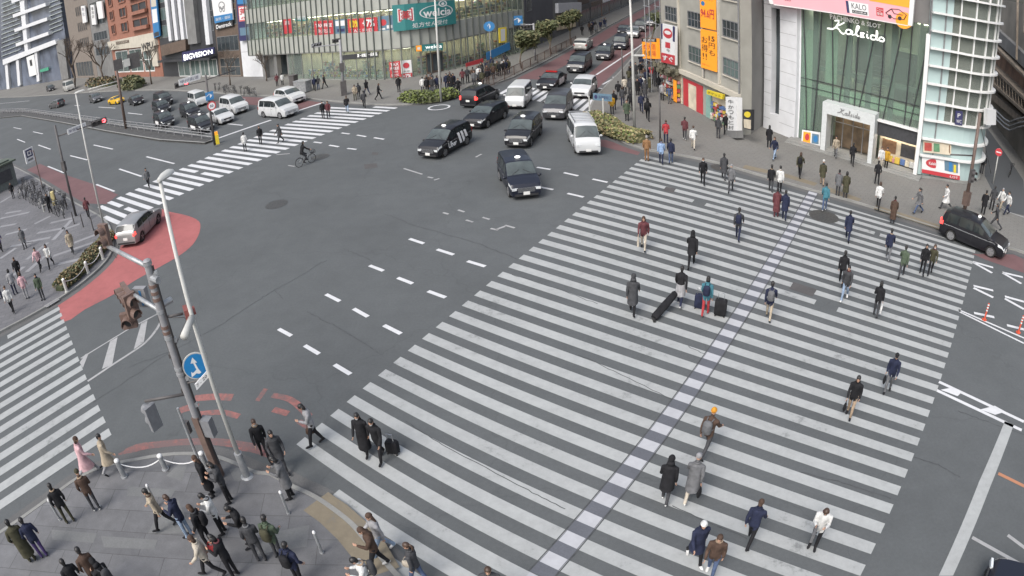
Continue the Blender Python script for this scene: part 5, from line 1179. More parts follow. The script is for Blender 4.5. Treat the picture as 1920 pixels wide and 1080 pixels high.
for k in range(11):
    o = copy_tree(BK[k % 3]); o.location = at(405+k*7.6+rs.uniform(-2, 2), 171+k*.9+rs.uniform(-3, 2), .12); o.rotation_euler.z = heading(440, 174, 100, .12)+rs.uniform(-.4, .4)
    tag(o, 'bicycle parked on the far pavement behind the white queued cars', 'bicycle', 'bicycles parked on the far pavement')
rb = copy_tree(BK[1]); rb.location = at(573, 309); rb.rotation_euler.z = heading(573, 309, 20); tag(rb, 'bicycle ridden out on the open asphalt by the dark clad rider', 'bicycle')
RIDE = rb
o = copy_tree(BK[0]); o.location = at(1893, 330, .13); o.rotation_euler.z = heading(1893, 330, 60, .13); tag(o, 'lone bicycle leaning beside the viaduct on the side street', 'bicycle')
for p_ in BK: prune(p_)
# ================================================================ street furniture and planting
f_white = mat('pole_white', (.42, .42, .4), .55, noise=.08, scale=2); f_grey = mat('pole_grey', (.24, .24, .25), .6, .2, noise=.15, scale=3); f_dark = mat('pole_dark', (.07, .065, .065), .6, noise=.2, scale=3); f_brown = mat('pole_brown', (.11, .075, .062), .65, noise=.2, scale=3); f_galv = mat('galvanised', (.3, .31, .32), .5, .4, noise=.2, scale=5)
f_lens = mat('signal_lens_dark', (.03, .03, .03), .3, noise=.1); f_redlit = mat('signal_lens_red', (.8, .05, .05), .3, emit=6, ecol=(1, .05, .06), noise=0); f_greenlit = mat('signal_lens_green', (.05, .6, .4), .3, emit=2., ecol=(.1, 1, .7), noise=0)
f_sbrown = mat('signal_brown', (.13, .085, .07), .6, noise=.15, scale=4); f_sgrey = mat('signal_grey', (.16, .165, .175), .6, noise=.12)
def signal(name, label, c, yaw, m, n=3, lit=None, lm=None, vertical=False, parent=None, sc=1.):
    "signal head at c facing yaw: housing, visors, lenses"
    t = thing(name, label, 'traffic light', c) if parent is None else parent
    X = V(math.cos(yaw), math.sin(yaw), 0); Y = V(-math.sin(yaw), math.cos(yaw), 0); Z = V(0, 0, 1)
    st = .38*sc; mb = MB(); ln = st*n+.08
    mb.box(c, (.16*sc, .44*sc if vertical else ln, ln if vertical else .44*sc), yaw, m); mb.build('housing', m, t)
    for k in range(n):
        p = c+(Z if vertical else Y)*(k-(n-1)/2)*st
        mb = MB(); q = [p+X*.09*sc+(Y*math.cos(a)+Z*math.sin(a))*.145*sc for a in np.linspace(0, 2*PI, 15)[:-1]]; mb.poly(q); mb.build('lens', (lm or f_redlit) if lit == k else f_lens, t)
        mb = MB(); ang = np.linspace(-.35, PI+.35, 10); a_ = [p+X*.08*sc+(Y*math.cos(a)+Z*math.sin(a))*.16*sc for a in ang]; b_ = [v+X*.26*sc for v in a_]; c_ = [v+(v-p-X*.08*sc)*.08 for v in a_]; d_ = [v+X*.26*sc for v in c_]
        for i in range(9): mb.quad(a_[i], a_[i+1], b_[i+1], b_[i]); mb.quad(c_[i], d_[i], d_[i+1], c_[i+1]); mb.quad(b_[i], b_[i+1], d_[i+1], d_[i])
        mb.build('visor', m, t)
    return t
def luminaire(t, tip, d, m=f_white, L_=.66, name='lamp_head'):
    mb = MB(); d = d.normalized(); y = Vector((-d.y, d.x, 0)); rings = []
    for x, w_, h in ((-.1, .05, .05), (.0, .1, .09), (L_*.35, .16, .12), (L_*.8, .17, .11), (L_, .1, .06)):
        rings.append([tip+d*x+y*w_*math.cos(a)+V(0, 0, h*math.sin(a)*(1 if math.sin(a) > 0 else .35)) for a in np.linspace(0, 2*PI, 13)[:-1]])
    mb.loft(rings); mb.build(name, m, t, True, sharp=50)
    mb = MB(); mb.poly([tip+d*(L_*.5+L_*.28*math.cos(a))+y*.11*math.sin(a)+V(0, 0, -.05) for a in np.linspace(0, 2*PI, 13)[:-1]]); mb.build('lamp_glass', v_head, t)
def along(base, pt, y0, d=0): return V(base.x, base.y, zat(base, y0))
def imdir(px, py, z, ax, ay):
    a, c = at(px, py, z), at(px+ax, py+ay, z); d = c-a; d.z = 0; return d.normalized()

# lamp posts
def lamp_post(label, base_px, top, hd, r0=.1, r1=.06, sleeve=0., m=f_white, z=.12, arm=.0):
    b_ = at(*base_px, z); t = thing('street_lamp', label, 'street lamp', b_)
    H_ = zat(b_, top) if top > -900 else -top/100-10
    mb = MB(); mb.tube([b_, V(b_.x, b_.y, b_.z+H_*.5), V(b_.x, b_.y, H_)], [r0, (r0+r1)/2, r1], 12); mb.build('pole', m, t, True)
    if sleeve: mb = MB(); mb.tube([b_, V(b_.x, b_.y, sleeve)], r0*1.55, 12, f_galv); mb.blob(V(b_.x, b_.y, b_.z), (r0*2.6, r0*2.6, .06), f_galv, 12, 4); mb.build('sleeve', f_galv, t)
    luminaire(t, V(b_.x, b_.y, H_), hd, m)
    return t, b_, H_
t, b_, H_ = lamp_post('tall white lamp post on the near pavement corner with its lamp head over the road', (463, 893), 338, imdir(300, 330, 9.8, 10, -8), .088, .055, 1.1)
wl = b_
mb = MB(); a = V(b_.x, b_.y, zat(b_, 600)); mb.tube([a+V(.0, 0, .1), at(345, 632, a.z-.0)], [.1, .12], 10); mb.build('camera_tube', f_white, t, True)
lamp_post('tall white lamp post behind the hedge of the left plaza', (196, 425), 175, imdir(147, 165, 10, 12, -4), .085, .055)
t, b_, H_ = lamp_post('white lamp post in front of the curved drugstore corner', (827, 190), -2060, imdir(815, 20, 9, 10, 3), .11, .07)
t, b_, H_ = lamp_post('white lamp post in the planter hedge at the street corner on the right', (1190, 246), -2100, imdir(1185, 20, 9, -10, 5), .12, .07)
mb = MB(); zz = zat(b_, 104); mb.tube([V(b_.x, b_.y, zz), V(b_.x, b_.y, zz)+imdir(1190, 104, zz, 10, 0)*.9], .09, 8); mb.build('bracket_box', f_white, t)

# big near signal pole
b_ = at(413, 893, .12); PX = b_
t = thing('signal_pole', 'grey and brown signal pole carrying the round blue arrow sign on the near pavement', 'signal pole', b_)
zp = lambda y: zat(b_, y); Pz = lambda y: V(b_.x, b_.y, zat(b_, y))
mb = MB(); mb.tube([Pz(800), Pz(660), Pz(540), Pz(489)], [.125, .12, .118, .115], 16); mb.blob(Pz(489), (.135, .135, .05), None, 16, 4); mb.build('pole', f_grey, t, True, sharp=40)
mb = MB(); hz = heading(410, 880, 60, .12); mb.box((Pz(893)+Pz(780))/2, (.27, .24, zp(780)-zp(893)), hz, f_brown); mb.build('lower_casing', f_brown, t)
for y in (493, 535, 548, 560, 583, 612, 622, 632, 690, 700):
    mb = MB(); mb.tube([Pz(y)-V(0, 0, .045), Pz(y)+V(0, 0, .045)], .142, 14); mb.build('band', f_sbrown if y in (535, 548, 560, 612, 622) else f_galv, t)
def arm(t, y, end, r=.06, m=f_galv, base=None, name='arm'):
    base = base or b_; a = V(base.x, base.y, zat(base, y)); e = at(*end, a.z); mb = MB(); mb.tube([a, e], r, 10); mb.build(name, m, t, True); return a, e
a1, e1 = arm(t, 500, (203, 462), .07)
a2, e2 = arm(t, 583, (238, 545), .07)
a3, e3 = arm(t, 738, (272, 752), .05, f_dark)
a4, e4 = arm(t, 596, (343, 588), .04, f_dark)
mb = MB(); mb.tube([Pz(520), Pz(520)+imdir(285, 505, zp(520), 10, 4)*.42], .1, 10, f_galv); mb.tube([Pz(575), Pz(575)+imdir(300, 560, zp(575), 10, -6)*.45], .09, 10, f_galv); mb.build('fitting', f_galv, t)
mb = MB(); rs = random.Random(2)
for k in range(3): mb.tube([Pz(500)+V(.125, .04*k, 0), Pz(600)+V(.16, .04*k-.05, 0), Pz(700)+V(.14, .04*k, 0), Pz(870)+V(.15, .04*k, 0)], .013, 5)
mb.tube([e1+V(0, 0, -.05), e1+V(.15, .1, -.45), e1+V(.3, .2, -.1)], .015, 5); mb.build('cable', f_dark, t)
mb = MB(); mb.box(Pz(800)+imdir(390, 800, 2, 10, 0)*.3, (.3, .36, .62), hz, f_sgrey); mb.build('control_box', f_sgrey, t)
yaw = math.atan2((e1-a1).y, (e1-a1).x)
signal('traffic_light', 'brown signal head at the end of the topmost pole arm above the hedge', e1+V(0, 0, .35), yaw+PI*.6, f_sbrown, 2, vertical=True, sc=.9)
signal('traffic_light', 'large brown signal head with visors on the middle arm of the near pole', e2+V(0, 0, -.15), heading(230, 560, 205), f_sbrown, 3, sc=1.05)
signal('traffic_light', 'second brown signal head backed against the large one on the middle arm', at(247, 575, e2.z-.3), heading(240, 560, 330), f_sbrown, 2, vertical=True, sc=1.)
signal('traffic_light', 'brown hooded signal hanging under the large brown signal head', at(242, 600, e2.z-.75), heading(230, 600, 250), f_sbrown, 1, sc=1.15)
signal('traffic_light', 'small red brown signal head on the right of the near pole', at(350, 588, a4.z), heading(350, 590, 20), mat('signal_redbrown', (.2, .06, .05), .6), 1, sc=.8)
signal('traffic_light', 'grey pedestrian signal hanging from the dark lower arm of the near pole', at(287, 782, e3.z-.62), heading(287, 780, 150), f_sgrey, 2, vertical=True)
mb = MB(); c = at(266, 556, e2.z-.35); hz2 = heading(266, 556, 0); mb.box(c, (.5, .2, .62), hz2, f_grey); tag(mb.build('control_cabinet', f_grey, loc=c), 'grey equipment box with a blue stripe hung between the arms of the near pole', 'equipment box')
o = bpy.data.objects[-1] if False else None
mb = MB(); X = V(math.cos(hz2), math.sin(hz2), 0); N = V(X.y, -X.x, 0); mb.box(c+N*.105+X*.05, (.08, .01, .5), hz2, c_sblue)
st = mb.build('blue_stripe', c_sblue); st.parent = [q for q in COL.objects if q.name.startswith('control_cabinet')][0]; st.location = -st.parent.location
# blue round sign and its plate
zc = zp(688); c = at(367, 685, zc); d = (V(0, 0, CH)-c).normalized(); dh = V(d.x, d.y, 0).normalized(); X = V(-dh.y, dh.x, 0); U = V(0, 0, 1)
mb = MB(); n = 28
ring = lambda r, o_: [c+dh*o_+(X*math.cos(2*PI*k/n)+U*math.sin(2*PI*k/n))*r for k in range(n)]
mb.loft([ring(.42, 0), ring(.42, .04)]); sg = tag(mb.build('road_sign', f_white, loc=c), 'round blue sign with two white arrows on the near signal pole', 'road sign')
mb = MB(); mb.poly(ring(.385, .046)); mb.build('blue_face', mat('sign_face_blue', (.015, .17, .4), .4, noise=.04), sg)
mb = MB(); g = lambda x, y: c+dh*.052+X*x+U*y
mb.add([g(*p) for p in [(-.02, -.1), (.05, -.12), (.0, .12), (.07, .1), (-.03, .3), (-.14, .13), (-.06, .13)]], [(0, 1, 2, 6), (3, 4, 5), (2, 3, 5, 6)]); mb.add([g(*p) for p in [(-.02, -.1), (.05, -.12), (.1, -.24), (.03, -.26), (-.02, -.1), (-.12, -.16), (-.06, -.22), (-.24, -.3), (-.2, -.12), (-.16, -.17)]], [(0, 1, 2, 3), (0, 5, 6, 3), (7, 8, 9), (6, 7, 9, 5)]); mb.build('arrow', c_signw, sg)
mb = MB(); c2 = at(378, 713, zc-.42); f = lambda u, v, dd=0.: c2+dh*dd+X*((u-.5)*.5)+U*((v-.5)*.2+(u-.5)*.28); slab(mb, f, 0, 1, 0, 1, 0, .03); pl = tag(mb.build('sign_plate', c_signw, loc=c2), 'small white plate with numbers under the round blue sign', 'sign'); mb = MB(); write(mb, f, '7 - 20', .1, .9, .25, .75, .036, c_ink); mb.build('lettering', c_ink, pl)
mb = MB(); mb.tube([Pz(690), c-dh*.03], .03, 6, f_dark); mb.tube([Pz(720), c2-dh*.03], .025, 6, f_dark); mb.build('bracket', f_dark, t)
# thin pole beside it
b2 = at(386, 893, .12); t = thing('sign_pole', 'thin galvanised pole close beside the big near signal pole', 'pole', b2); mb = MB(); z1 = zat(b2, 765)
mb.tube([b2, V(b2.x, b2.y, z1)], [.06, .045], 8); mb.build('pole', f_galv, t); mb = MB(); mb.box(at(352, 800, zat(b2, 815)), (.16, .16, .42), hz, f_dark); mb.build('black_box', f_dark, t)
# other signal poles
def sig_pole(label, base_px, top, m, r=.11, z=.12):
    q = at(*base_px, z); t = thing('signal_pole', label, 'signal pole', q); mb = MB(); mb.tube([q, V(q.x, q.y, zat(q, top))], [r, r*.8], 10); mb.build('pole', m, t, True); return t, q
def board(name, label, c, w_, h, yaw, m, txt=None, tm=None, lab_cat='sign'):
    "free board: centre, size, facing yaw"
    X_ = V(-math.sin(yaw), math.cos(yaw), 0); N_ = V(math.cos(yaw), math.sin(yaw), 0); f = lambda u, v, dd=0.: c+N_*dd+X_*(u-.5)*w_+V(0, 0, (v-.5)*h)
    mb = MB(); slab(mb, f, 0, 1, 0, 1, -.03, .03); o = tag(mb.build(name, m, loc=c), label, lab_cat)
    if txt: mb = MB(); write(mb, f, txt, .08, .92, .22, .78, .036, tm or c_ink); mb.build('lettering', tm or c_ink, o)
    return o
def face_cam(c): return math.atan2(-c.y, -c.x)
t, q = sig_pole('dark signal pole on the left plaza with a red light on its arm', (143, 405), 235, f_dark)
a, e = arm(t, 256, (196, 226), .05, f_dark, q)
mb = MB(); mb.box(V(q.x, q.y, zat(q, 312)), (.3, .3, .8), 0, f_dark); mb.build('pedestrian_signal', f_dark, t)
signal('traffic_light', 'red traffic light on the arm above the median railing', at(186, 229, a.z), face_cam(e), f_dark, 3, 2, f_redlit, sc=1.1)
c = a.lerp(e, .42)+V(0, 0, .1); board('street_name_sign', 'white street name board under the arm of the dark plaza signal pole', c, 1.7, .42, face_cam(c)+.35, c_signw, '新宿駅南口', c_snavy)
t, q = sig_pole('brown signal pole rising from the median between the two carriageways', (237, 241), 118, f_brown, .2, .2)
a, e = arm(t, 152, (165, 168), .06, f_white, q); a5, e5 = arm(t, 158, (168, 173), .05, f_white, q, 'lower_arm')
for lab, px, py, w_, h, m in (('dark sign back left on top of the brown median pole', 222, 121, 1.1, 1.3, f_dark), ('white faced box in the middle on top of the brown median pole', 238, 118, .8, .9, f_white), ('dark sign back right on top of the brown median pole', 251, 114, 1.5, 1.8, f_dark)): c = at(px, py, zat(q, 118)); board('sign_board', lab, c, w_, h, face_cam(c), m)
t, q = sig_pole('dark signal pole at the crosswalk end of the median with a blue square sign', (403, 272), 140, f_dark, .12, .2)
a, e = arm(t, 152, (337, 162), .05, f_dark, q); arm(t, 150, (442, 131), .05, f_dark, q, 'far_arm')
signal('traffic_light', 'red traffic light on the arm over the avenue queue', at(341, 158, a.z), face_cam(e), f_dark, 3, 2, f_redlit, sc=1.2)
c = a.lerp(e, .6)+V(0, 0, .45); board('street_name_sign', 'white street name board beside the red light over the avenue queue', c, 2.2, .55, face_cam(c)+.3, c_signw, '甲州街道', c_snavy)
c = at(393, 180, zat(q, 180)); board('road_sign', 'blue square sign on the dark pole at the median end', c, .75, .75, face_cam(c), c_sblue, '↑', c_signw)
c = at(397, 198, zat(q, 198)); N_ = V(-c.x, -c.y, 0).normalized(); X_ = V(-N_.y, N_.x, 0); mb = MB(); mb.loft([[c+N_*o_+(X_*math.cos(k*PI/10)+V(0, 0, math.sin(k*PI/10)))*.42 for k in range(20)] for o_ in (.15, .19)]); o = tag(mb.build('road_sign', c_sred, loc=c), 'round red bordered speed sign below the blue square sign', 'road sign')
mb = MB(); mb.poly([c+N_*.196+(X_*math.cos(k*PI/10)+V(0, 0, math.sin(k*PI/10)))*.31 for k in range(20)]); mb.build('white_face', c_signw, o); f = lambda u, v, dd=0.: c+N_*dd+X_*(u-.5)*.6+V(0, 0, (v-.5)*.6); mb = MB(); write(mb, f, '50', .22, .78, .3, .7, .202, c_snavy, .03); mb.build('number', c_snavy, o)
t, q = sig_pole('grey signal pole on the drugstore corner with an arm to the left', (645, 178), 74, f_grey, .16)
arm(t, 83, (590, 88), .07, f_grey, q); mb = MB(); mb.box(V(q.x, q.y, .9), (.6, .6, 1.6), .3, f_dark); mb.build('base_box', f_dark, t)
signal('traffic_light', 'grey signal head on the arm in front of the drugstore spandrel', at(593, 84, zat(q, 83)), heading(600, 90, 0), f_sgrey, 3); signal('traffic_light', 'small dark signal on top of the drugstore corner pole', at(630, 76, zat(q, 78)), heading(630, 90, 300), f_dark, 2)
mb = MB(); mb.box(V(q.x, q.y, zat(q, 125)), (.5, .5, .9), .2, f_dark); mb.build('pedestrian_signal', f_dark, t)
t, q = sig_pole('grey signal pole by the small trees on the left of the far street', (1004, 113), 43, f_grey, .14)
a, e = arm(t, 46, (976, 45), .07, f_grey, q); signal('traffic_light', 'dark signal head on the far street pole arm', at(985, 50, a.z-.3), face_cam(e), f_dark, 3)
c = at(970, 38, a.z); board('road_sign', 'blue and white square sign at the end of the far street pole arm', c, 1.3, 1.3, face_cam(c), c_sblue, '↑', c_signw)
c = at(917, 49, 5.2); N_ = V(-c.x, -c.y, 0).normalized(); X_ = V(-N_.y, N_.x, 0); mb = MB(); mb.loft([[c+N_*o_+(X_*math.cos(k*PI/10)+V(0, 0, math.sin(k*PI/10)))*.6 for k in range(20)] for o_ in (.0, .05)]); o = tag(mb.build('road_sign', c_sblue, loc=c), 'round blue arrow sign hung before the drugstore far street side', 'road sign'); f = lambda u, v, dd=0.: c+N_*dd+X_*(u-.5)*1.+V(0, 0, (v-.5)*1.); mb = MB(); write(mb, f, '↑', .3, .7, .15, .85, .06, c_signw); mb.build('arrow', c_signw, o); mb = MB(); mb.tube([V(c.x, c.y, .1), c], .05, 6); mb.build('post', f_grey, o)
t, q = sig_pole('slim dark post on the right pavement before the crowd', (1238, 268), 165, f_dark, .07)
t, q = sig_pole('slim dark post at the kerb of the far street', (1168, 152), 92, f_dark, .08)
t, q = sig_pole('brown signal pole by the round tower with an arm to the left', (1806, 404), 212, f_brown, .14)
a, e = arm(t, 292, (1782, 290), .05, f_dark, q); signal('traffic_light', 'dark signal head on the brown pole by the round tower', at(1822, 330, zat(q, 322)), heading(1810, 400, 330), f_dark, 2, vertical=True); mb = MB(); mb.box(V(q.x, q.y, zat(q, 372)), (.42, .42, .9), .3, f_brown); mb.build('control_box', f_brown, t)
mb = MB(); mb.tube([V(q.x, q.y, zat(q, 225)), at(1858, 325, 1.2)], .025, 5, f_dark); mb.build('stay_wire', f_dark, t)
t, q = sig_pole('white post with a round red sign beside the side street', (1862, 344), 278, f_white, .05)
c = V(q.x, q.y, zat(q, 285)); N_ = V(-c.x, -c.y, 0).normalized(); X_ = V(-N_.y, N_.x, 0); mb = MB(); mb.loft([[c+N_*o_+(X_*math.cos(k*PI/10)+V(0, 0, math.sin(k*PI/10)))*.3 for k in range(20)] for o_ in (.06, .1)], c_sred); mb.box(c+N_*.11, (.02, .42, .08), math.atan2(N_.y, N_.x), c_signw); tag(mb.build('road_sign', c_sred, loc=c), 'round red no entry sign on the white post by the side street', 'road sign')
# street sign on two posts
pa, pb = at(1106, 219, .12), at(1132, 233, .12); t = thing('guide_sign', 'pale blue guide board on two white posts in the planter hedge', 'sign', (pa+pb)/2)
for p_, y in ((pa, 180), (pb, 184)): mb = MB(); mb.tube([p_, V(p_.x, p_.y, zat(p_, y))], .06, 8); mb.build('post', f_white, t)
z0, z1 = zat(pa, 190), zat(pa, 177); dx = (at(1148, 187, z0)-at(1113, 184, z0)); c = at(1130, 182, (z0+z1)/2); f = lambda u, v, dd=0.: c+dx*(u-.5)+V(0, 0, (v-.5)*(z1-z0))+V(dx.y, -dx.x, 0).normalized()*dd
mb = MB(); slab(mb, f, 0, 1, 0, 1, -.04, .04); bo = mb.build('board', c_sbl2, t); mb = MB(); write(mb, f, '新宿駅南口', .3, .92, .25, .75, .05, c_snavy); write(mb, f, '新宿駅南口', .3, .92, .25, .75, -.05, c_snavy); ell(mb, f, .15, .5, .08, .3, .05, c_snavy); mb.build('lettering', c_snavy, bo)
# parking sign by the bicycles
q = at(80, 352, .12); t = thing('parking_sign', 'square parking sign on a brown post beside the parked bicycles', 'sign', q); mb = MB(); mb.tube([q, V(q.x, q.y, zat(q, 282))], .05, 6); mb.build('post', f_brown, t)
zt = zat(q, 290); c = at(55, 291, zt); yw = face_cam(c)+.5; X_ = V(-math.sin(yw), math.cos(yw), 0); N_ = V(math.cos(yw), math.sin(yw), 0); f = lambda u, v, dd=0.: c+N_*dd+X_*(u-.5)*1.15+V(0, 0, (v-.5)*1.4); mb = MB(); slab(mb, f, 0, 1, 0, 1, -.05, .05); bo = mb.build('board', c_signw, t); mb = MB(); slab(mb, f, .14, .86, .38, .92, .05, .056, c_snavy); slab(mb, f, .28, .72, .48, .82, .056, .06, c_signw); slab(mb, f, .4, .6, .57, .73, .06, .064, c_snavy); slab(mb, f, .2, .8, .12, .26, .05, .056, c_grey); mb.build('emblem', c_snavy, bo); mb = MB(); mb.tube([V(q.x, q.y, zt+.4), c+V(0, 0, .4)], .03, 5); mb.build('bracket', f_brown, t)
mb = MB(); c = at(100, 372, .7); mb.box(c, (.3, .5, 1.2), .5, mat('yellow_white_board', (.5, .42, .2), .6, noise=.2)); tag(mb.build('notice_board', None, loc=c) if False else mb.build('notice_board', _M['yellow_white_board'], loc=c), 'small yellow notice board among the parked bicycles', 'board')
# delineators
for lab, px, py, top in (('orange delineator post left of the pair by the double line', 1845, 600, 569), ('orange delineator post right of the pair by the double line', 1909, 624, 592)):
    q = at(px, py); H_ = zat(q, top); t = thing('delineator_post', lab, 'delineator', q, 'delineators on the double line'); m = mat('delineator_orange', (.5, .08, .04), .5, noise=.1)
    mb = MB(); mb.tube([q, q+V(0, 0, .05)], .13, 12); mb.build('base', m, t); mb = MB(); mb.tube([q+V(0, 0, .05), V(q.x, q.y, H_)], .045, 10); mb.build('post', m, t)
    for k in (.55, .72, .88): mb = MB(); mb.tube([V(q.x, q.y, H_*k), V(q.x, q.y, H_*k+.07)], .049, 10); mb.build('reflector', c_signw, t)
# bollards
def bollard(px, py, top, label, r=.09, group=None, m=f_galv, cap=c_signw):
    q = at(px, py, .12); H_ = zat(q, top); t = thing('bollard', label, 'bollard', q, group); mb = MB(); mb.tube([q, V(q.x, q.y, H_-.06)], r, 12); mb.tube([q, q+V(0, 0, .05)], r*1.4, 12); mb.build('post', m, t, True, sharp=40); mb = MB(); mb.blob(V(q.x, q.y, H_-.04), (r*1.05, r*1.05, .08), None, 12, 6); mb.build('cap', cap, t, True); return V(q.x, q.y, H_-.15)
def chain(pts_, label):
    mb = MB()
    for a, c in zip(pts_, pts_[1:]): mb.tube([a.lerp(c, k/8)-V(0, 0, .28*(1-(k/4-1)**2)) for k in range(9)], .02, 5)
    tag(mb.build('chain', c_signw, loc=pts_[0]), label, 'chain')
G_ = 'chained bollards on the near pavement edge'
bl = [bollard(234, 894, 862, 'stout bollard at the left end of the chain on the near pavement', .1, G_), bollard(311, 880, 853, 'stout bollard second from the left on the near pavement chain', .1, G_), bollard(388, 876, 848, 'stout bollard half hidden behind the near signal pole', .1, G_)]
chain(bl, 'white chain slung between the near pavement bollards')
for px, py, top, lab in ((113, 975, 937, 'slim grey post beside the man with hands behind his back'), (541, 963, 922, 'slim grey post near the ochre paving, beside the woman with boots'), (604, 1037, 997, 'slim grey post in a square plate beyond the ochre paving'), (296, 950, 909, 'slim post hidden beside the beige jacketed person')): bollard(px, py, top, lab, .045, 'slim posts on the near pavement', f_galv)
bl = [bollard(194, 486, 464, 'white bollard at the upper end of the left hedge chain', .1, None, f_white), bollard(166, 512, 491, 'white bollard in the middle of the left hedge chain', .1, None, f_white), bollard(126, 547, 523, 'white bollard at the lower end of the left hedge chain', .1, None, f_white)]
chain(bl, 'pale chain slung along the left hedge')
for k, (px, py, top) in enumerate(((140, 420, 397), (157, 426, 402), (176, 432, 408))): bollard(px, py, top, ['slim plaza post nearest the dark signal pole', 'middle slim plaza post by the dark signal pole', 'slim plaza post nearest the hedge'][k], .05, 'slim posts on the left plaza', f_dark, f_dark)
q = at(408, 270, .0); t = thing('warning_post', 'yellow warning post at the crosswalk end of the median', 'post', q); mb = MB(); mb.box(q+V(0, 0, .45), (.4, .3, .9), .4); mb.build('body', c_syel, t); mb = MB(); mb.box(q+V(0, 0, 1.05), (.3, .2, .3), .4); mb.build('lamp', mat('amber', (.6, .25, .02), .4, emit=.4), t)
# railings
def railing(name, label, P, h, sp, m, rails=(1., .55), pick=0., z=.12):
    t = thing(name, label, 'railing', P[0]); tot = 0; L_ = [0]
    for a, c in zip(P, P[1:]): L_.append(L_[-1]+(c-a).length)
    def pos(s):
        for i in range(len(P)-1):
            if s <= L_[i+1]+1e-6: return P[i].lerp(P[i+1], (s-L_[i])/(L_[i+1]-L_[i]))
        return P[-1]
    n = min(95, max(2, int(L_[-1]/sp))); up = V(0, 0, 1)
    for k in range(n+1): p = pos(L_[-1]*k/n); mb = MB(); mb.tube([p, p+up*h], .045, 6); mb.build('post', m, t)
    for r in rails: mb = MB(); mb.tube([p+up*h*r for p in P], .035, 6); mb.build('rail', m, t)
    if pick:
        mb = MB(); N_ = int(L_[-1]/pick)
        for k in range(N_): p = pos(L_[-1]*(k+.5)/N_); mb.box(p+up*h*.55, (.03, .03, h*.85))
        mb.build('pickets', m, t)
railing('median_railing', 'grey pipe railing along the median of the avenue', pts([(0, 212), (45, 211), (125, 223), (237, 241), (325, 253), (398, 263)], .2), .95, 2.2, f_grey, (1., .66, .33))
railing('street_railing', 'brown picket railing along the left kerb of the far street', pts([(905, 169), (960, 143), (1015, 115), (1080, 80)], .12), 1.05, 2.5, f_brown, (1., .15), .3)
railing('bicycle_rail', 'white hoop rail at the end of the parked bicycles', pts([(83, 398), (110, 388)], .12), .6, .9, f_white, (1.,))
mb = MB(); c = at(568, 172, .12); mb.box(c+V(0, 0, .75), (2.2, .9, 1.3), -.6); mb.box(c+V(0, 0, 1.34), (2.3, 1., .08), -.6); tag(mb.build('utility_cabinet', f_galv, loc=c), 'pale grey utility cabinet beside the white cars on the far pavement', 'cabinet')
mb = MB(); c = at(552, 168, .12); mb.box(c+V(0, 0, .9), (.9, .7, 1.8), -.6); mb.box(c+V(0, 0, 1.83), (1., .8, .06), -.6); tag(mb.build('utility_cabinet', f_dark, loc=c), 'dark utility cabinet left of the pale grey one on the far pavement', 'cabinet')
# planting
LF = [mat('leaf_dark', (.045, .055, .025), .7, noise=.3, scale=2), mat('leaf_mid', (.085, .095, .04), .7, noise=.3, scale=2), mat('leaf_olive', (.14, .13, .06), .7, noise=.3, scale=2), mat('leaf_ochre', (.17, .125, .06), .7, noise=.3, scale=2), mat('leaf_straw', (.27, .23, .11), .7, noise=.3, scale=2), mat('bark', (.1, .08, .065), .9, noise=.3, scale=6), mat('leaf_fresh', (.12, .15, .035), .7, noise=.3, scale=2)]
def leaf(mb, p, s, rng, m):
    a = Vector((rng.gauss(0, 1), rng.gauss(0, 1), rng.gauss(0, .6))).normalized(); b__ = a.orthogonal().normalized(); mb.quad(p-a*s, p+b__*s*.6, p+a*s, p-b__*s*.6, m)
def hedge(name, label, line, w_, h, n, mats, seed, z=.12, size=.1, cat='hedge'):
    rng = random.Random(seed); P = smooth_line(pts(line, z), 4); L_ = sum((c-a).length for a, c in zip(P, P[1:])); mb = MB()
    core = []
    for i, p in enumerate(P):
        d = (P[min(i+1, len(P)-1)]-P[max(i-1, 0)]).normalized(); y = V(-d.y, d.x, 0); e = .6 if i in (0, len(P)-1) else 1
        core.append([p+y*w_*.42*e*math.cos(a)+V(0, 0, h*.85*max(0, math.sin(a))**.6*e) for a in np.linspace(0, PI, 9)]+[p-y*w_*.3+V(0, 0, -.05), p+y*w_*.3+V(0, 0, -.05)])
    mb.loft(core, mats[0])
    for k in range(n):
        i = rng.randrange(len(P)-1); p = P[i].lerp(P[i+1], rng.random()); d = (P[i+1]-P[i]).normalized(); y = V(-d.y, d.x, 0); a = rng.uniform(0, PI); rr = rng.uniform(.85, 1.15)*(1+.12*math.sin(p.x*3+p.y*2))
        leaf(mb, p+y*w_*.5*math.cos(a)*rr+V(0, 0, .05+h*max(0, math.sin(a))**.6*rr), size*rng.uniform(.6, 1.3), rng, rng.choice(mats))
    return tag(mb.build(name, mats[0], loc=P[0]), label, cat)
hedge('hedge', 'clipped green hedge bed at the drugstore corner kerb', [(762, 186), (785, 189), (815, 188), (848, 179)], 1.9, .75, 3200, [LF[1], LF[6], LF[6], LF[0]], 1, size=.12)
hedge('hedge', 'straw coloured flowering hedge in the planter at the right street corner', [(1112, 222), (1135, 240), (1165, 254), (1208, 266)], 2.1, .65, 3400, [LF[2], LF[1], LF[1], LF[3], LF[4], LF[6]], 2, size=.11)
hedge('hedge', 'low brown green hedge behind the chain on the left plaza edge', [(205, 447), (190, 470), (165, 497), (138, 523), (112, 546)], 1.25, .55, 2600, [LF[0], LF[3], LF[3], LF[1]], 3, size=.09)
hedge('bush', 'rounded green bush behind the brown median pole on the far pavement', [(236, 166), (262, 166)], 3., 2., 900, LF[0:3], 4, size=.3, cat='bush')
hedge('bush', 'low dark bush beneath the bare trees on the far pavement', [(170, 162), (215, 160)], 2.5, 1.6, 900, [LF[0], LF[5], LF[3]], 5, size=.3, cat='bush')
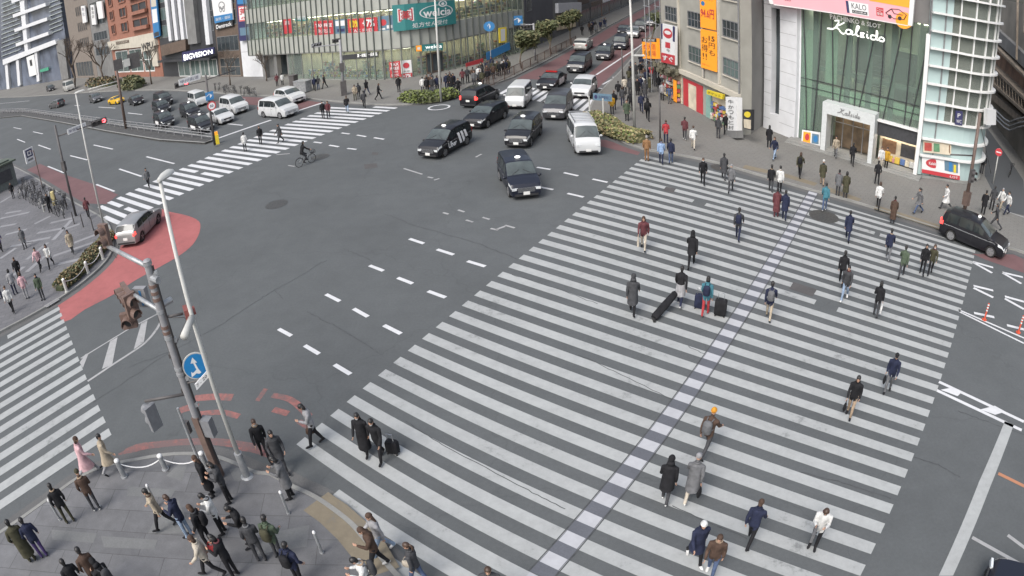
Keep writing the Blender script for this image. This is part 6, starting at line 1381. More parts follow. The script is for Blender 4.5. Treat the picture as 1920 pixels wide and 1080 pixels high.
def tree(name, label, base, h, spread, seed, leaves=0, lm=None, size=.25, group=None):
    rng = random.Random(seed); t = thing(name, label, 'tree', base, group); tips = []; tr = MB(); br = MB()
    def grow(p, d, ln, r, lev):
        q = p+d*ln; bend = (p+q)/2+Vector((rng.gauss(0, .06), rng.gauss(0, .06), 0))*ln
        (tr if lev == 0 else br).tube([p, bend, q], [r, r*.85, r*.65], 7 if lev < 2 else 4)
        if lev >= (4 if leaves else 5) or ln < .2: tips.append(q); return
        for k in range(3 if lev else 4):
            a = rng.uniform(0, 2*PI); s_ = rng.uniform(.35, .75)*spread; e = (d+Vector((math.cos(a)*s_, math.sin(a)*s_, rng.uniform(-.05, .3)))).normalized(); grow(q if rng.random() < .7 else bend.lerp(q, .5), e, ln*rng.uniform(.55, .78), r*.6, lev+1)
        if lev > 1: tips.append(q)
    grow(Vector(base), V(0, 0, 1), h*.34, h*.022, 0); tr.build('trunk', LF[5], t, True)
    if leaves:
        for k in range(leaves):
            p = rng.choice(tips); leaf(br, p+Vector((rng.gauss(0, .32), rng.gauss(0, .32), rng.gauss(0, .28)))*h*.13, size*rng.uniform(.6, 1.3), rng, rng.choice(lm))
    br.build('crown', LF[5], t)
for lab, px, py, h, sd in (('bare tree left of the pair before the taupe office', 140, 164, 15, 1), ('bare tree right of the pair before the taupe office', 192, 158, 13, 2), ('small bare tree at the drugstore recess entrance', 500, 152, 5, 3), ('bare young tree before the clothing shop', 432, 160, 6, 4), ('bare tree before the terracotta shop front', 285, 158, 8, 6)): tree('bare_tree', lab, at(px, py, .12), h, 1., sd, group='bare street trees')
for lab, px, py, h, sd in (('leafy small tree nearest on the left of the far street', 978, 128, 5.2, 11), ('leafy small tree in the middle on the left of the far street', 1034, 101, 5.2, 12), ('leafy small tree farthest on the left of the far street', 1070, 82, 5.6, 13)): tree('small_tree', lab, at(px, py, .12), h, 1., sd, 5200, [LF[1], LF[1], LF[2], LF[0]], .19, group='leafy small trees along the far street')
tree('small_tree', 'dark leafy tree under the scaffolding beyond the orange lit sign', at(1226, 84, .12), 6, 1., 17, 1300, [LF[0], LF[1]], .16)
sg = thing('scaffold', 'thin scaffold poles at the left edge of the beige building', 'scaffold', WB.P(-4.6, 0, 0))
for s_ in (-5.6, -4.6):
    for d_ in (-.2, .9): mb = MB(); mb.tube([WB.P(s_, .1, d_), WB.P(s_, 16, d_)], .04, 6); mb.build('upright', f_galv, sg)
for z_ in (3.2, 5., 6.8, 8.6, 10.4, 12.2): mb = MB(); mb.tube([WB.P(-5.9, z_, .9), WB.P(-4.3, z_, .9)], .035, 6); mb.tube([WB.P(-5.9, z_, -.2), WB.P(-4.3, z_, -.2)], .035, 6); mb.build('ledger', f_galv, sg)

# small fittings of the big near pole
t = [o for o in COL.objects if o.name.startswith('signal_pole') and 'round blue' in o.get('label', '')][0]; b_ = PX
for y, dx, dy in ((515, .2, 0), (570, -.16, .1), (640, .17, .05), (668, -.15, 0), (710, .18, 0), (735, -.17, .05), (760, .16, .02)):
    mb = MB(); p = Pz(y); q = p+V(dx, dy, .02); mb.tube([p, q], .03, 6, f_galv); mb.box(q, (.1, .08, .14), .4, f_dark if dx < 0 else f_galv); mb.build('bracket', f_galv, t)
mb = MB(); mb.tube([Pz(585)+V(-.13, 0, 0), Pz(600)+V(-.22, .1, -.05), Pz(640)+V(-.15, 0, 0), Pz(738)+V(-.14, 0, 0)], .012, 5); mb.tube([Pz(596)+V(.1, 0, 0), at(343, 588, a4.z)+V(0, 0, -.12), at(350, 600, a4.z-.3), Pz(650)+V(.13, 0, 0)], .012, 5); mb.build('cable', f_dark, t)
# ================================================================ people
def rad(a): return math.radians(a)
def ell_ring(c, ux, uy, rx, ry, n=12): return [c+ux*rx*math.cos(2*PI*k/n)+uy*ry*math.sin(2*PI*k/n) for k in range(n)]
class Pose: pass
def make_body(name, lean=3, legs=((2, 3), (-2, 2)), arms=((4, 10, 12), (-4, 10, 12)), head=4, spread=0.):
    "one continuous figure facing +x, feet on z=0, built by fusing tapered lofts"
    T = Pose(); mb = MB(); caps = []
    Y, Z = V(0, 1, 0), V(0, 0, 1)
    u = V(math.sin(rad(lean)), 0, math.cos(rad(lean))); f = V(math.cos(rad(lean)), 0, -math.sin(rad(lean)))
    P = V(0, 0, 0); feet = []; limbs = []
    for s, (th, kn) in zip((1, -1), legs):
        hip = P+Y*s*.092-Z*.03; sd = Y*s*spread
        d1 = (V(math.sin(rad(th)), 0, -math.cos(rad(th)))+sd*.2).normalized(); d2 = (V(math.sin(rad(th-kn)), 0, -math.cos(rad(th-kn)))+sd*.1).normalized()
        knee = hip+d1*.43; ank = knee+d2*.41; ph = th-kn; ph = max(-55, ph*.9) if ph < 0 else ph*.6
        fd = V(math.cos(rad(ph)), s*.12, math.sin(rad(ph))).normalized(); heel = ank-fd*.06+V(0, 0, -.055); toe = ank+fd*.2+V(0, 0, -.06)
        feet += [heel.z-.03, toe.z-.025]; limbs.append((hip, knee, ank, heel, toe, d1, d2, fd, s))
    dz = -min(feet); sh = lambda p: p+Z*dz
    P = sh(P)
    prof = [(-.13, .118, .168), (-.06, .135, .18), (.04, .132, .172), (.14, .126, .165), (.26, .134, .178), (.37, .142, .198), (.45, .128, .2), (.505, .088, .145), (.535, .066, .075)]
    mb.loft([ell_ring(P+u*h, f, Y, a, c) for h, a, c in prof]); caps += [(P+u*h, max(a, c)*.9, 1) for h, a, c in prof[:-1]]
    nk = P+u*.52; hl = rad(lean+head); hd = V(math.sin(hl), 0, math.cos(hl)); hf = V(math.cos(hl), 0, -math.sin(hl))
    mb.loft([ell_ring(nk-u*.04, f, Y, .058, .06), ell_ring(nk+hd*.1, hf, Y, .052, .054)]); caps.append((nk+hd*.05, .05, 0))
    hc = nk+hd*.185+hf*.018
    hp = [(-.115, .045, .035, .035), (-.085, .066, .055, .02), (-.04, .083, .069, .006), (.0, .093, .075, 0), (.045, .095, .077, -.004), (.085, .075, .062, -.008), (.112, .038, .032, -.01)]
    mb.loft([ell_ring(hc+hd*z+hf*o_, hf, Y, a, c) for z, a, c, o_ in hp]); caps += [(hc, .09, 0), (hc+hd*.06, .08, 0), (hc-hd*.075+hf*.05, .055, 4)]
    mb.loft([ell_ring(hc+hf*.07+hd*.02, hd, Y, .012, .012, 6), ell_ring(hc+hf*.098-hd*.018, hd, Y, .019, .017, 6), ell_ring(hc+hf*.108-hd*.026, hd, Y, .008, .008, 6)])
    for s in (1, -1): mb.blob(hc+Y*s*.076-hf*.008, (.024, .012, .033), None, 8, 5)
    for hip, knee, ank, heel, toe, d1, d2, fd, s in limbs:
        hip, knee, ank, heel, toe = map(sh, (hip, knee, ank, heel, toe)); q1 = d1.cross(Y).normalized(); q2 = d2.cross(Y).normalized()
        mb.loft([ell_ring(hip+Z*.05, q1, Y, .098, .088), ell_ring(hip.lerp(knee, .3), q1, Y, .092, .085), ell_ring(hip.lerp(knee, .75), q1, Y, .074, .07), ell_ring(knee, (q1+q2).normalized(), Y, .067, .064), ell_ring(knee.lerp(ank, .3), q2, Y, .066, .06), ell_ring(knee.lerp(ank, .8), q2, Y, .055, .052), ell_ring(ank+d2*.0, q2, Y, .054, .052)])
        for t in np.linspace(0, 1, 5): caps.append((hip.lerp(knee, t), .075, 2)); caps.append((knee.lerp(ank, t*.95), .06, 2))
        up = fd.cross(Y)*-1; up = up if up.z > 0 else -up
        mb.loft([ell_ring(heel-fd*.02+up*.025, Y, up, .03, .035, 10), ell_ring(heel+fd*.04+up*.03, Y, up, .042, .052, 10), ell_ring(heel+fd*.12+up*.02, Y, up, .046, .04, 10), ell_ring(toe-fd*.05+up*.008, Y, up, .05, .03, 10), ell_ring(toe+up*.004, Y, up, .028, .02, 10)])
        caps += [(heel, .04, 3), (toe, .045, 3), (heel.lerp(toe, .5), .045, 3)]
    fing = []; T.hand = []
    for s, (sw, ab, el) in zip((1, -1), arms):
        S0 = P+u*.435+Y*s*.188; d1 = V(math.sin(rad(sw))*math.cos(rad(ab)), s*math.sin(rad(ab)), -math.cos(rad(sw))*math.cos(rad(ab)))
        E0 = S0+d1*.285; inn = -s*.35*min(1, el/90); d2 = V(math.sin(rad(sw+el)), s*math.sin(rad(ab*.4))+inn, -math.cos(rad(sw+el))).normalized(); W = E0+d2*.245
        q1 = d1.orthogonal().normalized(); r1 = d1.cross(q1); q2 = d2.orthogonal().normalized(); r2 = d2.cross(q2)
        mb.loft([ell_ring(S0-d1*.03-Y*s*.04, q1, r1, .06, .06), ell_ring(S0, q1, r1, .073, .073), ell_ring(S0.lerp(E0, .5), q1, r1, .063, .063), ell_ring(E0, (q1+q1).normalized(), r1, .055, .055)])
        mb.loft([ell_ring(E0-d2*.02, q2, r2, .054, .054), ell_ring(E0.lerp(W, .4), q2, r2, .053, .053), ell_ring(W, q2, r2, .042, .042)])
        for t in np.linspace(0, 1, 4): caps.append((S0.lerp(E0, t), .06, 1)); caps.append((E0.lerp(W, t), .048, 1))
        side = d2.cross(Y*s).normalized(); side = side if side.length > .5 else V(1, 0, 0); pn = d2.cross(side).normalized()
        mb.loft([ell_ring(W-d2*.03, side, pn, .026, .022, 8), ell_ring(W+d2*.03, side, pn, .038, .02, 8), ell_ring(W+d2*.085, side, pn, .042, .017, 8)]); caps.append((W+d2*.06, .035, 0))
        fing.append((W+d2*.075, d2, side, pn, s)); T.hand.append(W+d2*.12)
    me = bpy.data.meshes.new('figure'); me.from_pydata([tuple(v) for v in mb.v], [], mb.f); o = bpy.data.objects.new('figure', me); COL.objects.link(o)
    rm = o.modifiers.new('r', 'REMESH'); rm.mode = 'VOXEL'; rm.voxel_size = .0165; sm = o.modifiers.new('s', 'SMOOTH'); sm.factor = .4; sm.iterations = 2
    bpy.context.view_layer.update(); out = bpy.data.meshes.new_from_object(o.evaluated_get(bpy.context.evaluated_depsgraph_get())); bpy.data.objects.remove(o); bpy.data.meshes.remove(me)
    nf = len(out.polygons); cen = np.zeros(nf*3); out.polygons.foreach_get('center', cen); cen = cen.reshape(-1, 3)
    cp = np.array([tuple(c[0]) for c in caps]); cr = np.array([c[1] for c in caps]); ct = np.array([c[2] for c in caps])
    dist = np.linalg.norm(cen[:, None, :]-cp[None], axis=2)-cr[None]; idx = ct[dist.argmin(1)]
    nv = len(out.vertices); co_ = np.zeros(nv*3); out.vertices.foreach_get('co', co_)
    fb = MB(); fb.v = [Vector(v) for v in co_.reshape(-1, 3)]; fb.f = [list(p.vertices) for p in out.polygons]; fb.m = [int(i) for i in idx]; bpy.data.meshes.remove(out)
    def addm(fn, slot):
        n0 = len(fb.f); fn(); fb.m[n0:] = [slot]*(len(fb.f)-n0)
    for c, d, side, pn, s in fing:   # fingers of unequal length, slightly curled, thumb off the side of the palm
        for k, ln in enumerate((.062, .074, .068, .052)):
            a = c+side*(.03-.02*k); cu = pn*s*.018
            addm(lambda: fb.tube([a-d*.015, a+d*ln*.5, a+d*ln*.85+cu, a+d*ln+cu*2.2], [.009, .0088, .0078, .006], 5), 0)
        a = c-d*.04+side*.036; addm(lambda: fb.tube([a-side*.01, a+d*.03+side*.016, a+d*.058+side*.014+pn*s*.012], [.011, .0095, .007], 5), 0)
    for s in (1, -1): addm(lambda: fb.blob(hc+hf*.086+Y*s*.032+hd*.012, (.008, .013, .008), None, 6, 4), 5)
    m = bpy.data.meshes.new(name); m.from_pydata([tuple(v) for v in fb.v], [], fb.f); m.polygons.foreach_set('material_index', fb.m); m.polygons.foreach_set('use_smooth', [True]*len(fb.f))
    for k in range(6): m.materials.append(MP['skin'])
    T.mesh, T.hc, T.hd, T.hf, T.P, T.u, T.f = m, hc, hd, hf, P, u, f; T.legs = legs
    T.top = hc.z+.115
    return T
MP = {'skin': mat('skin', (.42, .25, .175), .6, noise=.06), 'eye': mat('eye_dark', (.02, .015, .012), .3, noise=0)}
def cloth(n, c, r=.85): MP[n] = mat('cloth_'+n, c, r, noise=.3, scale=5, bump=.7, spec=.2)
for n, c in dict(black=(.014, .014, .016), navy=(.018, .022, .045), dgrey=(.045, .046, .05), grey=(.11, .112, .118), lgrey=(.24, .24, .25), brown=(.065, .042, .032), beige=(.3, .255, .195), olive=(.05, .048, .03), white=(.5, .5, .49), cream=(.4, .36, .3), jeans=(.06, .085, .15), ljeans=(.2, .26, .35), maroon=(.1, .035, .04), red=(.32, .04, .045), teal=(.05, .15, .19), orange=(.5, .22, .025), pink=(.45, .29, .31), mustard=(.42, .24, .03), purple=(.06, .04, .12), blue=(.2, .28, .42), tan=(.28, .21, .15), rust=(.2, .11, .055), green=(.06, .08, .055)).items(): cloth(n, c)
hair_b = mat('hair_black', (.012, .011, .011), .5, noise=.3, scale=20); hair_br = mat('hair_brown', (.05, .028, .018), .5, noise=.3, scale=20); hair_bl = mat('hair_grey', (.22, .21, .2), .6, noise=.2, scale=20)
def hair_mesh(kind):
    mb = MB()
    mb.blob((-.014, 0, .03), (.103, .087, .098), None, 14, 8)
    if kind == 'short': mb.blob((-.05, 0, -.03), (.062, .074, .075), None, 12, 6)
    if kind == 'long':
        mb.loft([ell_ring(V(-.03, 0, .05), V(1, 0, 0), V(0, 1, 0), .07, .086), ell_ring(V(-.045, 0, -.06), V(1, 0, 0), V(0, 1, 0), .06, .09), ell_ring(V(-.075, 0, -.16), V(1, 0, 0), V(0, 1, 0), .045, .1), ell_ring(V(-.1, 0, -.3), V(1, 0, 0), V(0, 1, 0), .03, .085)])
    if kind == 'bob': mb.loft([ell_ring(V(-.025, 0, .05), V(1, 0, 0), V(0, 1, 0), .078, .088), ell_ring(V(-.035, 0, -.06), V(1, 0, 0), V(0, 1, 0), .07, .096), ell_ring(V(-.045, 0, -.13), V(1, 0, 0), V(0, 1, 0), .05, .085)])
    if kind == 'tail': mb.tube([(-.1, 0, .05), (-.15, 0, .0), (-.14, 0, -.14), (-.12, 0, -.22)], [.03, .035, .028, .012], 7)
    if kind == 'hood': mb = MB(); mb.blob((-.025, 0, .025), (.118, .105, .122), None, 14, 8); mb.loft([ell_ring(V(-.04, 0, -.05), V(1, 0, 0), V(0, 1, 0), .09, .1), ell_ring(V(-.03, 0, -.17), V(1, 0, 0), V(0, 1, 0), .105, .13)])
    if kind == 'beanie': mb = MB(); mb.blob((-.01, 0, .05), (.108, .092, .095), None, 14, 8); mb.tube([ell_ring(V(-.008, 0, .04), V(1, 0, 0), V(0, 1, 0), .1, .086, 14)[k % 14] for k in range(15)], .014, 5)
    if kind == 'cap': mb = MB(); mb.blob((-.012, 0, .045), (.103, .088, .085), None, 14, 8); mb.loft([ell_ring(V(.1, 0, .05), V(1, 0, -.12).normalized(), V(0, 1, 0), .075, .07), ell_ring(V(.1, 0, .058), V(1, 0, -.12).normalized(), V(0, 1, 0), .075, .07)])
    me = bpy.data.meshes.new(kind); me.from_pydata([tuple(v) for v in mb.v], [], mb.f); me.polygons.foreach_set('use_smooth', [True]*len(mb.f)); me.materials.append(hair_b); return me
HAIR = {k: hair_mesh(k) for k in ('short', 'long', 'bob', 'tail', 'hood', 'beanie', 'cap')}
TP = {n: make_body('person_'+n, **k) for n, k in dict(
    stand=dict(legs=((1, 2), (-2, 2)), arms=((5, 9, 14), (2, 9, 16)), head=6),
    apart=dict(legs=((3, 3), (-4, 3)), arms=((-12, 14, 38), (-12, 14, 38)), head=4, spread=.35),
    walk=dict(lean=5, legs=((24, 6), (-17, 22)), arms=((-20, 9, 18), (22, 9, 26)), head=4),
    walkb=dict(lean=5, legs=((-16, 26), (25, 8)), arms=((24, 9, 24), (-20, 9, 16)), head=5),
    stroll=dict(lean=3, legs=((14, 4), (-11, 12)), arms=((-8, 9, 14), (12, 9, 24)), head=8),
    strollb=dict(lean=4, legs=((-10, 14), (14, 5)), arms=((12, 9, 30), (-10, 9, 12)), head=6),
    stride=dict(lean=6, legs=((31, 8), (-23, 28)), arms=((-26, 8, 22), (28, 8, 30)), head=3),
    strideb=dict(lean=6, legs=((-22, 30), (30, 10)), arms=((30, 8, 34), (-24, 8, 14)), head=8),
    hold=dict(lean=3, legs=((12, 4), (-9, 11)), arms=((6, 10, 78), (-6, 9, 14)), head=10),
    idle=dict(lean=1, legs=((7, 14), (-3, 1)), arms=((2, 13, 30), (10, 8, 60)), head=14, spread=.15),
    turn=dict(lean=4, legs=((-3, 2), (5, 9)), arms=((-8, 10, 22), (4, 12, 34)), head=-2, spread=.1),
    phone=dict(lean=3, legs=((2, 3), (-3, 3)), arms=((18, 6, 95), (12, 6, 100)), head=32),
    phonewalk=dict(lean=5, legs=((18, 6), (-12, 16)), arms=((20, 6, 92), (-8, 9, 18)), head=26),
    pocket=dict(lean=2, legs=((3, 4), (-2, 2)), arms=((-6, 16, 42), (-6, 16, 42)), head=4),
    pocketwalk=dict(lean=5, legs=((19, 5), (-14, 20)), arms=((-4, 15, 42), (-4, 15, 42)), head=6),
    pull=dict(lean=7, legs=((18, 8), (-16, 18)), arms=((14, 9, 20), (-28, 12, 6)), head=4),
    ride=dict(lean=16, legs=((62, 62), (38, 66)), arms=((48, 12, 14), (48, 12, 14)), head=-6)).items()}
def coat_mesh(T, ln, flare=1.):
    mb = MB(); st = max(abs(T.legs[0][0]), abs(T.legs[1][0]))/25; rings = []
    for h, a, c in ((.44, .13, .2), (.3, .148, .192), (.1, .142, .186), (-.05, .152, .196)): rings.append(ell_ring(T.P+T.u*h, T.f, V(0, 1, 0), a+.012, c+.012))
    for t in (.35, .7, 1.): rings.append(ell_ring(T.P+V(0, 0, -.05-ln*t), V(1, 0, 0), V(0, 1, 0), .165+.12*t*st*flare+.02*t, .205+.02*t*flare))
    rings.append(ell_ring(T.P+V(0, 0, -.05-ln), V(1, 0, 0), V(0, 1, 0), .1, .15)); mb.loft(rings)
    me = bpy.data.meshes.new('coat'); me.from_pydata([tuple(v) for v in mb.v], [], mb.f); me.polygons.foreach_set('use_smooth', [True]*len(mb.f)); me.set_sharp_from_angle(angle=math.radians(60)); me.materials.append(MP['black']); return me
_C = {}
def slotmat(o, i, m): o.material_slots[i].link = 'OBJECT'; o.material_slots[i].material = m
def child_mesh(name, me, par, m, loc=None, rot=None):
    c = bpy.data.objects.new(name, me); COL.objects.link(c); c.parent = par
    if loc is not None: c.location = loc
    if rot is not None: c.rotation_euler = rot
    slotmat(c, 0, m); return c
BAGM = {}
def bag_mesh(kind):
    if kind in BAGM: return BAGM[kind]
    mb = MB(); r = lambda a, c: [ell_ring(V(0, 0, z), V(1, 0, 0), V(0, 1, 0), a*k, c*k, 10) for z, k in ((0, .75), (.05, 1), (.3, 1.02), (.4, .85), (.44, .4))]
    if kind == 'backpack':
        mb.loft(r(.1, .16))
        for s in (1, -1): mb.tube([(.08, s*.1, .06), (.2, s*.14, .1), (.28, s*.12, .32), (.16, s*.1, .46), (.04, s*.08, .4)], .018, 5)
    elif kind == 'handbag': mb.loft([ell_ring(V(0, 0, z), V(1, 0, 0), V(0, 1, 0), a, c, 10) for z, a, c in ((0, .15, .05), (.06, .17, .07), (.2, .15, .055), (.24, .13, .03))]); mb.tube([(-.1, 0, .22), (-.07, 0, .36), (.0, 0, .42), (.07, 0, .36), (.1, 0, .22)], .01, 5)
    elif kind == 'tote': mb.hexa([V(-.17, -.04, 0), V(.17, -.04, 0), V(.17, .04, 0), V(-.17, .04, 0), V(-.19, -.05, .34), V(.19, -.05, .34), V(.19, .05, .34), V(-.19, .05, .34)]); mb.tube([(-.1, 0, .33), (-.06, 0, .5), (.06, 0, .5), (.1, 0, .33)], .009, 5)
    me = bpy.data.meshes.new(kind); me.from_pydata([tuple(v) for v in mb.v], [], mb.f); me.polygons.foreach_set('use_smooth', [True]*len(mb.f)); me.set_sharp_from_angle(angle=math.radians(50)); me.materials.append(MP['black']); BAGM[kind] = me; return me
PN = [0]
def person(fx, fy, d, pose, top, tro, hair, label, z=0., coat=0., hm=None, shoes='black', mask=False, h=1., bag=None, group=None, loc=None, yaw=None):
    PN[0] += 1; rng = random.Random(PN[0]*17+3)
    alt = {'walk': ('walk', 'stride'), 'walkb': ('walkb', 'strideb'), 'stroll': ('stroll', 'hold', 'walk'), 'strollb': ('strollb', 'walkb'), 'stand': ('stand', 'idle', 'turn', 'pocket')}.get(pose)
    if alt: pose = rng.choice(alt)
    T = TP[pose]
    o = bpy.data.objects.new('person', T.mesh); COL.objects.link(o)
    p = loc if loc is not None else at(fx, fy, z); o.location = p; o.rotation_euler.z = yaw if yaw is not None else heading(fx, fy, d, z)
    s = h*1.7/T.top*rng.uniform(.985, 1.015) if pose != 'ride' else 1.; o.scale = (s,)*3
    for i, m in enumerate((MP['skin'], MP[top], MP[tro], MP[shoes], MP['white'] if mask else MP['skin'], MP['eye'])): slotmat(o, i, m)
    hr = HAIR[hair]; m = MP[hm] if hm in MP else {'brown': hair_br, 'hgrey': hair_bl, None: hair_b if rng.random() < .8 else hair_br}.get(hm, hair_b)
    nm = {'hood': 'hood', 'beanie': 'hat', 'cap': 'cap'}.get(hair, 'hair'); ang = math.atan2(T.hd.x, T.hd.z)
    child_mesh(nm, hr, o, m, T.hc, (0, ang, 0))
    if coat:
        k = (pose, coat)
        if k not in _C: _C[k] = coat_mesh(T, coat)
        child_mesh('coat', _C[k], o, MP[top])
    if hair != 'hood' and rng.random() < .75:
        k = ('collar', pose)
        if k not in _C:
            mb = MB(); c0 = T.P+T.u*.545; mb.tube([q for q in ell_ring(c0-T.f*.012, T.f, V(0, 1, 0), .078, .08, 12)]+[c0-T.f*.012+T.f*.078], .026, 6); _C[k] = bpy.data.meshes.new('collar'); _C[k].from_pydata([tuple(v) for v in mb.v], [], mb.f); _C[k].polygons.foreach_set('use_smooth', [True]*len(mb.f)); _C[k].materials.append(MP['black'])
        child_mesh('collar', _C[k], o, MP[top] if rng.random() < .6 else MP[rng.choice(('grey', 'dgrey', 'maroon', 'navy', 'brown', 'tan'))])
    tag(o, label, 'person', group)
    if bag:
        kind, bc, bl_ = bag
        b_ = bpy.data.objects.new(kind, bag_mesh(kind)); COL.objects.link(b_); slotmat(b_, 0, MP[bc]); tag(b_, bl_, 'bag')
        M = Matrix.Translation(p) @ Matrix.Rotation(o.rotation_euler.z, 4, 'Z') @ Matrix.Scale(s, 4)
        if kind == 'backpack': q = T.P+T.u*.06-T.f*.24; L_ = Matrix.Translation(q) @ Matrix.Rotation(math.atan2(T.u.x, T.u.z), 4, 'Y')
        else: hnd = T.hand[1]; L_ = Matrix.Translation(hnd-V(0, 0, .4 if kind == 'handbag' else .48))
        b_.matrix_world = M @ L_
    return o
PV = .12
R_, P_ = 0., PV
G1, G2, G3, G4, G5, G6 = 'people waiting on the near pavement', 'people walking over the main crosswalk', 'people on the right pavement', 'people on the far drugstore pavement', 'people on the left plaza', 'people on the upper left crosswalk'
def many(group, z, rows):
    for r in rows:
        fx, fy, d, pose, top, tro, hair, label = r[:8]; kw = dict(r[8]) if len(r) > 8 else {}
        person(fx, fy, d, pose, top, tro, hair, label, z=kw.pop('z', z), group=group, **kw)
many(G1, P_, [
 (594, 836, 195, 'phonewalk', 'lgrey', 'black', 'bob', 'person in a light grey jacket checking a phone at the crosswalk corner', dict(z=0., bag=('handbag', 'brown', 'brown handbag of the person in light grey jacket at the crosswalk corner'))),
 (500, 862, 290, 'stroll', 'black', 'black', 'short', 'person in a dark suit and white mask by the worn red paint', dict(z=0., mask=True)),
 (531, 884, 300, 'pocketwalk', 'dgrey', 'dgrey', 'short', 'person in a charcoal coat just behind the masked suit wearer', dict(z=0., coat=.25)),
 (546, 934, 185, 'phone', 'grey', 'black', 'bob', 'person in a grey coat and black boots by the slim post', dict(coat=.35)),
 (172, 893, 25, 'walk', 'pink', 'lgrey', 'bob', 'person in a pink coat stepping toward the left crosswalk', dict(coat=.45, hm='brown')),
 (214, 887, 20, 'stroll', 'beige', 'lgrey', 'short', 'person in a pale dusty coat walking beside the pink coat', dict(coat=.4)),
 (183, 956, 110, 'stand', 'brown', 'dgrey', 'beanie', 'person in a brown jacket and olive hat facing the left crosswalk', dict(hm='olive', shoes='white')),
 (133, 979, 120, 'apart', 'black', 'olive', 'short', 'person in a black puffer standing with legs apart at the kerb'),
 (62, 1052, 115, 'stand', 'olive', 'olive', 'short', 'person in a long dark olive coat at the lower left', dict(coat=.6, h=1.06)),
 (84, 1044, 115, 'pocket', 'navy', 'purple', 'short', 'person in a navy jacket close beside the long olive coat'),
 (165, 1122, 130, 'pocket', 'black', 'black', 'short', 'person in a black jacket and white mask at the bottom left', dict(mask=True)),
 (196, 1106, 125, 'stand', 'brown', 'black', 'short', 'person in a brown leather jacket at the bottom left', dict(h=1.04)),
 (226, 1124, 150, 'phone', 'black', 'black', 'hood', 'person in a black hooded top next to the brown leather jacket', dict(hm='black', bag=('backpack', 'dgrey', 'charcoal backpack on the black hooded person at the bottom'))),
 (66, 1160, 90, 'stand', 'black', 'black', 'short', 'person at the bottom edge of whom only the head shows'),
 (314, 992, 190, 'walk', 'beige', 'black', 'short', 'person in a beige jacket lifting a black trousered leg', dict(h=1.02)),
 (356, 1006, 170, 'phone', 'navy', 'ljeans', 'short', 'person in a navy jacket and light jeans looking down'),
 (396, 1024, 175, 'stand', 'black', 'black', 'bob', 'person in black with a black backpack, behind the cream jacket', dict(hm='brown', bag=('backpack', 'black', 'black backpack worn in front of the white and navy jacket'))),
 (420, 1000, 190, 'phone', 'white', 'black', 'short', 'person in a white and navy jacket holding a phone', dict()),
 (400, 930, 200, 'stand', 'black', 'black', 'long', 'person in a long black coat leaning by the brown pole casing', dict(coat=.5, hm='brown')),
 (432, 942, 190, 'phone', 'dgrey', 'black', 'bob', 'person in charcoal right in front of the brown pole casing', dict(mask=True)),
 (470, 1024, 200, 'phone', 'black', 'dgrey', 'short', 'person in a black jacket reading, left of the dark grey pair'),
 (492, 1050, 110, 'stand', 'dgrey', 'dgrey', 'short', 'person in a dark grey jacket seen from behind, mid group'),
 (526, 1046, 70, 'stand', 'green', 'dgrey', 'short', 'person in a grey green jacket turning towards the ochre paving', dict(bag=('backpack', 'olive', 'dark olive backpack on the person in grey green jacket'))),
 (565, 1094, 60, 'pocket', 'navy', 'black', 'short', 'person in a dark navy jacket at the lower edge, hair cropped', dict(bag=('backpack', 'black', 'black backpack on the dark navy jacket at the lower edge'))),
 (403, 1080, 190, 'strollb', 'cream', 'black', 'bob', 'person in a cream jacket among the black jackets', dict(hm='brown')),
 (442, 1080, 170, 'phone', 'black', 'black', 'bob', 'person in black holding a red bag beside the cream jacket', dict(bag=('handbag', 'red', 'small red bag held beside the cream jacket'))),
 (720, 1040, 200, 'walk', 'lgrey', 'ljeans', 'long', 'long haired person in pale grey stepping off the ochre paving', dict(hm='brown', shoes='white', z=0.)),
 (712, 1066, 190, 'phonewalk', 'brown', 'black', 'long', 'long haired person in a brown jacket on the ochre paving', dict(hm='brown', shoes='white')),
 (700, 1120, 190, 'phone', 'white', 'dgrey', 'short', 'person with white hood collar below the brown jacket', dict(bag=('backpack', 'dgrey', 'grey backpack on the person with white hood collar'))),
 (786, 1094, 170, 'stroll', 'dgrey', 'jeans', 'tail', 'person in dark grey with a handbag at the bottom kerb', dict(z=0., bag=('handbag', 'cream', 'cream handbag of the person at the bottom kerb'))),
 (925, 1132, 260, 'walk', 'dgrey', 'black', 'short', 'person at the bottom edge on the first stripes, mostly cut off', dict(z=0.)),
])
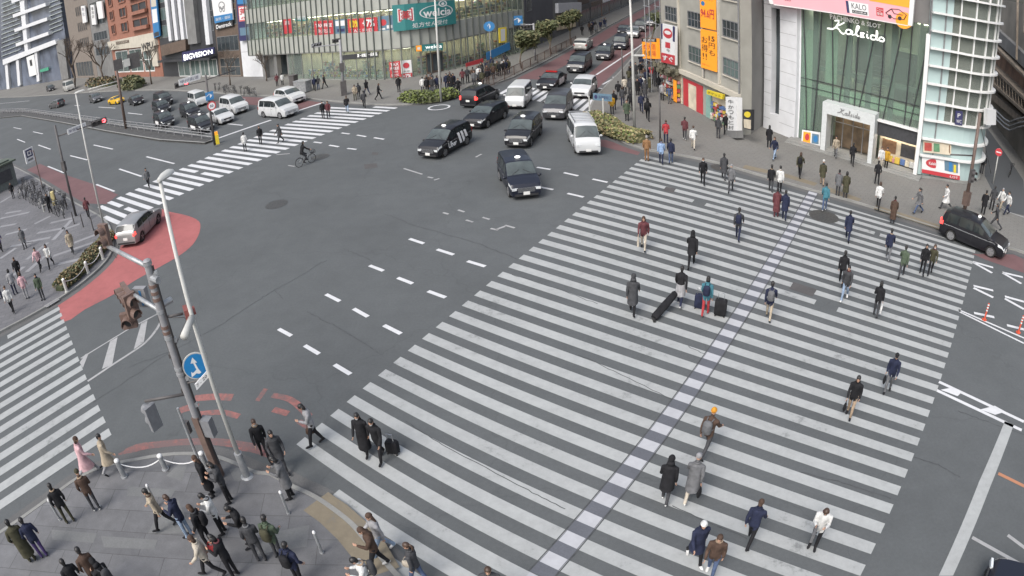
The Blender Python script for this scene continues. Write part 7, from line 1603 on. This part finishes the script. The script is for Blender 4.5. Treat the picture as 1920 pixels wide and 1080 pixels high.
many(G2, R_, [
 (688, 852, 245, 'stroll', 'black', 'black', 'long', 'long haired person in a long black coat with mask on the first stripes', dict(coat=.6, mask=True)),
 (716, 864, 235, 'pull', 'black', 'black', 'short', 'person in a black suit pulling a bag beside the long black coat', dict(mask=True)),
 (1300, 1052, 290, 'walk', 'navy', 'black', 'beanie', 'person in a navy coat with a white hat at the lower stripes', dict(coat=.3, hm='white', shoes='white')),
 (1330, 1078, 250, 'stroll', 'brown', 'jeans', 'short', 'person in a brown jacket ahead of the white hat', dict(shoes='white', hm='brown')),
 (1402, 1020, 60, 'walk', 'navy', 'black', 'short', 'brown haired person in a navy jacket walking away', dict(hm='brown')),
 (1522, 1026, 250, 'phone', 'white', 'black', 'bob', 'person in a white top with a grey coat over the arm', dict(mask=True, bag=('tote', 'grey', 'grey bag held by the person in a white top'))),
 (1246, 942, 70, 'stroll', 'black', 'dgrey', 'hood', 'person in a black hooded coat walking beside the grey coat', dict(coat=.3, hm='black', shoes='white')),
 (1294, 938, 70, 'strollb', 'grey', 'cream', 'cap', 'person in a grey coat and pale cap walking beside the hooded coat', dict(coat=.35, hm='lgrey', shoes='white', bag=('handbag', 'black', 'black bag of the person in grey coat and pale cap'))),
 (1322, 852, 50, 'walk', 'brown', 'dgrey', 'beanie', 'person in a bright orange knitted hat', dict(hm='orange', bag=('backpack', 'grey', 'grey backpack of the person in the orange hat'))),
 (1590, 781, 250, 'stroll', 'black', 'tan', 'short', 'person in a black jacket and tan trousers', dict(bag=('handbag', 'black', 'dark bag by the person in tan trousers'))),
 (1662, 735, 255, 'strollb', 'navy', 'grey', 'cap', 'person in a dark jacket and grey trousers carrying a bag', dict(hm='black', bag=('handbag', 'black', 'black bag carried by the person in grey trousers'))),
 (1185, 590, 80, 'stroll', 'dgrey', 'black', 'hood', 'person in a dark hooded coat left of the long black case', dict(coat=.35, hm='dgrey')),
 (1274, 574, 70, 'pull', 'black', 'navy', 'short', 'person with a pale skirt pulling the long black case', dict(shoes='white', coat=.0)),
 (1322, 592, 70, 'strollb', 'teal', 'red', 'bob', 'person in a teal jacket and bright red trousers', dict(shoes='red', bag=('backpack', 'navy', 'navy backpack of the person in bright red trousers'))),
 (1440, 600, 80, 'stroll', 'navy', 'beige', 'short', 'person in a blue grey jacket and beige trousers near the guide strip', dict(bag=('backpack', 'grey', 'grey backpack of the person in beige trousers near the guide strip'))),
 (1576, 535, 80, 'walk', 'black', 'black', 'short', 'person in black directly ahead of the pale jeans', dict()),
 (1582, 563, 250, 'strollb', 'dgrey', 'ljeans', 'short', 'person in a dark jacket and pale jeans', dict(shoes='white')),
 (1640, 594, 75, 'stroll', 'black', 'dgrey', 'bob', 'person in a black jacket carrying a white bag', dict(bag=('tote', 'white', 'white bag carried on the right side of the crosswalk'))),
 (1688, 521, 75, 'walkb', 'green', 'dgrey', 'short', 'slim person in dark green, left of the close couple', dict()),
 (1727, 515, 265, 'stroll', 'black', 'black', 'short', 'left person of the close couple near the chrome trimmed taxi'),
 (1742, 515, 265, 'strollb', 'olive', 'black', 'bob', 'right person of the close couple near the chrome trimmed taxi', dict(mask=True)),
 (1663, 488, 80, 'stroll', 'navy', 'grey', 'short', 'person in a navy jacket and grey trousers behind the slim dark green one', dict(shoes='lgrey')),
 (1588, 452, 80, 'walk', 'navy', 'navy', 'short', 'person in a navy coat striding near the grate', dict(coat=.2)),
 (1296, 501, 80, 'walkb', 'black', 'black', 'hood', 'person in black with the hood up, mid crosswalk', dict(hm='black', coat=.15)),
 (1206, 469, 260, 'stroll', 'maroon', 'cream', 'long', 'long haired person in maroon with wide cream trousers', dict(hm='brown', bag=('tote', 'cream', 'cream bag of the person in wide cream trousers'))),
 (1383, 451, 75, 'walk', 'dgrey', 'navy', 'short', 'person in a slate jacket mid crosswalk', dict(bag=('backpack', 'navy', 'navy backpack on the slate jacket mid crosswalk'))),
 (1545, 396, 80, 'strollb', 'teal', 'jeans', 'short', 'person in a teal jacket at the far end of the guide strip', dict(shoes='white')),
 (1455, 407, 90, 'stand', 'maroon', 'maroon', 'short', 'person in a long maroon coat beside a navy companion', dict(coat=.55)),
 (1470, 413, 85, 'stroll', 'navy', 'navy', 'short', 'navy clad companion of the long maroon coat', dict(coat=.3)),
 (1672, 419, 85, 'stand', 'brown', 'dgrey', 'short', 'person in a long dark brown coat near the pavement', dict(coat=.6)),
 (1318, 346, 265, 'walk', 'black', 'black', 'short', 'person in black walking toward the camera near the top stripes', dict(mask=True)),
 (1357, 337, 85, 'stroll', 'dgrey', 'dgrey', 'short', 'person in a dark grey coat carrying a dark bag, top stripes', dict(coat=.35, bag=('handbag', 'black', 'dark bag by the dark grey coat at the top stripes'))),
 (1370, 361, 80, 'strollb', 'grey', 'dgrey', 'cap', 'person in a blue grey jacket and grey cap, top stripes', dict(hm='lgrey')),
 (1445, 360, 85, 'stroll', 'black', 'dgrey', 'short', 'person in black beside the white jacket at the top stripes'),
 (1461, 362, 85, 'strollb', 'white', 'black', 'short', 'person in a white jacket at the top stripes'),
 (1213, 302, 85, 'stand', 'rust', 'rust', 'short', 'person in a rust coloured jacket at the kerb corner', dict(hm='hgrey')),
 (1240, 308, 85, 'stroll', 'blue', 'navy', 'short', 'person in a light blue top at the kerb corner'),
 (1258, 307, 85, 'strollb', 'navy', 'jeans', 'short', 'person in navy beside the light blue top'),
])
many(G3, P_, [
 (1499, 333, 60, 'walk', 'olive', 'black', 'bob', 'person in dark olive with a bag behind, striding over ochre paving', dict(bag=('backpack', 'black', 'black bag on the back of the dark olive walker'))),
 (1541, 348, 85, 'stroll', 'olive', 'tan', 'beanie', 'person in a khaki coat and white hat on the ochre paving', dict(coat=.3, hm='white')),
 (1570, 367, 85, 'stand', 'grey', 'dgrey', 'short', 'person in a slate grey coat beside the long olive coat', dict(coat=.2)),
 (1584, 371, 85, 'stand', 'olive', 'dgrey', 'bob', 'person in a long olive coat at the kerb', dict(coat=.5)),
 (1643, 346, 85, 'apart', 'black', 'black', 'short', 'person in black standing before the glass hall', dict()),
 (1660, 318, 250, 'stand', 'mustard', 'black', 'short', 'person in a bright yellow jacket before the hall shop'),
 (1650, 316, 250, 'stand', 'white', 'cream', 'bob', 'person in white beside the bright yellow jacket'),
 (1645, 392, 70, 'stroll', 'white', 'black', 'bob', 'person in a white top at the kerb facing the crosswalk'),
 (1720, 401, 180, 'walk', 'grey', 'jeans', 'tail', 'person in a grey coat and jeans walking left', dict(coat=.2)),
 (1771, 393, 180, 'walkb', 'white', 'dgrey', 'short', 'person in a long white coat walking left', dict(coat=.35)),
 (1597, 311, 80, 'walk', 'black', 'black', 'short', 'person in black walking along the hall steps'),
 (1566, 296, 240, 'stroll', 'beige', 'grey', 'bob', 'person in beige before the hall entrance'),
 (1452, 300, 200, 'walk', 'navy', 'ljeans', 'short', 'person in navy and light jeans before the white pier'),
 (1442, 277, 80, 'stand', 'black', 'black', 'bob', 'dark clad person close to the white pier corner', dict(coat=.3)),
 (1300, 280, 80, 'walk', 'white', 'cream', 'short', 'person in white hurrying past the beige building'),
 (1284, 262, 80, 'stroll', 'maroon', 'dgrey', 'short', 'person in dark maroon before the tall orange banners', dict(shoes='white')),
 (1249, 268, 80, 'stand', 'red', 'navy', 'short', 'person in a red jacket next to the slim dark post'),
 (1347, 259, 60, 'stand', 'dgrey', 'dgrey', 'short', 'person in charcoal before the yellow shop sign'),
 (1361, 252, 250, 'stand', 'black', 'black', 'bob', 'person in black facing the charcoal one by the yellow sign'),
 (1842, 402, 90, 'stand', 'black', 'black', 'short', 'person in black left in the group behind the chrome trimmed taxi', dict(coat=.3)),
 (1858, 394, 100, 'stand', 'dgrey', 'black', 'short', 'person in charcoal in the group behind the chrome trimmed taxi'),
 (1874, 396, 200, 'stroll', 'white', 'beige', 'short', 'left of two white jackets behind the chrome trimmed taxi', dict(hm='lgrey')),
 (1886, 403, 180, 'stroll', 'white', 'navy', 'short', 'right of two white jackets behind the chrome trimmed taxi'),
 (1864, 430, 160, 'walk', 'dgrey', 'dgrey', 'bob', 'dark person passing between the group and the taxi roof'),
 (1840, 325, 260, 'stand', 'black', 'dgrey', 'short', 'person in black and white beside the tower foot'),
 (1152, 206, 90, 'stand', 'black', 'black', 'short', 'person in black nearest the white guide board posts'),
 (1148, 214, 120, 'stand', 'mustard', 'black', 'short', 'person with a mustard jacket by the guide board posts'),
 (1168, 198, 90, 'stand', 'dgrey', 'navy', 'short', 'person in slate grey in the crowd left of the lamp post'),
 (1176, 226, 250, 'pocket', 'green', 'black', 'short', 'person in grey green left of the lamp post foot', dict(coat=.3)),
 (1183, 208, 80, 'stand', 'black', 'black', 'bob', 'person in black just left of the lamp post'),
 (1203, 211, 85, 'stroll', 'navy', 'navy', 'short', 'person in navy just right of the lamp post'),
 (1215, 226, 80, 'walk', 'black', 'black', 'hood', 'big person in black right of the lamp post', dict(hm='black', h=1.08, bag=('backpack', 'black', 'black backpack on the big person right of the lamp post'))),
 (1206, 174, 80, 'stroll', 'white', 'black', 'short', 'person in a bright white top deeper in the lamp post crowd'),
 (1222, 150, 80, 'stand', 'red', 'grey', 'short', 'person in red below the glowing orange sign'),
 (1232, 158, 90, 'stand', 'black', 'black', 'bob', 'person in black below the glowing orange sign'),
 (1172, 176, 90, 'stand', 'cream', 'black', 'bob', 'person in cream in the crowd left of the lamp post'),
 (1182, 180, 90, 'stand', 'dgrey', 'black', 'short', 'person in charcoal beside the cream one in the crowd'),
 (1212, 160, 80, 'stand', 'navy', 'black', 'short', 'person in navy before the bright white top in the crowd'),
 (1242, 188, 90, 'stand', 'lgrey', 'black', 'short', 'person in pale grey under the thatched awning'),
 (1256, 194, 260, 'stand', 'jeans', 'grey', 'bob', 'person in denim blue under the thatched awning'),
 (1236, 172, 90, 'stand', 'black', 'dgrey', 'short', 'person in black under the left end of the thatched awning'),
 (1160, 186, 85, 'stand', 'black', 'grey', 'short', 'person in black at the crowd edge by the red lane'),
 (1224, 137, 85, 'stroll', 'black', 'black', 'bob', 'farthest dark person below the glowing orange sign'),
])
many(G4, P_, [
 (590, 170, 80, 'walk', 'navy', 'black', 'short', 'person in navy left of a pair before the entrance recess'), (597, 168, 90, 'stand', 'dgrey', 'jeans', 'short', 'person in charcoal of the pair before the entrance recess'),
 (609, 166, 200, 'walkb', 'black', 'black', 'bob', 'person in black walking left of the corner signal pole'), (666, 188, 250, 'stand', 'beige', 'olive', 'short', 'person in beige right of the corner signal pole'), (673, 185, 120, 'stand', 'dgrey', 'dgrey', 'short', 'person in charcoal beside the beige one'),
 (688, 178, 170, 'walk', 'black', 'navy', 'bob', 'person in black stepping by the shop window'), (710, 187, 10, 'walk', 'black', 'black', 'short', 'person in black striding right before the TAX FREE poster'), (748, 172, 260, 'stand', 'black', 'black', 'short', 'person in black standing close to the small posters', dict(coat=.2)),
 (793, 174, 80, 'stand', 'white', 'dgrey', 'short', 'person in white left of the corner lamp post'), (801, 175, 120, 'stand', 'black', 'black', 'bob', 'person in black beside the white top by the hedge'), (811, 174, 260, 'stand', 'dgrey', 'grey', 'short', 'person in charcoal left of the corner lamp post foot'), (820, 172, 90, 'stand', 'navy', 'black', 'short', 'person in navy touching the corner lamp post'),
 (838, 169, 250, 'stand', 'navy', 'navy', 'short', 'tall person in navy right of the corner lamp post', dict(h=1.06, mask=True)), (860, 178, 265, 'stand', 'black', 'black', 'short', 'person in black nearest the dark taxi seen from behind'), (868, 158, 80, 'stand', 'maroon', 'black', 'bob', 'person in maroon before the maroon banner'),
 (877, 155, 90, 'stand', 'dgrey', 'black', 'short', 'person in charcoal before the maroon banner'), (890, 162, 250, 'stand', 'grey', 'dgrey', 'short', 'person in grey between banner and railing'), (898, 153, 90, 'stand', 'white', 'black', 'bob', 'person in a white top before the blue hoarding'), (905, 162, 80, 'stroll', 'olive', 'black', 'short', 'person in olive at the railing end'),
 (915, 158, 90, 'stand', 'black', 'brown', 'short', 'person in black and brown at the railing end'), (918, 141, 80, 'stand', 'dgrey', 'navy', 'short', 'person in charcoal before the blue hoarding'), (926, 148, 85, 'stand', 'brown', 'dgrey', 'bob', 'person in brown along the railing'), (937, 143, 85, 'stand', 'black', 'black', 'short', 'person in black along the railing'), (946, 136, 85, 'stroll', 'white', 'dgrey', 'short', 'person in white farthest along the railing'),
 (1092, 66, 85, 'stroll', 'black', 'black', 'short', 'dark walker on the far pavement before the white shop fascia'), (1112, 56, 85, 'stroll', 'navy', 'black', 'bob', 'dark walker farther along the far pavement'), (1128, 50, 260, 'stroll', 'grey', 'black', 'short', 'grey walker at the far pavement end'),
 (520, 162, 80, 'stand', 'maroon', 'black', 'short', 'person in maroon by the small bare tree at the recess'), (530, 160, 90, 'stand', 'white', 'black', 'bob', 'person in white by the small bare tree at the recess'),
])
many(G6, R_, [
 (651, 211, 85, 'stroll', 'black', 'ljeans', 'short', 'person in black and pale jeans on the upper crosswalk'), (683, 202, 80, 'walk', 'dgrey', 'black', 'short', 'person in charcoal at the top of the upper crosswalk'), (606, 222, 260, 'stroll', 'black', 'black', 'short', 'left of a dark pair beside the first white minivan'), (616, 222, 260, 'strollb', 'maroon', 'black', 'bob', 'right of a dark pair beside the first white minivan'),
 (489, 271, 260, 'stroll', 'black', 'black', 'short', 'person in black mid upper crosswalk, left of the strider'), (526, 268, 200, 'walk', 'dgrey', 'dgrey', 'short', 'person striding left mid upper crosswalk', dict(coat=.2)), (460, 284, 80, 'stand', 'white', 'dgrey', 'bob', 'small pale person beside the yellow warning post'), (280, 352, 250, 'walk', 'grey', 'black', 'short', 'person in grey behind the near lamp head, upper crosswalk'),
])
many(G5, P_, [
 (168, 410, 80, 'walk', 'maroon', 'black', 'short', 'person in dark maroon beside the plaza lamp post'), (138, 476, 260, 'stroll', 'beige', 'dgrey', 'long', 'person in a beige coat on the pale paving bands', dict(coat=.3, hm='black')), (48, 466, 250, 'stand', 'grey', 'dgrey', 'short', 'person in a grey coat among the pale paving bands', dict(coat=.35)),
 (82, 562, 250, 'stand', 'green', 'dgrey', 'short', 'person in dark green near the crosswalk kerb'), (78, 508, 240, 'walk', 'pink', 'black', 'short', 'person in pale pink beside a white top', dict(h=1.)), (98, 502, 250, 'walkb', 'white', 'black', 'bob', 'person in a white top near the left hedge'), (40, 528, 250, 'stand', 'black', 'dgrey', 'short', 'person in black left of the dark green one'),
 (30, 552, 100, 'stand', 'lgrey', 'navy', 'bob', 'person in light grey at the plaza front edge'), (26, 586, 250, 'stroll', 'white', 'black', 'short', 'person in a white jacket at the plaza kerb', dict(h=1.03)), (4, 472, 80, 'walk', 'purple', 'black', 'short', 'person in purple at the left frame edge'), (2, 560, 90, 'stand', 'black', 'navy', 'short', 'person in black at the left frame edge'), (26, 372, 250, 'stand', 'black', 'dgrey', 'short', 'person in black beside the kiosk'),
 (95, 398, 250, 'stand', 'black', 'black', 'bob', 'person in black by the white hoop rail'), (52, 560, 80, 'stand', 'pink', 'lgrey', 'bob', 'person in faded pink between white and dark green'),
])
def crowd(n, quad, group, label, seed, dirs):
    rng = random.Random(seed)
    for k in range(n):
        u, v = rng.random(), rng.random(); px = (quad[0][0]*(1-u)+quad[1][0]*u)*(1-v)+(quad[3][0]*(1-u)+quad[2][0]*u)*v; py = (quad[0][1]*(1-u)+quad[1][1]*u)*(1-v)+(quad[3][1]*(1-u)+quad[2][1]*u)*v
        person(px, py, rng.choice(dirs)+rng.uniform(-25, 25), rng.choice(('stand', 'stand', 'stroll', 'strollb', 'phone', 'pocket')), rng.choice(('black', 'black', 'navy', 'dgrey', 'brown', 'olive', 'grey')), rng.choice(('black', 'dgrey', 'navy', 'jeans')), rng.choice(('short', 'short', 'bob', 'long', 'hood')), label, z=P_, group=group, coat=rng.choice((0, 0, .3, .45)), h=rng.uniform(.95, 1.04), hm='black' if rng.random() < .3 else None)
crowd(22, [(872, 150), (955, 122), (968, 132), (885, 166)], 'packed crowd along the drugstore railing', 'one of the dark dressed people in the packed crowd between drugstore front and railing', 5, (90, 250, 200))
crowd(8, [(786, 166), (858, 160), (860, 170), (788, 175)], 'waiting cluster behind the corner hedge', 'one of the dark dressed people waiting in the cluster behind the drugstore corner hedge', 6, (260, 280))
crowd(22, [(1195, 118), (1226, 118), (1236, 190), (1158, 190)], 'packed crowd below the glowing orange sign', 'one of the dark dressed people in the packed crowd under the glowing orange sign', 7, (85, 265))
crowd(8, [(1096, 62), (1135, 46), (1140, 52), (1100, 70)], 'distant walkers up the far pavement', 'one of the distant dark walkers on the far pavement before the shop fronts', 8, (85, 265))
# skirt of the case puller, rider on the bicycle, luggage
mb = MB(); q = [o for o in COL.objects if o.get('label', '').startswith('person with a pale skirt')][0]; T = TP['pull']
mb.loft([ell_ring(T.P+V(0, 0, h), V(1, 0, 0), V(0, 1, 0), a, c) for h, a, c in ((.06, .15, .19), (-.1, .17, .21), (-.42, .26, .23))]); sk = mb.build('skirt', MP['lgrey']); sk.parent = q
rd = person(0, 0, 0, 'ride', 'black', 'dgrey', 'short', 'dark clad rider on a bicycle out on the open asphalt', loc=RIDE.location+Matrix.Rotation(RIDE.rotation_euler.z, 3, 'Z')@V(-.22, 0, .12), yaw=RIDE.rotation_euler.z, shoes='black')
def suitcase(c, yaw, L_, w_, h, m, label, tilt=0., name='suitcase'):
    t = thing(name, label, 'luggage', c); R = Matrix.Rotation(yaw, 3, 'Z') @ Matrix.Rotation(tilt, 3, 'Y'); mb = MB()
    rings = []
    for z, k in ((.06, .86), (.1, .98), (h*.5, 1.), (h-.06, .98), (h, .85)): rings.append([c+R@V(sx_*L_/2*k, sy*w_/2*k, z) for sx_, sy in ((-1, -.7), (-.8, -1), (.8, -1), (1, -.7), (1, .7), (.8, 1), (-.8, 1), (-1, .7))])
    mb.loft(rings); mb.build('shell', m, t, True, sharp=40); mb = MB(); mb.tube([c+R@V(-L_*.2, w_*.25, h), c+R@V(-L_*.2, w_*.25, h+.3), c+R@V(-L_*.2, -w_*.25, h+.3), c+R@V(-L_*.2, -w_*.25, h)], .012, 5); mb.build('handle', v_chrome, t)
    for s1 in (-1, 1):
        for s2 in (-1, 1): mb = MB(); mb.lathe([(.03, -.015), (.03, .015)], 10, None, c+R@V(s1*L_*.38, s2*w_*.38, .03), 'Y'); mb.build('wheel', v_tyre, t)
suitcase(at(1350, 592), heading(1350, 590, 70), .3, .5, .72, MP['black'], 'black suitcase right of the person in bright red trousers')
suitcase(at(1311, 578), heading(1311, 578, 70), .26, .42, .62, MP['navy'], 'navy suitcase left of the person in bright red trousers')
suitcase(at(738, 850), heading(738, 850, 60), .25, .4, .5, MP['black'], 'small black rolling bag behind the black suit')
a, c = at(1226, 596, .12), at(1268, 548, .62); d = (c-a).normalized(); y = V(-d.y, d.x, 0).normalized(); u_ = d.cross(y); t = thing('long_case', 'long black wheeled case dragged across the stripes', 'luggage', a)
mb = MB(); mb.loft([ell_ring(a+d*(s_*(c-a).length), y, u_, .17*k, .12*k, 10) for s_, k in ((0, .8), (.05, 1), (.5, 1.05), (.95, .9), (1, .6))]); mb.build('shell', MP['black'], t, True, sharp=50)
mb = MB(); mb.lathe([(.06, -.17), (.06, .17)], 10, None, a+V(0, 0, -.06), 'Y'); mb.build('wheel', v_tyre, t)
